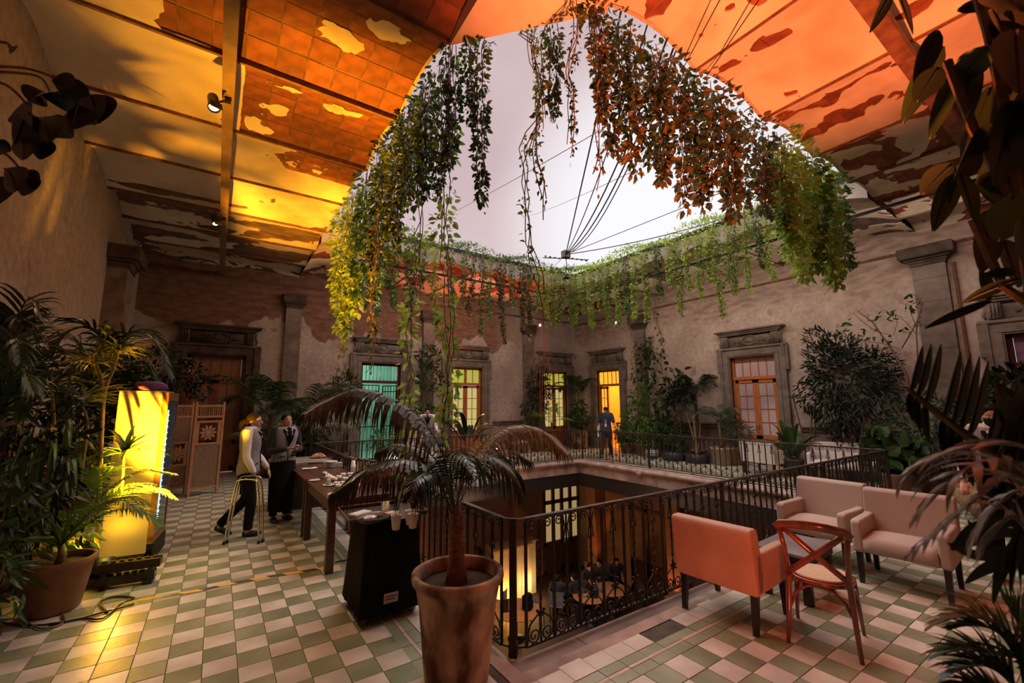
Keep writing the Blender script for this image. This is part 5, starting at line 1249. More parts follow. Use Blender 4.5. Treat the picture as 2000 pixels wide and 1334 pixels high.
def person(label, loc, rz, S=1.0, spine=((0, 0, .95), (0, .0, 1.15), (0, .01, 1.38)), head=(0, .03, 1.56), look=(0, 0), arms=None, hands=None, legs=None, feet=None, fem=1, vox=.011,
           shirt=None, vest=None, trousers=BLACK, skirt=None, sleeve=1., hairstyle='bun', mask=False, tie=None, shoes=BLACKP, hair=HAIR, shirtlow=False, detail=True):
    """faces local +y; +x is the person's right-hand side seen from behind"""
    t = thing('person', label, 'person', loc, rz); t.scale = (S,)*3
    X, Y, Z = Vector((1, 0, 0)), Vector((0, 1, 0)), Vector((0, 0, 1))
    pel, mid, ch = [Vector(p) for p in spine]; hd = Vector(head)
    ax = (ch-pel).normalized(); u = X; v = ax.cross(X)*1; v = Z.cross(X) if abs(v.length) < .1 else v.normalized()
    def torso(mb, e, top=1.0, low=0.0, n=20):
        secs = []
        prof = [(-.14, .10, .09), (-.09, .155, .115), (0, .172, .122), (.10, .155, .108), (.22, .142, .103), (.33, .155, .112), (.43, .170, .115), (.50, .172, .105), (.55, .15, .085), (.58, .095, .065)]
        for h, rx, ry in prof:
            if h < low or h > top: continue
            f = max(0, min(1, h/.45)); c = (pel.lerp(mid, f*2) if f < .5 else mid.lerp(ch, f*2-1))
            if h < 0: c = pel+Z*h
            if h > .45: c = ch+ax*(h-.45)
            yo = Vector((0, .012 if .28 < h < .48 and fem else 0, 0)); secs.append((c+yo, rx+e, ry+e+(.012 if .28 < h < .48 and fem else 0), u, v))
        return loft(mb, secs, n)
    body = MB(); torso(body, -.004)
    neck = ch+ax*.10; hb = hd-Z*.06
    P, R = smooth([ch+ax*.04, neck+(hb-neck)*.3, hb+Vector((0, -.01, 0))], [.07, .052, .05]); body.tube(P, R, 12)
    Rm = Matrix.Rotation(look[0], 4, 'Z') @ Matrix.Rotation(look[1], 4, 'X'); Hm = Matrix.Translation(hd) @ Rm
    hs = [(-.118, .022, .025, .045), (-.108, .040, .042, .032), (-.085, .052, .062, .02), (-.055, .060, .078, .008), (-.02, .068, .088, .002), (.02, .073, .094, -.003), (.055, .073, .094, -.006), (.085, .064, .084, -.008), (.108, .044, .06, -.008), (.12, .014, .02, -.008)]
    body.rings([[Hm @ Vector((rx*math.cos(2*PI*k/20), yc+ry*math.sin(2*PI*k/20), z)) for k in range(20)] for z, rx, ry, yc in hs])
    body.tube([Hm @ Vector(p) for p in ((0, .082, .03), (0, .098, .005), (0, .108, -.018), (0, .092, -.032))], [.008, .010, .015, .010], 8)
    for s in (-1, 1):
        body.ell((0, 0, 0), (.012, .022, .032), 10, 6, Hm @ Matrix.Translation((s*.073, -.008, -.008)))
        body.ell((0, 0, 0), (.02, .02, .014), 8, 5, Hm @ Matrix.Translation((s*.034, .062, -.03)))
    A = arms or {}; Lg = legs or {}
    shz = ch+ax*.055
    joints = {}
    for s in (-1, 1):
        sh = shz+X*s*(.165 if fem else .185); el, wr = [Vector(p) for p in A.get(s, ((s*.24, -.02, 1.12), (s*.25, .06, .87)))]
        joints[s] = (sh, el, wr)
        P, R = smooth([shz+X*s*.10, sh, sh.lerp(el, .5), el, el.lerp(wr, .35), wr], [.055, .058, .046, .038, .040, .025]); body.tube(P, R, 12)
        hdv = Vector(hands[s]) if hands and s in hands else (wr-el).normalized(); hdv.normalize()
        side = hdv.cross(Z); side = side.normalized() if side.length > .2 else hdv.cross(Y).normalized(); up = side.cross(hdv)
        pc = wr+hdv*.045
        body.ell((0, 0, 0), (.05, .036, .016), 12, 6, Matrix(((hdv.x, side.x, up.x, pc.x), (hdv.y, side.y, up.y, pc.y), (hdv.z, side.z, up.z, pc.z), (0, 0, 0, 1))))
        for k, (off, ln) in enumerate(((-.028, .058), (-.010, .072), (.009, .075), (.027, .066))):
            b0 = pc+hdv*.03+side*off; body.tube([b0, b0+hdv*ln*.45, b0+hdv*ln*.8-up*ln*.25, b0+hdv*ln*.95-up*ln*.5], [.010, .0095, .0085, .0075], 7)
        b0 = pc-hdv*.015+side*s*-.03*(1 if hdv.z < .5 else 1); body.tube([b0, b0+side*s*-.025+hdv*.02, b0+side*s*-.03+hdv*.045-up*.012], [.012, .0105, .0085], 7)
    for s in (-1, 1):
        hip = pel+X*s*.09-Z*.06; kn, an = [Vector(p) for p in Lg.get(s, ((s*.10, .02, .5), (s*.10, -.01, .085)))]
        P, R = smooth([hip, hip.lerp(kn, .5), kn, kn.lerp(an, .35), an], [.088, .072, .054, .052, .034]); body.tube(P, R, 12)
        fd = Vector(feet[s]) if feet and s in feet else Vector((s*.15, 1, 0)); fd.normalize()
        body.tube([an-Z*.02-fd*.03, an+fd*.05-Z*.045, an+fd*.15-Z*.058], [.038, .036, .022], 10)
        joints[('l', s)] = (hip, kn, an, fd)
    BO = remeshed(body, 'body', SKIN, t, vox)
    # face
    if detail:
        q = MB(); d_ = MB()
        for s in (-1, 1):
            q.ell((0, 0, 0), (.014, .006, .007), 10, 5, Hm @ Matrix.Translation((s*.031, .083, .006)))
            d_.ell((0, 0, 0), (.0065, .004, .0065), 8, 5, Hm @ Matrix.Translation((s*.031, .0875, .006)))
            d_.tube([Hm @ Vector((s*.014, .090, .026)), Hm @ Vector((s*.032, .090, .032)), Hm @ Vector((s*.050, .080, .027))], .0035, 5)
        q.obj('eyes', EYEW, BO, True); d_.obj('irises_and_brows', EYED, BO, True)
        if not mask: q = MB(); q.tube([Hm @ Vector(p) for p in ((-.024, .078, -.062), (-.01, .090, -.060), (0, .091, -.061), (.01, .090, -.060), (.024, .078, -.062))], [.002, .006, .0065, .006, .002], 6, flat=.8); q.obj('lips', LIP, BO, True)
        else:
            q = MB(); q.rings([[Hm @ Vector((rx*math.cos(a), yc+ry*math.sin(a), z)) for a in [PI*k/14 for k in range(15)]] for z, rx, ry, yc in ((-.112, .045, .05, .032), (-.085, .058, .07, .022), (-.05, .066, .094, .012), (-.02, .070, .112, .004), (-.005, .071, .098, .002))], cap=False, close=False); q.obj('face_mask', BLACK, BO, True)
    q = MB(); q.ell((0, 0, 0), (.081, .098, .094), 18, 12, Hm @ Matrix.Translation((0, -.014, .046)))
    q.ell((0, 0, 0), (.076, .06, .085), 14, 8, Hm @ Matrix.Translation((0, -.052, -.015)))
    if hairstyle == 'pony': P, R = smooth([Hm @ Vector(p) for p in ((0, -.09, .03), (0, -.15, .0), (0, -.17, -.08), (0, -.15, -.2))], [.03, .05, .045, .015]); q.tube(P, R, 10)
    if hairstyle == 'bun': q.ell((0, 0, 0), (.045, .04, .045), 12, 8, Hm @ Matrix.Translation((0, -.115, .03)))
    if hairstyle == 'short': q.ell((0, 0, 0), (.078, .05, .03), 12, 6, Hm @ Matrix.Translation((0, .035, .088)))
    q.obj('hair', hair, BO, True)
    # clothes
    if shirt:
        q = MB(); torso(q, .012, low=-.15 if shirtlow else -.05)
        for s in (-1, 1):
            sh, el, wr = joints[s]; end = el.lerp(wr, .93) if sleeve >= 1 else sh.lerp(el, sleeve)
            pts = [shz+X*s*.09, sh, sh.lerp(el, .5), el, el.lerp(wr, .4), end] if sleeve >= 1 else [shz+X*s*.09, sh, end]
            rr = [.058, .068, .056, .050, .050, .036] if sleeve >= 1 else [.06, .073, .066]
            P, R = smooth(pts, rr); q.tube(P, R, 14)
        q.ell((0, 0, 0), (.07, .06, .03), 14, 6, Matrix.Translation(ch+ax*.115))
        o = remeshed(q, 'shirt', shirt, t, max(vox, .011))
        cl = MB()
        for s in (-1, 1): cl.add([ch+ax*.15+Vector((s*.012, .06, 0)), ch+ax*.15+Vector((s*.065, .01, .012)), ch+ax*.09+Vector((s*.10, .08, -.02)), ch+ax*.03+Vector((s*.035, .150, 0))], [(0, 1, 2, 3)])
        if detail: cl.obj('collar', SHIRTW if shirt is not NAVY else NAVY, t)
    if vest:
        q = MB(); torso(q, .024, low=-.10, top=.56)
        # open the neckline: v-shaped placket shown by lapels
        q.obj('waistcoat', vest, t, True)
        q = MB()
        for s in (-1, 1): q.tube([ch+ax*.10+Vector((s*.085, .02, .01)), ch+ax*.04+Vector((s*.075, .135, 0)), ch-ax*.10+Vector((s*.032, .165, 0)), ch-ax*.20+Vector((0, .148, 0))], [.014, .02, .018, .008], 8, flat=.4)
        P = [ch-ax*.20+Vector((0, .145, 0)), mid+Vector((0, .135, 0)), pel+Vector((0, .150, -.02))]; q.tube(P, .006, 6)
        q.obj('lapels', BLACK, t, True)
        q = MB()
        for s in (-1, 1): q.box(-.045, .045, -.004, .004, -.007, .007, Matrix.Translation(pel+Vector((s*.085, .128, .06))))
        q.obj('pockets', BLACK, t)
    if tie:
        q = MB(); q.tube([ch+ax*.11+Vector((0, .07, 0)), ch+ax*.06+Vector((0, .128, 0)), ch-ax*.05+Vector((0, .160, 0)), ch-ax*.15+Vector((0, .152, 0))], [.03, .04, .036, .014], 8, flat=.4); q.obj('black_tie', tie, t, True)
    if skirt:
        q = MB(); q.rings([ringv(pel+Z*z+Y*yo, rx, ry, X, Y, 24) for z, rx, ry, yo in ((.13, .158, .118, 0), (.0, .19, .145, 0), (-.15, .20, .155, .0), (-.5, .19, .16, 0), (skirt, .18, .16, 0))]); q.obj('skirt', BLACK, t, True)
    if trousers:
        q = MB(); loft(q, [(pel+Z*z, rx, ry, X, Y) for z, rx, ry in ((-.16, .16, .115), (-.09, .178, .132), (0, .180, .130), (.10, .162, .118))], 20)
        for s in (-1, 1):
            hip, kn, an, fd = joints[('l', s)]; P, R = smooth([hip, hip.lerp(kn, .5), kn, kn.lerp(an, .45), an+Z*.01], [.10, .088, .070, .065, .058]); q.tube(P, R, 14)
        remeshed(q, 'trousers', trousers, t, max(vox, .012))
    for s in (-1, 1):
        hip, kn, an, fd = joints[('l', s)]; q = MB()
        b0 = an-Z*.045; sl = fd.z
        q.tube([b0-fd*.06, b0-fd*.045, b0+fd*.03, b0+fd*.12, b0+fd*.175], [.022, .038, .042, .038, .018], 12, flat=1); q.v = [(x, y, max(z, b0.z-.04) if abs(sl) < .2 else z) for x, y, z in q.v]; q.obj('shoe', shoes, t, True)
    return t

dirz = lambda dx, dy: math.atan2(dy, dx)-PI/2      # rz so that local +y faces (dx,dy)
# woman with the folded stand (faces to the right of the picture)
fA = onZ(470, 1046)
person('woman in grey waistcoat and white sleeves with ponytail, leaning on the folded stand', (fA.x, fA.y, 0), dirz(.75, -.25), .985, look=(-.15, .05),
       spine=((0, .03, .92), (0, .035, 1.14), (0, .03, 1.37)), head=(0, .06, 1.555),
       arms={-1: ((-.24, .05, 1.10), (-.20, .24, .86)), 1: ((.245, .06, 1.09), (.22, .17, .85))}, hands={1: (0, .3, -1), -1: (0, .3, -1)},
       legs={1: ((.10, .12, .49), (.08, .10, .085)), -1: ((-.09, .0, .48), (-.10, -.30, .13))}, feet={1: (.1, 1, 0), -1: (-.05, .85, -.45)},
       shirt=SHIRTW, vest=VEST, tie=BLACK, hairstyle='pony', vox=.0095)
fB = onZ(545, 1017)
person('woman in grey waistcoat with black sleeves and long black skirt, hands together', (fB.x, fB.y, 0), dirz(.35, -1), .97, look=(-.1, .12),
       arms={-1: ((-.25, .02, 1.10), (-.06, .26, 1.12)), 1: ((.25, .02, 1.10), (.05, .28, 1.14))}, hands={1: (-.6, .6, .5), -1: (.6, .5, .4)},
       shirt=mat('black_shirt', (.015, .014, .016), (.03, .028, .03), 8, .8), vest=VEST, tie=BLACK, skirt=-.78, hairstyle='bun', vox=.0095)
# folded tray stand (golden reflections)
f1, f2 = onZ(437, 1064), onZ(505, 1062)
t = thing('tray_stand', 'folded chrome tray stand with black straps held by the woman in front', 'stand', (0, 0, 0))
f1 = Vector((f1.x, f1.y, 0)); f2 = Vector((f2.x, f2.y, 0)); dx = (f2-f1); wN = Vector((-dx.y, dx.x, 0)).normalized()
for k, (off, ht) in enumerate(((0, .80), (.055, .83))):
    a, b_ = f1+wN*off+dx*.02*k, f2+wN*off+dx*.05*k
    P, R = smooth([a+Vector((0, 0, .015)), a.lerp(b_, .12)+Vector((0, 0, ht*.6)), a.lerp(b_, .2)+Vector((0, 0, ht-.08)), a.lerp(b_, .28)+Vector((0, 0, ht)), a.lerp(b_, .74)+Vector((0, 0, ht)), a.lerp(b_, .84)+Vector((0, 0, ht-.08)), a.lerp(b_, .92)+Vector((0, 0, ht*.6)), b_+Vector((0, 0, .015))], [.0125]*8, 5)
    q = MB(); q.tube(P, R, 10); q.obj('tube_frame', CHROME, t, True)
    for e in (a, b_): q = MB(); q.lathe([(.001, 0), (.018, 0), (.018, .035), (.014, .04)], 12, c=tuple(e)); q.obj('rubber_foot', BLACKP, t, True)
q = MB()
for s in (.38, .58, .66): p = f1.lerp(f2, s)+wN*.03; q.box(-.022, .022, -.035, .035, .62, .835, Matrix.Translation(p) @ Matrix.Rotation(math.atan2(dx.y, dx.x), 4, 'Z'))
q.obj('strap', BLACK, t)
# man in navy on the far gallery
fm = onZ(1187, 893)
tm_ = person('man in navy shirt with lanyard and white tote bag on the far gallery', (fm.x, fm.y, 0), dirz(-.9, -.55), .95, fem=0, look=(0, -.35),
       spine=((0, 0, .95), (0, .01, 1.17), (0, .03, 1.41)), head=(0, .07, 1.60),
       arms={1: ((.26, -.03, 1.13), (.27, .02, .88)), -1: ((-.27, .06, 1.15), (-.40, .22, 1.0))}, hands={-1: (-.7, .6, -.3)},
       legs={1: ((.12, .10, .52), (.16, .22, .085)), -1: ((-.09, .04, .50), (-.10, -.18, .10))},
       shirt=NAVY, sleeve=.85, trousers=mat('navy_trousers', (.015, .018, .028), None, rough=.8), hairstyle='short', vox=.014, shirtlow=True, shoes=mat('dark_sneaker', (.05, .05, .06), None, rough=.5))
q = MB(); q.tube([(-.07, .02, 1.50), (-.03, .14, 1.3), (0, .155, 1.16)], .006, 5); q.tube([(.07, .02, 1.50), (.03, .14, 1.3), (0, .155, 1.16)], .006, 5); q.box(-.035, .035, .15, .156, 1.05, 1.16); q.obj('lanyard_badge', CLOTH, tm_)
t = thing('tote_bag', 'white tote bag on the right shoulder of the man in navy', 'bag', (fm.x, fm.y, 0), dirz(-.9, -.55)); t.scale = (.95,)*3
q = MB(); q.box(.25, .31, -.24, .10, .68, 1.06, ch=.02); q.obj('bag', CLOTH, t)
q = MB()
for y in (-.17, .03): q.tube([(.26, y, 1.04), (.22, y*.3, 1.35), (.16, 0, 1.53)], .009, 5)
q.obj('strap', CLOTH, t)
# masked waiter on the right
fw_ = Vector((6.72, .93, 0))
person('waiter in striped waistcoat and black face mask behind the blurred leaves, right edge', tuple(fw_), dirz(-.85, -.1), 1.0, fem=0, look=(.1, -.1),
       spine=((0, 0, .96), (0, .01, 1.18), (0, .03, 1.42)), head=(0, .06, 1.62),
       arms={1: ((.28, .02, 1.14), (.27, .22, .95)), -1: ((-.28, 0, 1.14), (-.27, .14, .90))},
       legs={1: ((.11, .08, .5), (.12, .04, .085)), -1: ((-.10, -.02, .5), (-.12, -.16, .085))},
       shirt=mat('striped_white_shirt', (.42, .36, .36), (.70, .64, .60), 14, .8, stretch=(6, 6, .2)), vest=mat('striped_waistcoat', (.13, .11, .11), (.30, .27, .27), 30, .8, stretch=(2, 2, .1)), mask=True, hairstyle='short', tie=BLACK, vox=.011)
# waiter on the far left gallery, mostly behind fronds
ff = onY(832, 905, 12.3)
person('waiter in white shirt and dark tie on the far gallery, behind the palm fronds', (ff.x, 12.3, 0), dirz(-.3, -1), .98, fem=0, shirt=SHIRTW, vest=VEST, tie=BLACK, hairstyle='short', vox=.015,
       arms={1: ((.26, .03, 1.12), (.08, .25, 1.15)), -1: ((-.27, .02, 1.13), (-.3, .2, 1.0))})
# diners below
DARKJ = mat('black_jacket', (.012, .011, .012), (.025, .022, .024), 8, .8)
LT = mat('orange_tabletop', (.42, .16, .06), (.52, .21, .08), 5, .35)  # plain orange-brown tabletop colour
def round_table(label, x, y, r=.55):
    p = onZ(x, y, LZ+.75); t = thing('round_table', label, 'table', (p.x, p.y, LZ))
    q = MB(); q.lathe([(.001, .72), (r-.02, .72), (r, .735), (r, .75), (.001, .755)], 32); q.obj('tabletop', LT, t, False)
    q = MB(); q.lathe([(.25, 0), (.24, .02), (.04, .05), (.035, .7), (.1, .72)], 18); q.obj('pedestal', BLACKP, t, True)
    return t, p
ta, PA = round_table('round orange-topped table at the foot of the lit bar in the courtyard below', 1008, 1190, .72)
tb_, PB = round_table('small round table among the diners in the courtyard below', 1152, 1165, .5)
tc_, PC = round_table('round table behind the diners, further right in the courtyard below', 1192, 1150, .55)
def diner(label, x, y, face, jacket=DARKJ, S=.98, hr=HAIR):
    p = onZ(x, y, LZ)
    return person(label, (p.x, p.y, LZ), face, S, fem=0, spine=((0, 0, .52), (0, .02, .75), (0, .06, .98)), head=(0, .12, 1.17), look=(0, -.1),
       arms={1: ((.27, .12, .75), (.12, .38, .80)), -1: ((-.27, .12, .75), (-.12, .38, .80))},
       legs={1: ((.12, .45, .50), (.12, .42, .085)), -1: ((-.12, .45, .50), (-.12, .40, .085))}, shirt=jacket, trousers=BLACK, hairstyle='short', vox=.02, hair=hr, detail=False)
GREYC = mat('grey_chair', (.13, .13, .14), (.2, .2, .21), 5, .6)
def lchair(label, x, y, face, grp=None):
    p = onZ(x, y, LZ); t = thing('dining_chair', label, 'chair', (p.x, p.y, LZ), face, grp)
    q = MB(); q.box(-.22, .22, -.2, .24, .43, .47, ch=.01); q.obj('seat', GREYC, t)
    q = MB(); q.rings([[Vector((x_, -.2-.02*z-.05*math.cos(x_*5)+.05, .47+.42*z)) for x_ in (-.22, -.1, 0, .1, .22)] for z in (0, .5, 1)], cap=False, close=False); q.obj('backrest', GREYC, t, True)
    for a in (-.2, .2):
        for b_ in (-.18, .2): l = MB(); l.tube([(a*1.05, b_*1.05, 0), (a, b_, .44)], .014, 6); l.obj('leg', BLACKP, t)
for lab, x, y, f_, in (('diner in black jacket seated left in the courtyard below, seen from behind', 1090, 1212, -.9), ('diner in black jacket seated in the middle of the courtyard below', 1128, 1208, .2), ('diner in dark clothes leaning over the small round table below', 1165, 1212, 1.2), ('diner with pale shirt collar facing the viewer across the small table below', 1150, 1178, PI-.3), ('diner in black seated furthest back, beside the right-hand round table below', 1175, 1168, 1.9), ('guest in dark clothes seated by the dark doorway below', 1205, 1165, 2.6)):
    diner(lab, x, y, f_)
    lchair('grey chair under the '+{1090: 'diner on the left of the group below', 1128: 'diner in the middle of the group below', 1165: 'diner at the right front of the group below', 1150: 'pale-collared diner across the small table below', 1175: 'diner furthest back in the courtyard below', 1205: 'guest by the dark doorway below'}[x], x, y, f_)
for k, (x, y, f_) in enumerate(((1045, 1225, -1.0), (975, 1210, .6))): lchair(('grey empty chair right of the orange round table below', 'grey empty chair left of the orange round table below')[k], x, y, f_)
p = PA; t = thing('black_backpack', 'black backpack with a yellow-lit edge standing on the orange round table below', 'bag', (p.x+.25, p.y-.2, LZ+.755), .4)
q = MB(); q.box(-.14, .14, -.09, .09, 0, .42, ch=.04); q.box(-.11, .11, -.13, -.09, .03, .24, ch=.02); q.obj('bag', BLACK, t)
q = MB(); q.tube([(-.03, 0, .41), (-.03, 0, .46), (.03, 0, .46), (.03, 0, .41)], .008, 6); q.obj('handle', BLACKP, t)
t = thing('menu_stand', 'dark menu board standing on the orange round table below', 'menu', (p.x-.35, p.y+.05, LZ+.755), -.3)
q = MB(); q.box(-.11, .11, -.008, .008, 0, .32); q.box(-.12, .12, -.05, .05, 0, .012); q.obj('board', BLACKP, t)
# ------------------------------------------------------------------ foliage helpers
def leaf_cloud(name, pos, dirs, size, mt, parent=None, wr=.36, bend=.25, roll=None, **kw):
    """many small folded leaves as one mesh; pos,dirs (N,3), size (N)"""
    pos = np.asarray(pos, float); d = np.asarray(dirs, float); n = len(pos); size = np.asarray(size, float)
    d /= np.linalg.norm(d, axis=1)[:, None]+1e-9
    rnd = RNG.normal(size=(n, 3)); sd = np.cross(d, rnd); sd /= np.linalg.norm(sd, axis=1)[:, None]+1e-9; nr = np.cross(sd, d)
    tmpl = np.array([[0, 0, 0], [.30, -1, .10], [.34, 0, -.05], [.30, 1, .10], [.70, -.72, .02], [.70, .72, .02], [1, 0, -.25]])
    T = tmpl.copy(); out = np.empty((n, 7, 3))
    for k in range(7):
        l, s, z = T[k]; out[:, k] = pos+d*(l*size)[:, None]+sd*(s*wr*.5*size)[:, None]+nr*((z*bend*2-bend*l*l)*size*.5)[:, None]
    fs = [(0, 2, 1), (0, 3, 2), (1, 2, 6, 4), (2, 3, 5, 6)]
    F = []
    for f in fs:
        a = np.array(f)[None, :]+7*np.arange(n)[:, None]; F += a.tolist()
    me = bpy.data.meshes.new(name); me.from_pydata(out.reshape(-1, 3).tolist(), [], F); me.materials.append(mt); me.update()
    o = bpy.data.objects.new(name, me); C.objects.link(o); o.parent = parent
    for k, v in kw.items(): o[k] = v
    return o
def bez(pts, n=12):
    P, _ = smooth(pts, [0]*len(pts), n); return P
def frond(parent, pts, ll=.4, n=26, w=.016, mt=None, droop=.6, start=.12, name='frond', rach=.008, ang=.9, taper=.5, vee=.25, seg=4, rm=None):
    """pinnate palm frond along pts; leaflets hang by droop"""
    P = bez(pts, 8); q = MB(); Lt = [0]
    for i in range(1, len(P)): Lt.append(Lt[-1]+(P[i]-P[i-1]).length)
    tot = Lt[-1]
    def at(s):
        d = s*tot
        for i in range(1, len(P)):
            if Lt[i] >= d: f = (d-Lt[i-1])/(Lt[i]-Lt[i-1]+1e-9); return P[i-1].lerp(P[i], f), (P[i]-P[i-1]).normalized()
        return P[-1], (P[-1]-P[-2]).normalized()
    q.tube(P, [rach*(1-.75*i/len(P)) for i in range(len(P))], 5)
    for k in range(n):
        s = start+(1-start)*(k+.5)/n; p, t = at(s)
        side = t.cross(Vector((0, 0, 1))); side = side.normalized() if side.length > .05 else Vector((1, 0, 0)); up = side.cross(t)
        prof = (math.sin(PI*min(1, (s-start)/(1-start)*.75+.22)))**.6
        L_ = ll*max(.25, prof)*random.uniform(.9, 1.08); a = ang*(1-.45*(s-start)/(1-start))
        for sg in (-1, 1):
            d = (side*sg*math.sin(a)+t*math.cos(a)+up*vee).normalized(); d += Vector((random.uniform(-.06, .06), random.uniform(-.06, .06), random.uniform(-.05, .05)))
            pts_ = [p]; cur = p.copy(); dd = d.copy()
            for i in range(seg): dd = (dd+Vector((0, 0, -droop*(.35+i*.35)/seg*2))).normalized(); cur = cur+dd*L_/seg; pts_.append(cur.copy())
            ws = [w*.5]+[w*(1-(i/seg)**2*.96) for i in range(1, seg+1)]
            q.ribbon(pts_, ws, side=t, fold=.0)
    return q.obj(name, mt, parent, False)
def rosette(parent, c, n=60, L_=.4, w=.012, mt=None, up=.5, droop=.8, name='leaf_head', spread=1., seg=4, one=True, axis=None):
    q = MB(); c = Vector(c)
    for k in range(n):
        az = random.uniform(0, 2*PI); el = random.uniform(-.5, 1)*up+.3
        d = Vector((math.cos(az)*math.cos(el)*spread, math.sin(az)*math.cos(el)*spread, math.sin(el))).normalized()
        cur = c+Vector((0, 0, random.uniform(-.06, .04)))*L_*2; pts = [cur.copy()]; l = L_*random.uniform(.75, 1.1)
        for i in range(seg): d = (d+Vector((0, 0, -droop*(.2+.3*i)/seg*1.6))).normalized(); cur = cur+d*l/seg; pts.append(cur.copy())
        q.ribbon(pts, [w*.6]+[w*(1-(i/seg)**2.2*.95) for i in range(1, seg+1)], fold=.25)
    return q.obj(name, mt, parent, False)
def big_leaf(parent, base, tip, width, mt, sag=.12, name='leaf', fold=.2, normal=None, stalk=None):
    base, tip = Vector(base), Vector(tip); n = 8; L_ = (tip-base).length; q = MB()
    pts = [base.lerp(tip, k/n)+Vector((0, 0, sag*L_*4*(k/n)*(1-k/n)*.5-sag*L_*(k/n)**3*.5)) for k in range(n+1)]
    ws = [width*max(.03, math.sin(PI*(.04+.94*(k/n)**.85)))**.75 for k in range(n+1)]
    q.ribbon(pts, ws, side=normal, fold=fold)
    q.tube(pts, [.004*(1-k/n)+.001 for k in range(n+1)], 5)
    if stalk is not None: q.tube([Vector(stalk), (Vector(stalk)+base)/2+Vector((0, 0, -.01)), base], .004, 5)
    return q.obj(name, mt, parent, True)
def pot(parent, r, h, mt, r0=None, rim=.02, name='pot', z=0):
    r0 = r0 or r*.75; q = MB()
    q.lathe([(.001, z), (r0*.9, z), (r0, z+.02), (r*.98, z+h-.06), (r*1.04, z+h-.05), (r*1.05, z+h-.005), (r*1.0, z+h), (r*.92, z+h-.005), (r*.9, z+h-.07)], 28, cap=False); o = q.obj(name, mt, parent, True)
    q = MB(); q.lathe([(.001, z+h-.05), (r*.5, z+h-.045), (r*.91, z+h-.06)], 20, cap=False); q.obj('soil', SOIL, parent, True)
    return o
def bushpts(blobs, n):
    out = []; tot = sum(b[1]**2 for b in blobs)
    for c, r_ in blobs:
        m = int(n*r_**2/tot)
        v = RNG.normal(size=(m, 3)); v /= np.linalg.norm(v, axis=1)[:, None]; rr = r_*RNG.uniform(.45, 1, m)**.5
        out.append(np.array(c)+v*rr[:, None]*np.array([1, 1, 1.05]))
    return np.concatenate(out)
def bush(parent, blobs, n, size, mt, down=.5, wr=.3, name='foliage', jit=.3):
    p = bushpts(blobs, n); cen = np.mean([b[0] for b in blobs], axis=0); d = p-cen; d /= np.linalg.norm(d, axis=1)[:, None]
    d = d+RNG.normal(size=d.shape)*jit*2; d[:, 2] -= down
    return leaf_cloud(name, p, d, size*RNG.uniform(.6, 1.2, len(p)), mt, parent, wr=wr, kind='stuff')
def palm(label, loc, rz=0, n=9, L_=1.4, ll=.4, h=.6, mt=None, trunk=.05, potm=None, potr=.2, poth=.35, droop=.55, nl=22, w=.014, group=None, cat='palm', arch=.5, seed=1, name='potted_palm', el=(0.5, 1.2), spread=1):
    random.seed(seed); t = thing(name, label, cat, loc, rz, group)
    z0 = 0
    if potm: pot(t, potr, poth, potm); z0 = poth-.05
    q = MB()
    if trunk: q.tube([(0, 0, z0-.02), (.02, 0, z0+h*.5), (0, .01, z0+h)], [trunk*1.2, trunk, trunk*.8], 10); q.obj('trunk', STEM_G if trunk < .04 else STEM, t, True)
    for k in range(n):
        az = 2*PI*k/n+random.uniform(-.3, .3); e = random.uniform(*el); l = L_*random.uniform(.8, 1.1)
        d = Vector((math.cos(az)*math.cos(e)*spread, math.sin(az)*math.cos(e)*spread, math.sin(e))); p = Vector((0, 0, z0+h)); pts = [p.copy()]; dd = d.copy()
        for i in range(4): dd = (dd+Vector((0, 0, -arch*.45*i))).normalized(); p = p+dd*l/4; pts.append(p.copy())
        frond(t, pts, ll=ll, n=nl, w=w, mt=mt, droop=droop, start=.25)
    return t
def fanleaf(parent, c, d, r_, mt, n=26, name='fan_leaf', droop=.4, stalk=None, w=.011):
    c = Vector(c); d = Vector(d).normalized(); side = d.cross(Vector((0, 0, 1))); side = side.normalized() if side.length > .1 else Vector((1, 0, 0)); q = MB()
    for k in range(n):
        a = -2.3+4.6*k/(n-1); dd = d*math.cos(a)+side*math.sin(a); cur = c.copy(); pts = [cur.copy()]
        for i in range(4): dd = (dd+Vector((0, 0, -droop*(.1+.3*i)))).normalized(); cur = cur+dd*r_/4; pts.append(cur.copy())
        q.ribbon(pts, [w*.8, w*1.6, w*1.3, w*.7, w*.1])
    if stalk is not None: q.tube([Vector(stalk), (Vector(stalk)+c)/2+Vector((0, 0, .04)), c], .007, 6)
    return q.obj(name, mt, parent)
def fan_palm(label, loc, n=9, L_=.9, r_=.5, mt=None, potm=None, potr=.2, poth=.35, h=.3, seed=1, cat='palm', group=None, name='potted_fan_palm'):
    random.seed(seed); t = thing(name, label, cat, loc, 0, group); z0 = 0
    if potm: pot(t, potr, poth, potm); z0 = poth-.05
    q = MB(); q.tube([(0, 0, z0), (.01, .01, z0+h)], [.05, .04], 10); q.obj('trunk', STEM, t, True)
    for k in range(n):
        az = 2*PI*k/n+random.uniform(-.3, .3); e = random.uniform(.3, 1.3); d = Vector((math.cos(az)*math.cos(e), math.sin(az)*math.cos(e), math.sin(e))); c = Vector((0, 0, z0+h))+d*L_*random.uniform(.7, 1)
        fanleaf(t, c, d+Vector((0, 0, -.4)), r_*random.uniform(.8, 1.1), mt, stalk=(0, 0, z0+h))
    return t
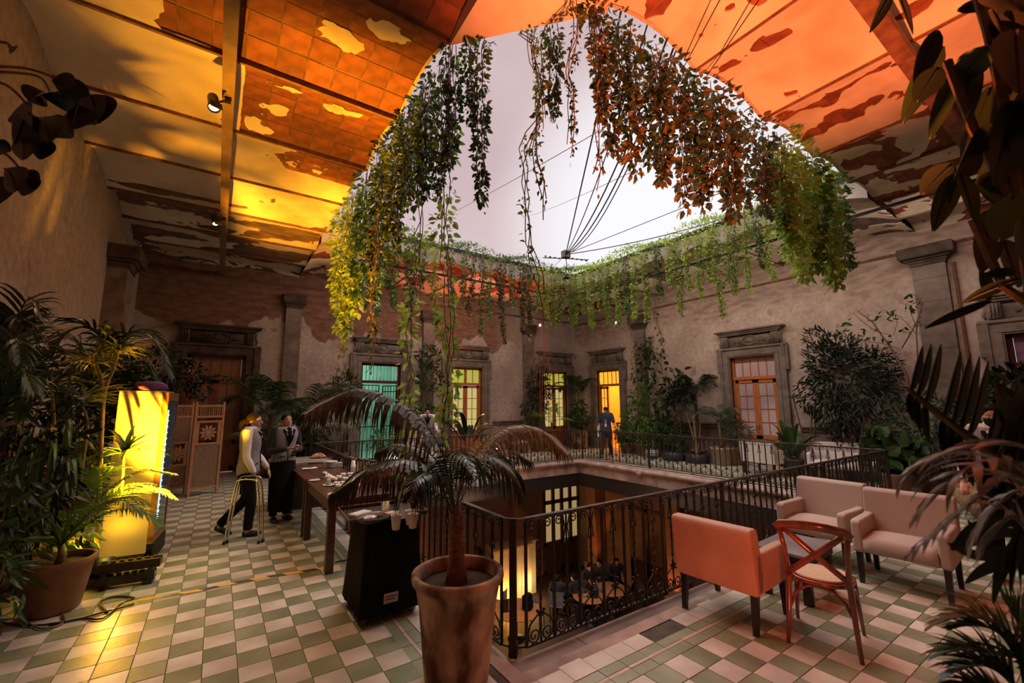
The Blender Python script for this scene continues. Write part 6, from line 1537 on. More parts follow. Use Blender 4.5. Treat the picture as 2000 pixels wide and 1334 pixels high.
def dracaena(label, loc, stems, potm=None, potr=.2, poth=.35, n=55, L_=.4, w=.013, mt=None, cat='plant', seed=2, smat=STEM_G, sr=.02, group=None, droop=.8, up=.5, name='dracaena'):
    """stems: list of point lists in local coordinates"""
    random.seed(seed); t = thing(name, label, cat, loc, 0, group)
    if potm: pot(t, potr, poth, potm)
    for pts in stems:
        P = bez(pts, 5); q = MB(); q.tube(P, [sr*(1-.35*i/len(P))*(1+.10*(i % 2)) for i in range(len(P))], 8); q.obj('stem', smat, t, True)
        rosette(t, P[-1], n, L_, w, mt, up=up, droop=droop)
    return t

# ------------------------------------------------------------------ the big palm in the terracotta pot
PB_ = Vector((1.435, 2.765, 0))
t = thing('potted_palm', 'large worn terracotta pot with a drooping palm at the near railing corner', 'palm', tuple(PB_))
q = MB(); pr = [(.001, 0), (.20, 0), (.232, .02), (.245, .12), (.262, .3), (.285, .5), (.312, .64), (.337, .665), (.345, .69), (.342, .72), (.322, .733), (.300, .722), (.29, .66), (.285, .64)]
pr = [(r_*.9, z_*.915) for r_, z_ in pr]; q.lathe(pr, 48, cap=False); o = q.obj('terracotta_pot', CLAY, t, True)
q = MB(); q.lathe([(.001, .595), (.15, .59), (.262, .58)], 24, cap=False); q.obj('soil', SOIL, t, True)
q = MB(); q.tube([(-.01, .0, .56), (-.012, .0, .72), (-.015, 0, .86), (-.02, 0, 1.0), (-.02, 0, 1.1)], [.085, .055, .05, .045, .03], 14); 
for k in range(9): z = .68+.045*k; q.tube([(.052*math.cos(a)-.013, .052*math.sin(a), z+.012*math.cos(a*2+k)) for a in [2*PI*i/12 for i in range(13)]], .006, 5)
q.obj('trunk', mat('red_brown_trunk', (.14, .05, .03), (.26, .11, .06), 14, .8, bump=.5, bscale=40), t, True)
random.seed(21)
DP = CAMP*0+PB_; dist = math.hypot(PB_.x, PB_.y)
def loc_(x, y, d): return onD(x, y, d)-PB_
LFB = mat('palm_leaf_brownish', (.022, .03, .016), (.06, .062, .035), 3, .5, trans=.12, rnd=.2, spec=.3)
LFR = mat('palm_leaf_bronze', (.12, .075, .025), (.24, .14, .04), 3, .45, trans=.4)
fr_ = [ # pixel paths (x,y,horizontal distance)
 ([(888, 1010, dist), (862, 880, dist+.1), (800, 800, dist+.15), (710, 762, dist+.1), (640, 780, dist+.0), (598, 806, dist-.1)], .44, 34, .016, LFB, .85),
 ([(885, 1010, dist), (850, 930, dist-.1), (790, 898, dist-.25), (720, 915, dist-.35), (655, 960, dist-.4)], .36, 26, .013, LEAF[4], .9),
 ([(885, 1000, dist), (868, 930, dist+.3), (838, 885, dist+.45), (780, 868, dist+.6), (740, 880, dist+.6)], .36, 24, .012, LEAF[4], .9),
 ([(890, 1000, dist), (905, 930, dist+.2), (950, 860, dist+.35), (1010, 832, dist+.4), (1065, 845, dist+.4), (1108, 885, dist+.3)], .36, 28, .012, LFR, .75),
 ([(890, 1000, dist), (902, 950, dist), (925, 908, dist-.1), (960, 893, dist-.2), (1000, 920, dist-.25), (1020, 965, dist-.25)], .34, 26, .012, LFB, .9),
 ([(888, 1000, dist), (880, 930, dist-.2), (885, 890, dist-.4), (905, 890, dist-.6), (925, 925, dist-.75)], .34, 24, .012, LEAF[4], .95),
 ([(888, 1000, dist), (870, 950, dist-.15), (845, 925, dist-.3), (815, 935, dist-.5), (800, 975, dist-.6)], .34, 24, .012, LEAF[4], .95),
 ([(888, 1000, dist), (892, 940, dist+.3), (880, 900, dist+.6), (860, 890, dist+.8), (840, 905, dist+.95)], .32, 22, .012, LFB, .9),
 ([(890, 1000, dist), (915, 950, dist+.2), (945, 930, dist+.5), (985, 935, dist+.7)], .30, 20, .011, LEAF[4], .9),
 ([(890, 1000, dist), (898, 955, dist-.1), (905, 925, dist-.15), (935, 900, dist+.1), (985, 880, dist+.35), (1035, 900, dist+.45)], .32, 24, .010, LFB, .8),
]
for pts, ll, n_, w_, mt_, dr in fr_:
    frond(t, [loc_(*p) for p in pts], ll=ll, n=n_, w=w_, mt=mt_, droop=dr*1.9, start=.3, rach=.008, ang=1.1, vee=.22, seg=6)

# ------------------------------------------------------------------ left corner cluster
t = palm('bushy parlour palm in the round terracotta pot at the lower left, lit yellow', (-1.06, 5.62, 0), 0, n=18, L_=1.0, ll=.24, h=.15, mt=LEAF[1], trunk=.03, potm=CLAY2, potr=.245, poth=.44, droop=.5, nl=20, w=.011, arch=.5, seed=5, el=(.5, 1.3))
def stemp(*pp): return [onD(*p) for p in pp]
def loc_stem(base, *pp): b = Vector(base); return [onD(x, y, d)-b for x, y, d in pp]
b0 = (-1.32, 6.1, 0)
dracaena('tall dracaena with a bent yellow-lit stem and spiky head, in front of the fridge', b0, [loc_stem(b0, (190, 1060, 6.1), (196, 900, 6.15), (204, 770, 6.2), (222, 720, 6.2), (231, 685, 6.2)), loc_stem(b0, (202, 785, 6.2), (197, 740, 6.3), (186, 712, 6.35), (182, 705, 6.35))], n=70, L_=.34, w=.010, mt=mat('dracaena_leaf', (.12, .15, .03), (.30, .30, .07), 3, .4, trans=.3, rnd=.2), sr=.02, seed=3, droop=.9)
b0 = (-1.5, 5.7, 0)
dracaena('shorter dracaena with long thin pale leaves at the left', b0, [loc_stem(b0, (150, 980, 5.9), (168, 860, 5.9), (170, 820, 5.9), (156, 782, 5.9)), loc_stem(b0, (110, 960, 6.0), (106, 830, 6.1), (100, 745, 6.1))], n=60, L_=.40, w=.012, mt=LEAF[5], sr=.014, seed=6, droop=.6)
b0 = (-.98, 6.3, 0)
dracaena('broad-leaved cane plant with strap leaves before the glowing fridge panel', b0, [loc_stem(b0, (236, 1010, 6.35), (240, 930, 6.35), (243, 880, 6.35))], n=22, L_=.42, w=.028, mt=LEAF[1], sr=.014, seed=8, droop=.9, up=.9)
t = thing('dark_kentia_palm', 'dark palm with arching fronds between the pilaster and the tall dracaena', 'palm', (-1.5, 7.4, 0)); random.seed(14)
b0 = Vector((-1.5, 7.4, 0))
q = MB(); q.tube([(0, 0, 0), (0, 0, 1.0)], .05, 8); q.obj('trunk', STEM, t)
for pts in (((200, 900, 7.5), (205, 700, 7.5), (180, 640, 7.4), (130, 650, 7.3), (85, 690, 7.2)), ((205, 900, 7.5), (215, 720, 7.5), (250, 650, 7.4), (300, 665, 7.3), (335, 735, 7.2)), ((200, 900, 7.5), (190, 760, 7.2), (150, 720, 7.0), (100, 735, 6.9), (60, 775, 6.8)), ((205, 900, 7.5), (230, 730, 7.6), (262, 690, 7.6), (290, 720, 7.6), (305, 780, 7.6)), ((200, 900, 7.5), (170, 700, 7.7), (130, 660, 7.8), (95, 690, 7.9))):
    frond(t, [onD(*p)-b0 for p in pts], ll=.5, n=24, w=.022, mt=LEAF[4] if pts[2][0] < 240 else LEAF[0], droop=.8, start=.3, rach=.012)
for k, (px_, py_, d_, s_, n_, m_, lab) in enumerate((
    (25, 830, 5.2, .42, 700, 4, 'dark leafy shrub at the far left edge, above the strap leaves'),
    (60, 925, 6.4, .48, 800, 0, 'deep green leafy shrub behind the left terracotta pot'),
    (-20, 1010, 4.5, .36, 420, 0, 'low dark shrub filling the left edge beside the terracotta pot'),
    (120, 850, 7.0, .42, 650, 4, 'dark shrub at the left wall behind the dracaena stems'),
    (120, 735, 7.4, .36, 500, 0, 'shadowy leafy shrub under the arching palm at the left wall'))):
    p = onD(px_, py_, d_); p.x = max(p.x, XL+.5); p.x = min(p.x, -1.32); t = thing('leafy_shrub', lab, 'shrub', (p.x, p.y, 0))
    bush(t, [((0, 0, p.z), s_), ((.1, -.15, p.z-.45), s_*.9), ((-.1, .2, max(.35, p.z-.9)), s_*.8)], n_, .15, LEAF[m_], down=.9, wr=.30)
    q = MB()
    for a in range(5): q.tube([(0, 0, 0), (.1*math.cos(a*1.3), .1*math.sin(a*1.3), p.z*.5), (.3*s_*math.cos(a*1.3), .3*s_*math.sin(a*1.3), p.z+.1)], [.018, .012, .006], 6)
    q.obj('stems', STEM, t)
random.seed(31)
b0 = onZ(30, 1000, 0); b0 = Vector((-1.35, 4.35, 0)); t = thing('strap_leaf_plant', 'clump of long arching strap leaves at the left edge, catching yellow light', 'plant', tuple(b0))
for k in range(40):
    x, y = random.uniform(-30, 165), random.uniform(850, 990); tip = onD(x, y+random.uniform(-10, 30), random.uniform(4.5, 5.3)); base = onD(x*.5+40+random.uniform(-20, 20), 1010, 5.0)
    m = (base+tip)/2; m.z = max(base.z, tip.z)+random.uniform(.05, .2)
    q = MB(); P = bez([base-b0, m-b0, tip-b0], 5); q.ribbon(P, [.013*math.sin(PI*(.03+.955*i/(len(P)-1)))**.8 for i in range(len(P))], fold=.25); q.obj('leaf', LEAF[random.choice((0, 0, 1))], t, True)
q = MB(); q.lathe([(.001, 0), (.2, 0), (.25, .3), (.2, .3), (.001, .27)], 20); q.obj('pot', CLAY2, t, True)
for (x, y, d, lab) in ((0, 640, 5.0, 'arching palm frond plant entering at the left edge, head height'), (-10, 740, 4.6, 'low palm with fine fronds at the left edge')):
    p = onD(x, y, d); p.x = max(p.x, XL+.12); t = thing('edge_palm', lab, 'palm', (p.x, p.y, 0)); random.seed(int(y))
    q = MB(); q.tube([(0, 0, 0), (0, 0, p.z-.5)], .03, 8); q.obj('trunk', STEM, t)
    for k in range(5):
        e = onD(x+random.uniform(40, 95), y+random.uniform(-40, 80), d+random.uniform(-.4, .4))-Vector((p.x, p.y, 0)); m = Vector((e.x*.5, e.y*.5, e.z+.15)); frond(t, [Vector((0, 0, p.z-.5)), m, e], ll=.26, n=16, w=.012, mt=LEAF[4] if y < 700 else LEAF[0], droop=.5, start=.3)

# foreground branch at the upper left
t = thing('hanging_branch', 'thin branch with dark rounded leaves at the upper left, close to the viewer', 'branch', (0, 0, 0)); D0 = 2.3
for pts in (((-40, 130), (40, 132), (90, 145), (112, 158)), ((-40, 140), (30, 142), (80, 152), (100, 185)), ((-40, 155), (10, 165), (45, 195), (60, 218)), ((-30, 85), (10, 83), (25, 95)), ((-30, 290), (10, 300), (40, 330), (60, 350))):
    q = MB(); P = bez([onD(x, y, D0) for x, y in pts], 5); q.tube(P, [.006*(1-.6*i/len(P)) for i in range(len(P))], 6); q.obj('twig', STEM, t)

random.seed(4)
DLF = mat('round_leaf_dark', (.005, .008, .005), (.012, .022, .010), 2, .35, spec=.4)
for x, y, a, l, w_ in ((103, 158, 10, 42, .045), (85, 180, 150, 30, .04), (112, 180, 60, 42, .05), (128, 175, 15, 48, .055), (150, 195, 40, 55, .07), (175, 185, 75, 55, .075), (150, 205, 100, 45, .06), (60, 222, 170, 45, .05), (65, 225, 120, 45, .055), (75, 230, 60, 48, .06), (45, 235, 110, 50, .055), (95, 240, 30, 55, .05), (40, 260, 80, 45, .05), (70, 265, 80, 45, .05), (18, 92, 50, 10, .02), (10, 330, 60, 45, .05), (45, 335, 90, 45, .05), (30, 345, 30, 45, .05), (-5, 345, 90, 50, .05), (-5, 285, 20, 28, .03)):
    b0 = onD(x, y, D0+random.uniform(-.12, .12)); e = onD(x+l*math.cos(math.radians(a)), y+l*math.sin(math.radians(a)), D0+random.uniform(-.15, .15))
    big_leaf(t, b0, e, w_, DLF, sag=.1, fold=.35, normal=RT*math.sin(math.radians(a))-DN*-math.cos(math.radians(a))*-1)

# ------------------------------------------------------------------ foreground plant at the right edge
RUB = mat('rubber_leaf_dark', (.007, .012, .006), (.016, .026, .010), 2, .35, spec=.4, trans=.04)
RUBL = mat('rubber_leaf_green', (.014, .03, .008), (.03, .055, .014), 2, .4, spec=.4, trans=.1)
t = thing('rubber_plant', 'tall plant with long glossy oval leaves hanging down the right edge, very close', 'plant', tuple(onD(2040, 1300, 1.9).xy)+(0,))
b0 = Vector(t.location); D1 = 1.75
random.seed(17)
def rleaf(x0, y0, x1, y1, w_, d=D1, m_=None):
    dd = random.uniform(-.15, .15); v = Vector((x1-x0, y1-y0)).normalized(); nrm = RT*(-v.y)+DN*v.x
    big_leaf(t, onD(x0, y0, d+dd)-b0, onD(x1, y1, d+dd+random.uniform(-.08, .08))-b0, w_, m_ or RUB, sag=.04, fold=random.uniform(.1, .5), normal=nrm+FW*random.uniform(-.5, .5))
q = MB()
for pts in (((2060, 1300), (2030, 700), (1990, 400), (1960, 200), (1930, 60), (1900, -40)), ((1995, 420), (1900, 250), (1850, 120)), ((2020, 600), (1960, 560), (1900, 430))): q.tube([onD(x, y, D1)-b0 for x, y in pts], .012, 6)
q.obj('stem', STEM, t)
for a in ((1745, -20, 1698, 62, .022), (1748, -30, 1782, 65, .032), (1830, 60, 1785, 170, .03), (1840, 90, 1762, 240, .035), (1835, 130, 1790, 200, .035), (1870, 130, 1815, 270, .028), (1900, 110, 1885, 240, .03), (1870, 20, 1960, 5, .02),
          (1975, 60, 1900, 0, .03), (1930, 90, 1870, 160, .04), (1980, 130, 1935, 40, .05), (1985, 60, 1990, 180, .06), (1935, 170, 1880, 330, .055), (1980, 200, 1940, 360, .06), (1900, 270, 1862, 350, .05), (1945, 240, 1900, 300, .04),
          (1860, 320, 1800, 380, .04), (1865, 340, 1822, 450, .03), (1872, 330, 1852, 395, .014), (1875, 340, 1905, 435, .022), (1925, 310, 1960, 400, .065), (1990, 300, 2010, 440, .06), (1960, 400, 1940, 455, .05), (2000, 430, 2010, 540, .05), (1930, 445, 1915, 530, .04), (1960, 470, 1990, 560, .05), (1915, 530, 1930, 590, .02), (1990, 545, 1880, 590, .016), (1985, 530, 1915, 540, .014), (1935, 588, 1805, 640, .012), (2000, 20, 1930, -30, .05), (2010, 240, 1990, 330, .06), (2010, 120, 2030, 260, .06), (1940, 20, 1980, 100, .05), (1950, 330, 1990, 420, .06), (1980, 380, 1950, 470, .05)):
    rleaf(*a, m_=random.choice((RUB, RUB, RUBL)))
for k in range(26):
    x, y = random.uniform(1900, 2040), random.uniform(-20, 420); a = random.uniform(.7, 2.4); rleaf(x, y, x+110*math.cos(a), y+110*math.sin(a), random.uniform(.03, .055), D1+.25)
# split-leaf (philodendron-like) frond and blurred grey fronds, right edge
t = thing('cut_leaf_plant', 'large cut-leaf plant whose toothed leaf spans the right edge above the waiter', 'plant', tuple(onD(2060, 900, 1.7).xy)+(0,)); b0 = Vector(t.location)
q = MB(); P = bez([onD(x, y, 1.6)-b0 for x, y in ((2060, 1010), (1960, 905), (1860, 830), (1770, 722+35))], 6); q.tube(P, [.018*(1-.7*i/len(P)) for i in range(len(P))], 8); q.obj('leaf_stalk', mat('olive_stalk', (.08, .08, .025), (.14, .13, .04), 6, .5), t, True)
random.seed(23)
for k in range(13):
    s = .08+.9*k/13; i = min(len(P)-2, int(s*(len(P)-1))); p = P[len(P)-1-i]
    for sg, l in ((1, .16), (-1, .10)):
        L_ = l*(.35+.9*math.sin(PI*min(1, s*.8+.1))); dv = (-DN*1.0+RT*.15)*sg+RT*(.25 if sg < 0 else .1)
        big_leaf(t, p, p+dv.normalized()*L_, .020+.012*s, RUBL if k % 3 else RUB, sag=.0, name='leaf_lobe', fold=.2, normal=RT+FW*.4)
q = MB(); 
big_leaf(t, onD(1985, 900, 1.5)-b0, onD(2012, 735, 1.5)-b0, .06, RUB, sag=.05, fold=.3, normal=RT)
big_leaf(t, onD(2005, 900, 1.55)-b0, onD(1945, 742, 1.55)-b0, .04, RUB, sag=.05, fold=.3, normal=RT)
for a, b_, m_ in (((2040, 850), (1965, 765), RUBL), ((2040, 960), (1998, 800), RUB)): big_leaf(t, onD(*a, 1.5)-b0, onD(*b_, 1.5)-b0, .05, m_, sag=.03, fold=.3, normal=DN)
GREYL = mat('dusty_grey_leaf', (.13, .13, .135), (.30, .29, .30), 4, .35, trans=.1)
t = thing('grey_frond_plant', 'out-of-focus plant with drooping dusty grey fronds in front of the waiter', 'plant', tuple(onD(2060, 1100, 1.15).xy)+(0,)); b0 = Vector(t.location); random.seed(29)
for pts, ll in ((((2060, 900, 1.15), (1985, 868, 1.1), (1900, 872, 1.1), (1800, 905, 1.1), (1765, 945, 1.1)), .10), (((2060, 960, 1.1), (1960, 900, 1.05), (1880, 920, 1.0), (1800, 1000, 1.0)), .11), (((2060, 1000, 1.1), (1980, 930, 1.05), (1900, 980, 1.05), (1830, 1040, 1.05), (1778, 1080, 1.05)), .09), (((2060, 1030, 1.2), (1990, 960, 1.2), (1940, 1000, 1.2), (1905, 1060, 1.2)), .10), (((2050, 1100, 1.2), (1980, 1010, 1.2), (1930, 1060, 1.2)), .10)):
    frond(t, [onD(*p)-b0 for p in pts], ll=ll, n=8, w=.0065, mt=GREYL, droop=.7, start=.15, rach=.004, ang=.8)
t = thing('dark_frond_plant', 'dark drooping strap leaves over the floor at the right edge, near the waiter', 'plant', tuple(onD(2080, 1200, 1.3).xy)+(0,)); b0 = Vector(t.location); random.seed(31)
for pts in (((2040, 1010), (1960, 1020), (1900, 1035), (1860, 1072)), ((2040, 1060), (1960, 1040), (1880, 1062), (1858, 1075)), ((2040, 1110), (1980, 1080), (1905, 1085), (1850, 1060)), ((2060, 1120), (2000, 1090), (1930, 1070), (1890, 1015)), ((2040, 1180), (1990, 1100), (1930, 1110), (1885, 1140)), ((2060, 1010), (2010, 1040), (1960, 1110), (1940, 1180)), ((2060, 980), (2010, 1000), (1985, 1080), (1975, 1160)), ((2080, 950), (2040, 1000), (2000, 1080), (1995, 1200))):
    q = MB(); P = bez([onD(x, y, 1.35)-b0 for x, y in pts], 5); q.ribbon(P, [.012*math.sin(PI*(.03+.955*i/(len(P)-1)))**.8 for i in range(len(P))], side=DN, fold=.2); q.obj('leaf', LEAF[4], t, True)
t = thing('low_fern_palm', 'small fern-like palm at the bottom right corner with orange-lit tips', 'palm', tuple(onD(2010, 1420, 1.35).xy)+(0,)); b0 = Vector(t.location); random.seed(37)
for pts, m_ in ((((2010, 1400), (1990, 1290), (1940, 1230), (1880, 1222)), LEAF[0]), (((2010, 1400), (1960, 1300), (1900, 1270), (1845, 1275)), LEAF[0]), (((2010, 1400), (1970, 1330), (1920, 1300), (1870, 1310)), LEAF[4]), (((2020, 1400), (2010, 1280), (1985, 1210), (1960, 1170)), LEAF[0]), (((2010, 1420), (1950, 1360), (1900, 1340)), LEAF[4]), (((2020, 1400), (1985, 1250), (1900, 1205), (1830, 1218)), LEAF[3]), (((2020, 1400), (2000, 1300), (1960, 1280)), LEAF[0])):  # the amber frond holds the orange light in its colour
    frond(t, [onD(x, y, 1.45)-b0 for x, y in pts], ll=.11, n=16, w=.007, mt=m_, droop=.35, start=.3, rach=.004, ang=.8)
# ------------------------------------------------------------------ plants along the walls
YEp = onZ
def wp(x, y): return onZ(x, y)
# back wall, left part
t = palm('tall kentia palm against the back wall, right of the stone pilaster', (2.15, 12.9, 0), 0, n=11, L_=2.0, ll=.5, h=.9, mt=LEAF[5], trunk=.05, potm=CLAY2, potr=.3, poth=.4, droop=.6, nl=24, w=.02, seed=41)
t = palm('dark kentia palm with drooping fronds between the red-curtained door and the pilaster', (1.15, 12.8, 0), 0, n=8, L_=1.9, ll=.5, h=1.1, mt=LEAF[0], trunk=.05, potm=CLAY2, potr=.28, poth=.38, droop=.9, nl=22, w=.022, seed=42)
fan_palm('silvery fan palm in a clay pot beyond the buffet tables', (2.6, 11.9, 0), n=12, L_=.95, r_=.62, mt=mat('silver_fan_leaf', (.20, .23, .17), (.36, .40, .30), 3, .4, trans=.3), potm=CLAY, potr=.32, poth=.42, h=.35, seed=43)
fan_palm('smaller pale fan palm left of the silvery one', (1.35, 12.3, 0), n=8, L_=1.0, r_=.5, mt=LEAF[5], potm=CLAY2, potr=.24, poth=.34, h=.5, seed=44)
def shrub(label, loc, blobs, n, size, mt, potm=None, potr=.22, poth=.35, name='potted_shrub', down=.5, wr=.3, cat='shrub', stems=4, jit=.3):
    t = thing(name, label, cat, loc)
    if potm: pot(t, potr, poth, potm)
    bush(t, blobs, n, size, mt, down=down, wr=wr, jit=jit)
    q = MB(); z0 = poth-.06 if potm else 0
    for k in range(stems):
        b = blobs[k % len(blobs)]; c = b[0]; a = k*1.7; q.tube([(.03*math.cos(a), .03*math.sin(a), z0), (c[0]*.5+.05*math.cos(a), c[1]*.5+.05*math.sin(a), (z0+c[2])/2), (c[0], c[1], c[2])], [.022, .016, .008], 6)
    q.obj('stems', STEM, t); return t
shrub('dark green shrub behind the silvery fan palm and in front of the pilaster', (1.9, 13.3, 0), [((0, 0, 1.0), .5), ((.4, 0, .7), .45), ((-.3, -.1, .6), .4)], 520, .2, LEAF[0], CLAY2)
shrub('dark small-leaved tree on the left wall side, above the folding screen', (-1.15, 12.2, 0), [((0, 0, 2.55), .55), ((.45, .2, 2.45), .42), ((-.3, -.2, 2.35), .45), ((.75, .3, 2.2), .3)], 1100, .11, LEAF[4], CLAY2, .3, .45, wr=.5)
shrub('spiky yucca-like shrub left of the teal-lit doorway', (3.1, 13.3, 0), [((0, 0, 2.2), .4), ((.1, 0, 1.9), .35), ((-.1, .05, 2.55), .25)], 520, .24, LEAF[0], CLAY2, .26, .4, wr=.12, down=.1)
shrub('low leafy plant in front of the teal-lit doorway', (4.05, 12.6, 0), [((0, 0, .75), .3)], 160, .18, LEAF[1], CLAY2, .2, .32)
shrub('dark broad plant right of the teal-lit doorway', (5.35, 13.2, 0), [((0, 0, 1.0), .42), ((.2, 0, 1.6), .35), ((.4, 0, 2.6), .45), ((.3, 0, 3.3), .4)], 800, .2, LEAF[0], CLAY2, .28, .4)
def bigplant(label, loc, n, L_, w, mt, potm, potr=.22, poth=.35, h=.2, seed=1, el=(.5, 1.3), cat='plant', name='broad_leaf_plant', sag=.25):
    random.seed(seed); t = thing(name, label, cat, loc); z0 = 0
    if potm: pot(t, potr, poth, potm); z0 = poth-.05
    for k in range(n):
        az = 2*PI*k/n+random.uniform(-.4, .4); e = random.uniform(*el); d = Vector((math.cos(az)*math.cos(e), math.sin(az)*math.cos(e), math.sin(e))); b = Vector((0, 0, z0))+d*h
        big_leaf(t, b, b+d*L_*random.uniform(.75, 1.1), w, mt, sag=sag, fold=.25, stalk=(0, 0, z0), normal=None)
    return t
bigplant('dark banana-like plant in a clay pot by the yellow-green door', (7.0, 12.9, 0), 9, .95, .12, LEAF[4], CLAY2, .26, .38, .35, 51)
dracaena('thin spiky dracaena beside the notice on the yellow-green door', (6.55, 13.1, 0), [[(0, 0, .3), (.05, 0, .9), (.1, 0, 1.45)], [(0, 0, .3), (-.1, 0, .8), (-.12, 0, 1.1)]], CLAY2, .2, .32, n=40, L_=.34, w=.016, mt=LEAF[5], seed=52)
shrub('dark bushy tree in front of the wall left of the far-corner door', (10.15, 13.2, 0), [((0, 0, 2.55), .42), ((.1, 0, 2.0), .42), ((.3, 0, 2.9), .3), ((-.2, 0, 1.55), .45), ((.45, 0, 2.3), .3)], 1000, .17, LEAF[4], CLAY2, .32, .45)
fan_palm('lime-green fan palm at the foot of the dark bushy tree', (10.45, 12.7, 0), n=7, L_=.7, r_=.45, mt=LEAF[2], potm=CLAY, potr=.26, poth=.4, h=.7, seed=53)
palm('feathery palm between the two corner doors', (12.3, 13.3, 0), 0, n=9, L_=1.2, ll=.4, h=1.7, mt=LEAF[0], trunk=.035, potm=CLAY2, potr=.36, poth=.6, droop=.6, nl=18, w=.018, seed=54)
shrub('low green plant in the large pot between the two corner doors', (12.0, 12.9, 0), [((0, 0, 1.2), .4), ((0, 0, 1.6), .3)], 420, .2, LEAF[0], CLAY, .42, .75)
t = thing('wall_planter', 'empty wide clay pot in the far corner left of the feathery palm', 'pot', (9.4, 13.0, 0)); pot(t, .3, .42, CLAY)
t = thing('clay_pot', 'small clay pot on the floor by the far uplight', 'pot', (8.8, 12.75, 0)); pot(t, .24, .4, CLAY2)
# right wall plants from the corner towards the viewer
def wx(y, off=.45): return (XR-off, y, 0)
shrub('leafy green plant in a small clay pot at the foot of the orange-lit doorway', wx(10.75, .6), [((0, 0, .75), .35), ((.1, .1, .6), .3)], 380, .2, LEAF[1], CLAY, .22, .38)
def climber(label, loc, pts, n, size, mt, seed, wr=.55, potm=CLAY2):
    random.seed(seed); t = thing('climbing_plant', label, 'climber', loc)
    if potm: pot(t, .26, .38, potm)
    P = []
    for k, pp in enumerate(pts):
        B = bez(pp, 6); q = MB(); q.tube(B, [.012*(1-.5*i/len(B)) for i in range(len(B))], 6); q.obj('stem', STEM, t); P += B[3:]
    pos = []; 
    for k in range(n): p = random.choice(P); pos.append((p.x+random.gauss(0, .11), p.y+random.gauss(0, .11), p.z+random.gauss(0, .1)))
    d = RNG.normal(size=(n, 3)); d[:, 2] -= 1.0; leaf_cloud('foliage', pos, d, size*RNG.uniform(.6, 1.2, n), mt, t, wr=wr, kind='stuff'); return t
climber('tall climbing monstera trained up the wall right of the rounded pilaster', wx(9.5, .35), [[(0, 0, .3), (.1, .1, 1.2), (.05, .2, 2.3), (.1, .3, 3.4), (.1, .45, 4.2)], [(0, 0, .3), (.1, -.3, 1.3), (.1, -.5, 2.2), (.12, -.9, 2.9)], [(0, 0, .4), (0, -.1, 1.4), (.1, -.2, 2.5), (.1, -.1, 3.6)], [(.1, -.2, 2.0), (.12, -.8, 2.4), (.12, -1.1, 2.5)], [(.1, .3, 2.6), (.1, .7, 2.9), (.1, .6, 3.7)]], 300, .24, LEAF[0], 61)
shrub('mid-green bushy plant low beside the climbing monstera', wx(9.9, .7), [((0, 0, .9), .5), ((0, .3, 1.4), .45), ((0, -.3, .7), .4), ((.1, .1, 2.0), .35)], 800, .2, LEAF[1], CLAY2, .3, .4)
shrub('green leafy plant behind the black and white zigzag pot', wx(9.1, .6), [((0, 0, .85), .4), ((.1, -.3, .8), .4)], 420, .18, LEAF[0], None)
p = onZ(1283, 893); t = thing('zigzag_pot', 'round pot with a black and white zigzag pattern on the far gallery', 'pot', (XR-1.1, 9.25, 0))
zz = bpy.data.materials.new('zigzag'); zz.use_nodes = True; nt = zz.node_tree; b = nt.nodes['Principled BSDF']; b.inputs['Roughness'].default_value = .4
b.inputs['Base Color'].default_value = (.02, .02, .02, 1)
q = MB(); q.lathe([(.001, 0), (.13, 0), (.20, .08), (.215, .17), (.18, .27), (.13, .31), (.12, .34), (.11, .33), (.001, .3)], 32); q.obj('body', zz, t, True)
q = MB(); rp_ = [(.14, .02), (.20, .08), (.215, .17), (.18, .27)]
def rz_at(z):
    for (r0, z0), (r1, z1) in zip(rp_, rp_[1:]):
        if z0 <= z <= z1: return r0+(r1-r0)*(z-z0)/(z1-z0)
    return rp_[0][0] if z < .02 else rp_[-1][0]
for zc in (.06, .13, .20, .26):
    n_ = 32; r0, r1 = [], []
    for k in range(n_+1):
        a = 2*PI*k/n_; z = zc+(.02 if k % 2 else -.02); 
        for r_, dz in ((r0, -.012), (r1, .012)): zz_ = z+dz; R_ = rz_at(zz_)+.004; r_.append(Vector((R_*math.cos(a), R_*math.sin(a), zz_)))
    q.rings([r0, r1], cap=False, close=False)
q.obj('zigzag_band', WHITE, t)
shrub('small green plant in the long black planter, left of its taller neighbour', (XR-.85, 8.45, 0), [((0, 0, .55), .28)], 200, .17, LEAF[0], None)
for lab, y, x in (('low black rubber planter, left of the pair on the right gallery', 8.55, XR-.95), ('low black rubber planter, right of the pair on the right gallery', 7.8, XR-.85)):
    t = thing('black_planter', lab, 'planter', (x, y, 0)); q = MB(); q.lathe([(.001, 0), (.3, 0), (.34, .03), (.36, .26), (.33, .27), (.32, .22), (.001, .2)], 28); q.obj('tub', mat('black_rubber', (.02, .02, .024), None, rough=.6), t, True)
random.seed(65)
dracaena('ponytail palm with thin canes in the right black planter', (XR-.8, 7.85, 0), [[(0, 0, .2), (.0, .1, .8), (.1, .35, 1.55)], [(0, 0, .2), (.0, .0, .9), (.1, .1, 1.75)], [(0, 0, .2), (.05, -.1, .8), (.1, -.15, 1.5)], [(0, 0, .2), (.1, .1, 1.0), (.2, .2, 2.0)]], None, n=60, L_=.5, w=.010, mt=LEAF[5], seed=66, droop=1.3, name='ponytail_palm')
palm('tall dark cycad-like palm left of the orange glazed door', (XR-.45, 8.0, 0), 0, n=10, L_=1.15, ll=.3, h=1.7, mt=LEAF[4], trunk=.05, droop=.7, nl=20, w=.018, seed=67, potm=CLAY2, potr=.25, poth=.35)
shrub('dark whorled shrub beside the tall cycad-like palm', (XR-.5, 8.6, 0), [((0, 0, 2.2), .3), ((0, -.25, 2.0), .28), ((0, .3, 1.9), .26)], 420, .17, LEAF[4], CLAY2, .2, .3)
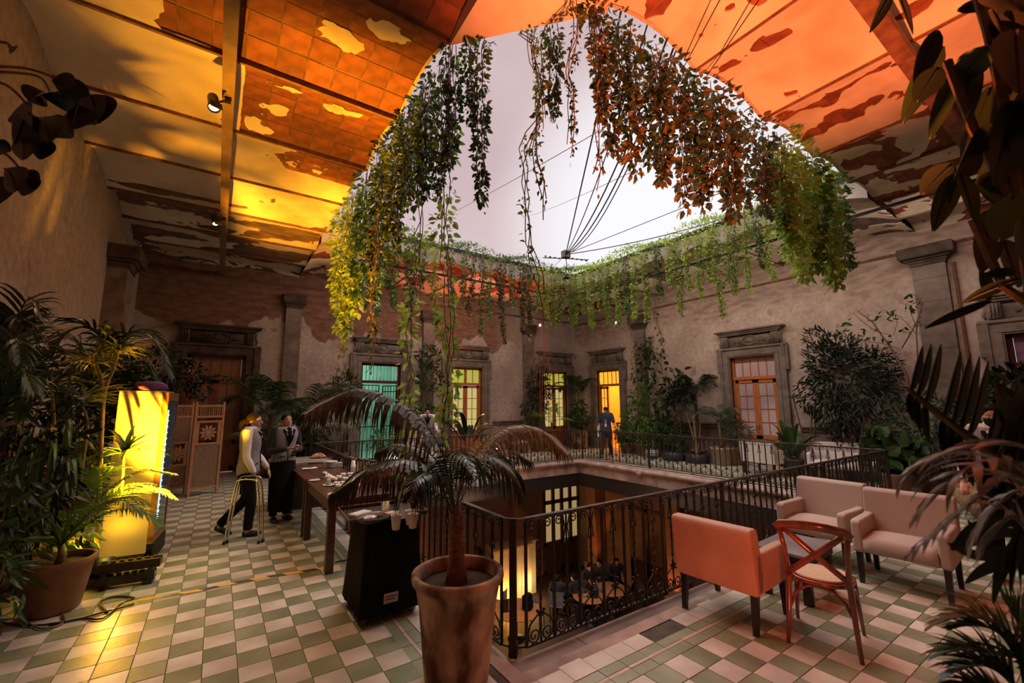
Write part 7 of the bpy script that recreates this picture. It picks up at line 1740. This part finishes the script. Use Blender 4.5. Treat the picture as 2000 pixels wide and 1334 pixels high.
palm('light-trunked small palm in a square wooden tub left of the orange glazed door', (XR-.75, 7.1, 0), 0, n=10, L_=.8, ll=.3, h=.75, mt=LEAF[5], trunk=.035, droop=.7, nl=18, w=.010, seed=68, potm=mat('weathered_tub', (.26, .19, .13), (.38, .29, .21), 5, .8, stretch=(5, 5, 1)), potr=.3, poth=.5)
t = thing('clay_pot', 'brown clay pot behind the wooden tub palm', 'pot', (XR-.4, 6.95, 0)); pot(t, .26, .5, CLAY2)
shrub('low plant with long palm-like leaves in front of the orange glazed door', (XR-.55, 6.9, 0), [((0, 0, 1.1), .3), ((0, -.3, .95), .25)], 260, .22, LEAF[5], None, wr=.14)
bigplant('upright broad-leaved plant in a dark pot, right of the orange glazed door', (XR-1.15, 5.05, 0), 12, .95, .10, LEAF[0], mat('dark_grey_pot', (.03, .03, .03), (.06, .055, .05), 5, .5), .24, .42, .12, 71, (.5, 1.35))
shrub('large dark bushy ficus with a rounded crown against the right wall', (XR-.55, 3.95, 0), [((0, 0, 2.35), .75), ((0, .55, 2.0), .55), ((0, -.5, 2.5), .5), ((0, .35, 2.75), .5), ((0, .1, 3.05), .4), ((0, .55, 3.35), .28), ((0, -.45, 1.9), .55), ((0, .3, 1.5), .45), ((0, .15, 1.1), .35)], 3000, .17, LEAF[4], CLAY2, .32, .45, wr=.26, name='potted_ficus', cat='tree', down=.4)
dracaena('spindly dracaena left of the large ficus', (XR-.5, 5.0, 0), [[(0, 0, 0), (.05, .05, .8), (.05, .2, 1.9)], [(0, 0, 0), (0, -.1, .7), (.05, -.2, 1.5)], [(0, 0, 0), (.05, -.2, .9), (.05, -.3, 1.8)]], None, n=34, L_=.33, w=.014, mt=LEAF[5], seed=72, smat=STEM)
# bare branching tree beside the broad pilaster
t = thing('bare_branch_tree', 'slender tree of bare reddish branches with a few leaves, before the right wall', 'tree', (XR-.9, 2.55, 0)); b0 = Vector(t.location)
q = MB(); bx_ = XR-.9
def bp(x, y): return onX(x, y, bx_)-b0
q.tube([Vector((0, 0, 0)), bp(1790, 830), bp(1770, 730), bp(1740, 680), bp(1705, 630), bp(1672, 605)], [.04, .034, .028, .022, .014, .006], 7)
for pts, r_ in (([bp(1788, 760), bp(1792, 700), bp(1790, 640), bp(1800, 600), bp(1803, 590)], .016), ([bp(1761, 680), bp(1782, 645), bp(1800, 605), bp(1795, 590)], .016), ([bp(1757, 682), bp(1720, 670), bp(1670, 665), bp(1652, 660)], .010), ([bp(1740, 655), bp(1700, 640), bp(1665, 610)], .009), ([bp(1760, 685), bp(1700, 680), bp(1660, 678)], .008), ([bp(1788, 650), bp(1765, 625), bp(1745, 612)], .008), ([bp(1790, 640), bp(1775, 600), bp(1772, 585)], .007), ([bp(1745, 655), bp(1752, 630), bp(1748, 615)], .007), ([bp(1790, 770), bp(1765, 760), bp(1750, 735)], .012)): q.tube(bez(pts, 3), [r_*(1-.7*i/(len(pts)*3)) for i in range(len(bez(pts, 3)))], 6)
q.obj('branches', mat('reddish_branch', (.10, .05, .04), (.17, .09, .07), 10, .7), t)
tips = [bp(x, y) for x, y in ((1655, 637), (1700, 618), (1745, 615), (1772, 585), (1790, 600), (1797, 625), (1740, 660), (1735, 612), (1668, 665), (1700, 660), (1760, 640), (1693, 640), (1650, 632), (1780, 598))]
pos = np.array([tuple(p) for p in tips for _ in range(5)])+RNG.normal(size=(len(tips)*5, 3))*.06; d = RNG.normal(size=pos.shape); d[:, 2] -= .6; leaf_cloud('foliage', pos, d, .15*RNG.uniform(.6, 1.2, len(pos)), LEAF[0], t, wr=.35, kind='stuff')
shrub('mixed green shrub under the bare branches, behind the railing corner', (XR-1.0, 2.55, 0), [((0, 0, 1.5), .5), ((0, -.5, 1.3), .5), ((0, .5, 1.1), .4), ((-.1, 0, .8), .55)], 900, .22, LEAF[5], CLAY2, .3, .4, wr=.25)
shrub('dark broad shrub right of the railing corner', (XR-1.2, 1.6, 0), [((0, 0, 1.3), .6), ((0, -.6, 1.2), .6), ((0, -.3, .7), .6), ((0, .4, .6), .4)], 900, .25, LEAF[0], CLAY2, .3, .4, wr=.25)
climber('monstera with large cut leaves low beside the railing corner', (XR-1.6, 3.0, 0), [[(0, 0, .3), (0, .1, .8), (0, .2, 1.2)], [(0, 0, .3), (0, -.3, .8), (0, -.4, 1.0)], [(0, 0, .3), (-.1, 0, .7), (-.3, .1, .8)]], 130, .32, LEAF[0], 75, wr=.8)
fan_palm('dark green fan palm behind the waiter, beside the right-hand door', (XR-1.1, .75, 0), n=12, L_=.9, r_=.65, mt=LEAF[0], potm=CLAY2, potr=.28, poth=.38, h=.4, seed=76)
shrub('tall leafy plant in front of the dark right-hand door', (XR-.8, 1.2, 0), [((0, 0, 1.9), .5), ((0, -.5, 1.8), .5), ((0, .5, 1.6), .4)], 700, .26, LEAF[4], CLAY2, .28, .4, wr=.4)
t = thing('round_basket', 'large round woven basket seat beyond the waiter on the right gallery', 'basket', (9.9, 1.35, 0))
q = MB(); q.lathe([(.001, 0), (.35, 0), (.55, .2), (.62, .45), (.6, .47), (.5, .25), (.001, .15)], 28); q.obj('basket', mat('wicker', (.20, .13, .06), (.34, .23, .12), 20, .7, bump=.6, bscale=60), t, True)
t = thing('carved_bench', 'pale carved stone bench behind the palm fronds on the far left gallery', 'bench', (5.1, 12.0, 0))
q = MB(); q.box(-.55, .55, -.2, .2, .42, .50, ch=.01); q.obj('seat', LEDGE, t); q = MB(); q.box(-.55, .55, .14, .22, .5, 1.0, ch=.02); q.obj('backrest', mat('pale_stone', (.42, .33, .3), (.52, .43, .4), 5, .8, bump=.5), t)
for x in (-.42, .42): q = MB(); q.box(x-.08, x+.08, -.16, .16, 0, .42, ch=.01); q.obj('leg', LEDGE, t)

# ------------------------------------------------------------------ hanging vines round the roof opening
VM = {'d': LEAF[0], 'g': LEAF[1], 'l': LEAF[2], 'a': LEAF[3], 'k': mat('vine_dark', (.022, .045, .012), (.06, .10, .025), 4, .5, trans=.35, rnd=.3)}
VSTEM = mat('vine_stem', (.10, .055, .035), (.18, .10, .06), 10, .8)
def vine(label, group, top, zb, dens, rad, size, mk, seed, wr=.42, bare=0., taper=.6, sway=.05):
    wr = max(wr, .58)
    rs = np.random.default_rng(seed); t = thing('hanging_vine', label, 'vine', tuple(top), 0, group); Ln = top[2]-zb
    n = max(4, int(Ln/.18)); pts = []; ox = oy = 0
    for i in range(n+1):
        pts.append((ox, oy, -Ln*i/n)); ox += rs.normal()*sway*.5; oy += rs.normal()*sway*.5; ox *= .9; oy *= .9
    q = MB()
    for k in range(3 if bare or dens > 120 else 2):
        oz = rs.normal(size=2)*.03; q.tube([(p[0]+oz[0]+rs.normal()*.012, p[1]+oz[1]+rs.normal()*.012, p[2]*(1 if k == 0 else .9)) for p in pts], .0055, 4, cap=False)
    q.obj('stem', VSTEM, t)
    N_ = int(dens*Ln*(1-bare)); s = rs.uniform(0, 1, N_)**.9
    if bare: s = bare+(1-bare)*s; s = np.where(rs.uniform(size=N_) < .35, s, np.floor(s*5)/5+.02+rs.normal(size=N_)*.03); s = np.clip(s, 0, 1)
    P = np.array(pts); idx = np.clip(s*n, 0, n-1e-6); i0 = idx.astype(int); f = (idx-i0)[:, None]; base = P[i0]*(1-f)+P[i0+1]*f
    rr = rad*(1-taper*s)*np.sqrt(rs.uniform(0, 1, N_)); a = rs.uniform(0, 2*PI, N_); off = np.stack([rr*np.cos(a), rr*np.sin(a), rs.normal(size=N_)*.04], 1)
    d = off*4/max(rad, .05)*.6+rs.normal(size=(N_, 3))*.45; d[:, 2] -= .9
    sz = size*rs.uniform(.55, 1.25, N_)
    if mk == 'a' and N_ > 60:
        h_ = rs.uniform(size=N_) < .45; leaf_cloud('green_foliage', (base+off)[h_], d[h_], sz[h_]*1.1, VM['k'], t, wr=wr, kind='stuff', bend=.35); h_ = ~h_
        leaf_cloud('amber_foliage', (base+off)[h_], d[h_], sz[h_]*1.1, VM['a'], t, wr=wr, kind='stuff', bend=.35)
    else: leaf_cloud('foliage', base+off, d, sz, VM[mk], t, wr=wr, kind='stuff', bend=.35)
    return t
E_ = OX0+.02; G = .02
# left edge of the opening (X = OX0): (x, y of lowest point) -> place on that edge
def vL(x, y): p = onX(x, y, OX0+.06); p.y = min(p.y, OY1-.12); return p
def vN(x, y): p = onY(x, y, OY0+.06); return p
def vF(x, y): p = onY(x, y, OY1-.35); return p
def vR(x, y): p = onX(x, y, OX1-.35); return p
def vC(x, y, s=.5): # chamfered near corner
    n = Vector((3.72-OY0, 2.85-OX0, 0)).normalized(); c = Vector(((OX0+2.85)/2+.03, (3.72+OY0)/2+.03, 0)); v = ray(x, y); tt = (c-CAMP).dot(n)/v.dot(n); return CAMP+v*tt
def put(fn, lst, lab, grp, top_z=5.62):
    for k, (x, y, dens, rad, size, mk, *ex) in enumerate(lst):
        p = fn(x, y); top = Vector((p.x, p.y, top_z))
        if p.z > top_z-.15: continue
        vine(lab, grp, top, p.z, dens, rad, size, mk, int(x*7+y), **(ex[0] if ex else {}))
put(vL, [(655, 600, 170, .2, .12, 'l'), (668, 640, 170, .22, .12, 'l'), (680, 655, 150, .16, .10, 'l'), (690, 612, 160, .2, .11, 'l'), (705, 585, 170, .2, .11, 'g'), (715, 540, 170, .19, .10, 'g'), (728, 600, 120, .14, .09, 'g')],
    "lime-green vine at the far end of the left roof edge", 'lime vines at the far end of the left roof edge')
put(vL, [(738, 520, 190, .17, .095, 'k'), (750, 440, 200, .17, .09, 'k'), (762, 500, 180, .15, .09, 'k'), (775, 455, 220, .15, .085, 'k'), (790, 400, 230, .14, .08, 'd'), (800, 360, 240, .14, .08, 'd'), (812, 395, 230, .13, .08, 'k'), (828, 340, 240, .13, .075, 'd'), (842, 385, 240, .13, .075, 'd'), (858, 380, 240, .12, .07, 'd'), (880, 325, 250, .11, .07, 'k')],
    "dark green vine of the curtain along the left roof edge", 'dark vines along the left roof edge')
vine('long vine falling from the left roof edge almost to the railing, left of its twin', None, Vector((*vL(806, 830).xy, 5.6)), .95, 80, .15, .09, 'l', 5, wr=.5, bare=.40)
vine('longest vine from the left roof edge, passing the yellow-green door, right of its twin', None, Vector((*vL(868, 900).xy, 5.6)), 1.0, 85, .15, .085, 'l', 6, wr=.5, bare=.18)
vine('thin long trailing vine left of the teal doorway', None, Vector((*vL(682, 700).xy, 5.6)), vL(682, 700).z, 55, .09, .09, 'g', 8, bare=.3)
vine('thin trailing vine over the teal doorway', None, Vector((*vL(735, 725).xy, 5.6)), vL(735, 725).z, 60, .11, .085, 'a', 9, bare=.35)
vine('dark single thick vine hanging over the sky, left of the sparse strands', None, Vector((*vC(940, 400).xy, 5.6)), vC(940, 400).z, 260, .10, .065, 'd', 10)
vine('dark vine beside the cut corner of the roof edge', None, Vector((*vC(915, 250).xy, 5.6)), vC(915, 250).z, 200, .09, .06, 'd', 11)
vine('sparse bare-stemmed vine strand in the middle of the sky', None, Vector((*vC(1046, 640).xy, 5.6)), vC(1046, 640).z, 44, .07, .055, 'g', 12, bare=.12, sway=.09)
vine('sparse thin strand with small leaves just left of the middle of the sky', None, Vector((*vC(1022, 420).xy, 5.6)), vC(1022, 420).z, 55, .07, .055, 'k', 13, bare=.1, sway=.09)
vine('bushy short vine with folded leaves right of the sparse strands', None, Vector((*vC(1080, 235).xy, 5.6)), vC(1080, 235).z, 250, .085, .07, 'k', 14)
vine('small-leaved side strand drifting left of the bushy short vine', None, Vector((*vC(1062, 250).xy, 5.6)), vC(1062, 250).z, 90, .06, .05, 'g', 141)
vine('wispy fine-leaved vine left of the near right roof edge', None, Vector((*vN(1132, 300).xy, 5.6)), vN(1132, 300).z, 150, .05, .04, 'd', 15, bare=.1)
vine('wispy tail strand ending lowest between the clumps over the sky', None, Vector((*vN(1172, 370).xy, 5.6)), vN(1172, 370).z, 45, .05, .05, 'a', 16, bare=.5)
put(vN, [(1158, 210, 260, .10, .065, 'a'), (1190, 285, 240, .11, .07, 'a'), (1212, 270, 240, .11, .07, 'd'), (1238, 335, 220, .12, .075, 'a'), (1262, 320, 220, .12, .075, 'd'), (1290, 352, 220, .12, .08, 'a'), (1312, 335, 220, .13, .08, 'a'), (1332, 408, 190, .12, .08, 'a'), (1352, 345, 220, .13, .085, 'd'), (1372, 405, 190, .13, .085, 'a'), (1395, 370, 200, .14, .085, 'a')],
    "amber-tinted vine over the sky from the near roof edge", 'amber vines on the near roof edge')
put(vN, [(1418, 425, 190, .14, .09, 'a'), (1438, 420, 180, .14, .09, 'a'), (1460, 395, 190, .15, .09, 'k'), (1485, 400, 180, .15, .09, 'a'), (1505, 420, 170, .15, .095, 'k'), (1528, 445, 170, .16, .10, 'g')],
    "green-amber vine in the middle of the near roof edge", 'mixed vines in the middle of the near roof edge')
put(vN, [(1548, 500, 170, .2, .11, 'l'), (1565, 520, 170, .2, .11, 'l'), (1582, 540, 170, .22, .11, 'l'), (1600, 525, 180, .22, .12, 'g'), (1615, 545, 180, .22, .12, 'l'), (1632, 560, 170, .22, .12, 'l'), (1648, 530, 170, .2, .12, 'g'), (1590, 500, 170, .22, .11, 'l'), (1540, 470, 170, .2, .11, 'l')],
    "bright lime vine at the right end of near roof edge", 'lime vines at the right end of the near roof edge')
put(vF, [(736, 630, 135, 0.12, 0.096, 'g'), (752, 560, 150, 0.12, 0.096, 'g'), (772, 600, 150, 0.13, 0.104, 'g'), (798, 622, 165, 0.13, 0.104, 'd'), (822, 560, 165, 0.12, 0.096, 'g'), (850, 640, 135, 0.13, 0.096, 'l'), (880, 600, 135, 0.11, 0.089, 'g'), (908, 605, 150, 0.09, 0.081, 'g'), (920, 618, 120, 0.08, 0.081, 'a'), (940, 652, 150, 0.09, 0.081, 'g'), (958, 628, 150, 0.09, 0.081, 'g'), (975, 612, 150, 0.09, 0.081, 'a'), (984, 672, 135, 0.09, 0.081, 'a'), (1000, 600, 150, 0.09, 0.081, 'g')],
    "vine of the far left roof edge before the back wall", 'vines along the far left roof edge', 6.05)
put(vF, [(1022, 640, 180, 0.11, 0.089, 'a'), (1035, 655, 165, 0.10, 0.089, 'a'), (1048, 600, 195, 0.12, 0.089, 'l'), (1066, 620, 195, 0.12, 0.089, 'l'), (1082, 640, 195, 0.12, 0.089, 'l'), (1096, 625, 195, 0.12, 0.089, 'l'), (1112, 628, 180, 0.11, 0.089, 'l')],
    "bright vine in the clump at the roof's far corner", 'bright vines at the far corner of the roof', 6.05)
put(vR, [(1125, 632, 180, 0.12, 0.089, 'l'), (1140, 610, 195, 0.12, 0.089, 'l'), (1156, 640, 195, 0.12, 0.089, 'l'), (1172, 605, 195, 0.12, 0.089, 'l'), (1190, 632, 195, 0.12, 0.089, 'l'), (1208, 640, 180, 0.12, 0.089, 'l'), (1225, 615, 180, 0.12, 0.089, 'g'), (1243, 625, 180, 0.12, 0.089, 'l'), (1262, 628, 180, 0.11, 0.089, 'l'), (1285, 580, 195, 0.12, 0.089, 'g')],
    "bright vine of the right roof edge near the far corner", 'bright vines on the right roof edge by the corner', 6.05)
put(vR, [(1312, 560, 195, 0.12, 0.081, 'l'), (1330, 612, 180, 0.12, 0.081, 'l'), (1350, 560, 195, 0.12, 0.081, 'l'), (1372, 582, 180, 0.12, 0.081, 'l'), (1392, 545, 195, 0.12, 0.081, 'l'), (1411, 618, 180, 0.12, 0.081, 'l'), (1430, 545, 195, 0.12, 0.074, 'l'), (1448, 570, 180, 0.12, 0.074, 'l'), (1468, 568, 180, 0.11, 0.074, 'l'), (1490, 520, 180, 0.11, 0.074, 'g'), (1512, 548, 180, 0.12, 0.074, 'l')],
    "bright vine before the right wall, right roof edge", 'bright vines along the right roof edge', 6.05)
for x, y, lab in ((1241, 800, 'bare brown aerial vine stem trailing down the rounded pilaster'), (1288, 700, 'bare pinkish vine stem with few leaves right of the rounded pilaster')):
    p = vR(x, y); vine(lab, None, Vector((p.x, p.y, 6.05)), p.z, 26, .08, .10, 'a', int(x), bare=.25, sway=.1)
RED = mat('red_root', (.35, .05, .03), None, rough=.7)  # plain red stem colour
t = thing('red_wire_vine', 'tangle of thin bare red stems hanging over the far-corner door', 'vine', tuple(onY(1062, 540, 10.4))); random.seed(81)
q = MB(); b0 = Vector(t.location)
for k in range(9):
    x = 1048+random.uniform(-6, 30); q.tube(bez([onY(1062+random.uniform(-12, 12), 540, 10.4)-b0, onY(x, 600, 10.4)-b0, onY(x+random.uniform(-12, 12), 660, 10.4)-b0, onY(x+random.uniform(-20, 25), random.uniform(700, 830), 10.4)-b0], 4), .006, 4, cap=False)
q.obj('stems', RED, t)
# greenery growing along the top of the far roof edges
for ax, lab in (('F', 'fringe of small green plants growing along the top of the far left roof edge'), ('R', 'fringe of small green plants growing along the top of the right roof edge')):
    n = 3600; a = RNG.uniform(0, 1, n)**.8; dens = RNG.uniform(0, 1, n)
    if ax == 'F': pos = np.stack([OX0+(OX1-OX0)*a, OY1+RNG.uniform(-.35, .25, n), 6.14+np.abs(RNG.normal(size=n))*.06], 1)
    else: pos = np.stack([OX1+RNG.uniform(-.35, .25, n), OY0+(OY1-OY0)*a, 6.14+np.abs(RNG.normal(size=n))*.07], 1)
    pos[:, 2] += .10*np.sin(pos[:, 0]*3.1+pos[:, 1]*2.7)+.0
    d = RNG.normal(size=(n, 3))*.7; d[:, 2] += .5; o = leaf_cloud('roof_edge_greenery', pos, d, .08*RNG.uniform(.5, 1.2, n), LEAF[2] if ax == 'R' else LEAF[1], None, wr=.4)
    tag(o, lab, 'greenery', None, 'stuff')
# ------------------------------------------------------------------ keep foliage inside the walls; one label per thing
bpy.context.view_layer.update()
for o in list(bpy.data.objects):
    if o.type != 'MESH' or o.data.users > 1: continue
    r = o
    while r.parent: r = r.parent
    if r.get('category') not in ('palm', 'plant', 'shrub', 'tree', 'climber', 'vine', 'greenery'): continue
    if r.rotation_euler.z or r.location.z < -1: continue
    n = len(o.data.vertices); a = np.empty(n*3); o.data.vertices.foreach_get('co', a); a = a.reshape(-1, 3); t0 = np.array(o.matrix_world.translation)
    w = a+t0; b_ = w.copy(); b_[:, 0] = np.clip(b_[:, 0], XL+.03, XR-.03); b_[:, 1] = np.clip(b_[:, 1], YN+.03, YB-.03); b_[:, 2] = np.maximum(b_[:, 2], .004)
    if not np.allclose(b_, w): o.data.vertices.foreach_set('co', (b_-t0).ravel()); o.data.update()
ORD = ['first', 'second', 'third', 'fourth', 'fifth', 'sixth', 'seventh', 'eighth', 'ninth', 'tenth', 'eleventh', 'twelfth', 'thirteenth', 'fourteenth', 'fifteenth', 'sixteenth']
by = {}
for o in SC.objects:
    if o.parent is None and o.get('label'): by.setdefault(o['label'], []).append(o)
def cen(o):
    if o.type == 'MESH': return o.matrix_world @ (sum((Vector(c) for c in o.bound_box), Vector())/8)
    return o.matrix_world.translation.copy()
for lab, os_ in by.items():
    if len(os_) < 2: continue
    zs = [o.location.z for o in os_]; xy = [(round(cen(o).x, 2), round(cen(o).y, 2)) for o in os_]
    if len(set(xy)) == 1:
        os_.sort(key=lambda o: o.location.z)
        for k, o in enumerate(os_): o['label'] = ('topmost ' if k == len(os_)-1 else 'lowest ' if k == 0 else ORD[k]+' from the bottom, ')+lab
    else:
        def ux(o): v = cen(o)-CAMP; return v.dot(RT)/max(v.dot(FW), .1)
        os_.sort(key=ux)
        for k, o in enumerate(os_): o['label'] = ('leftmost ' if k == 0 else 'rightmost ' if k == len(os_)-1 else ORD[k]+' from left, ')+lab
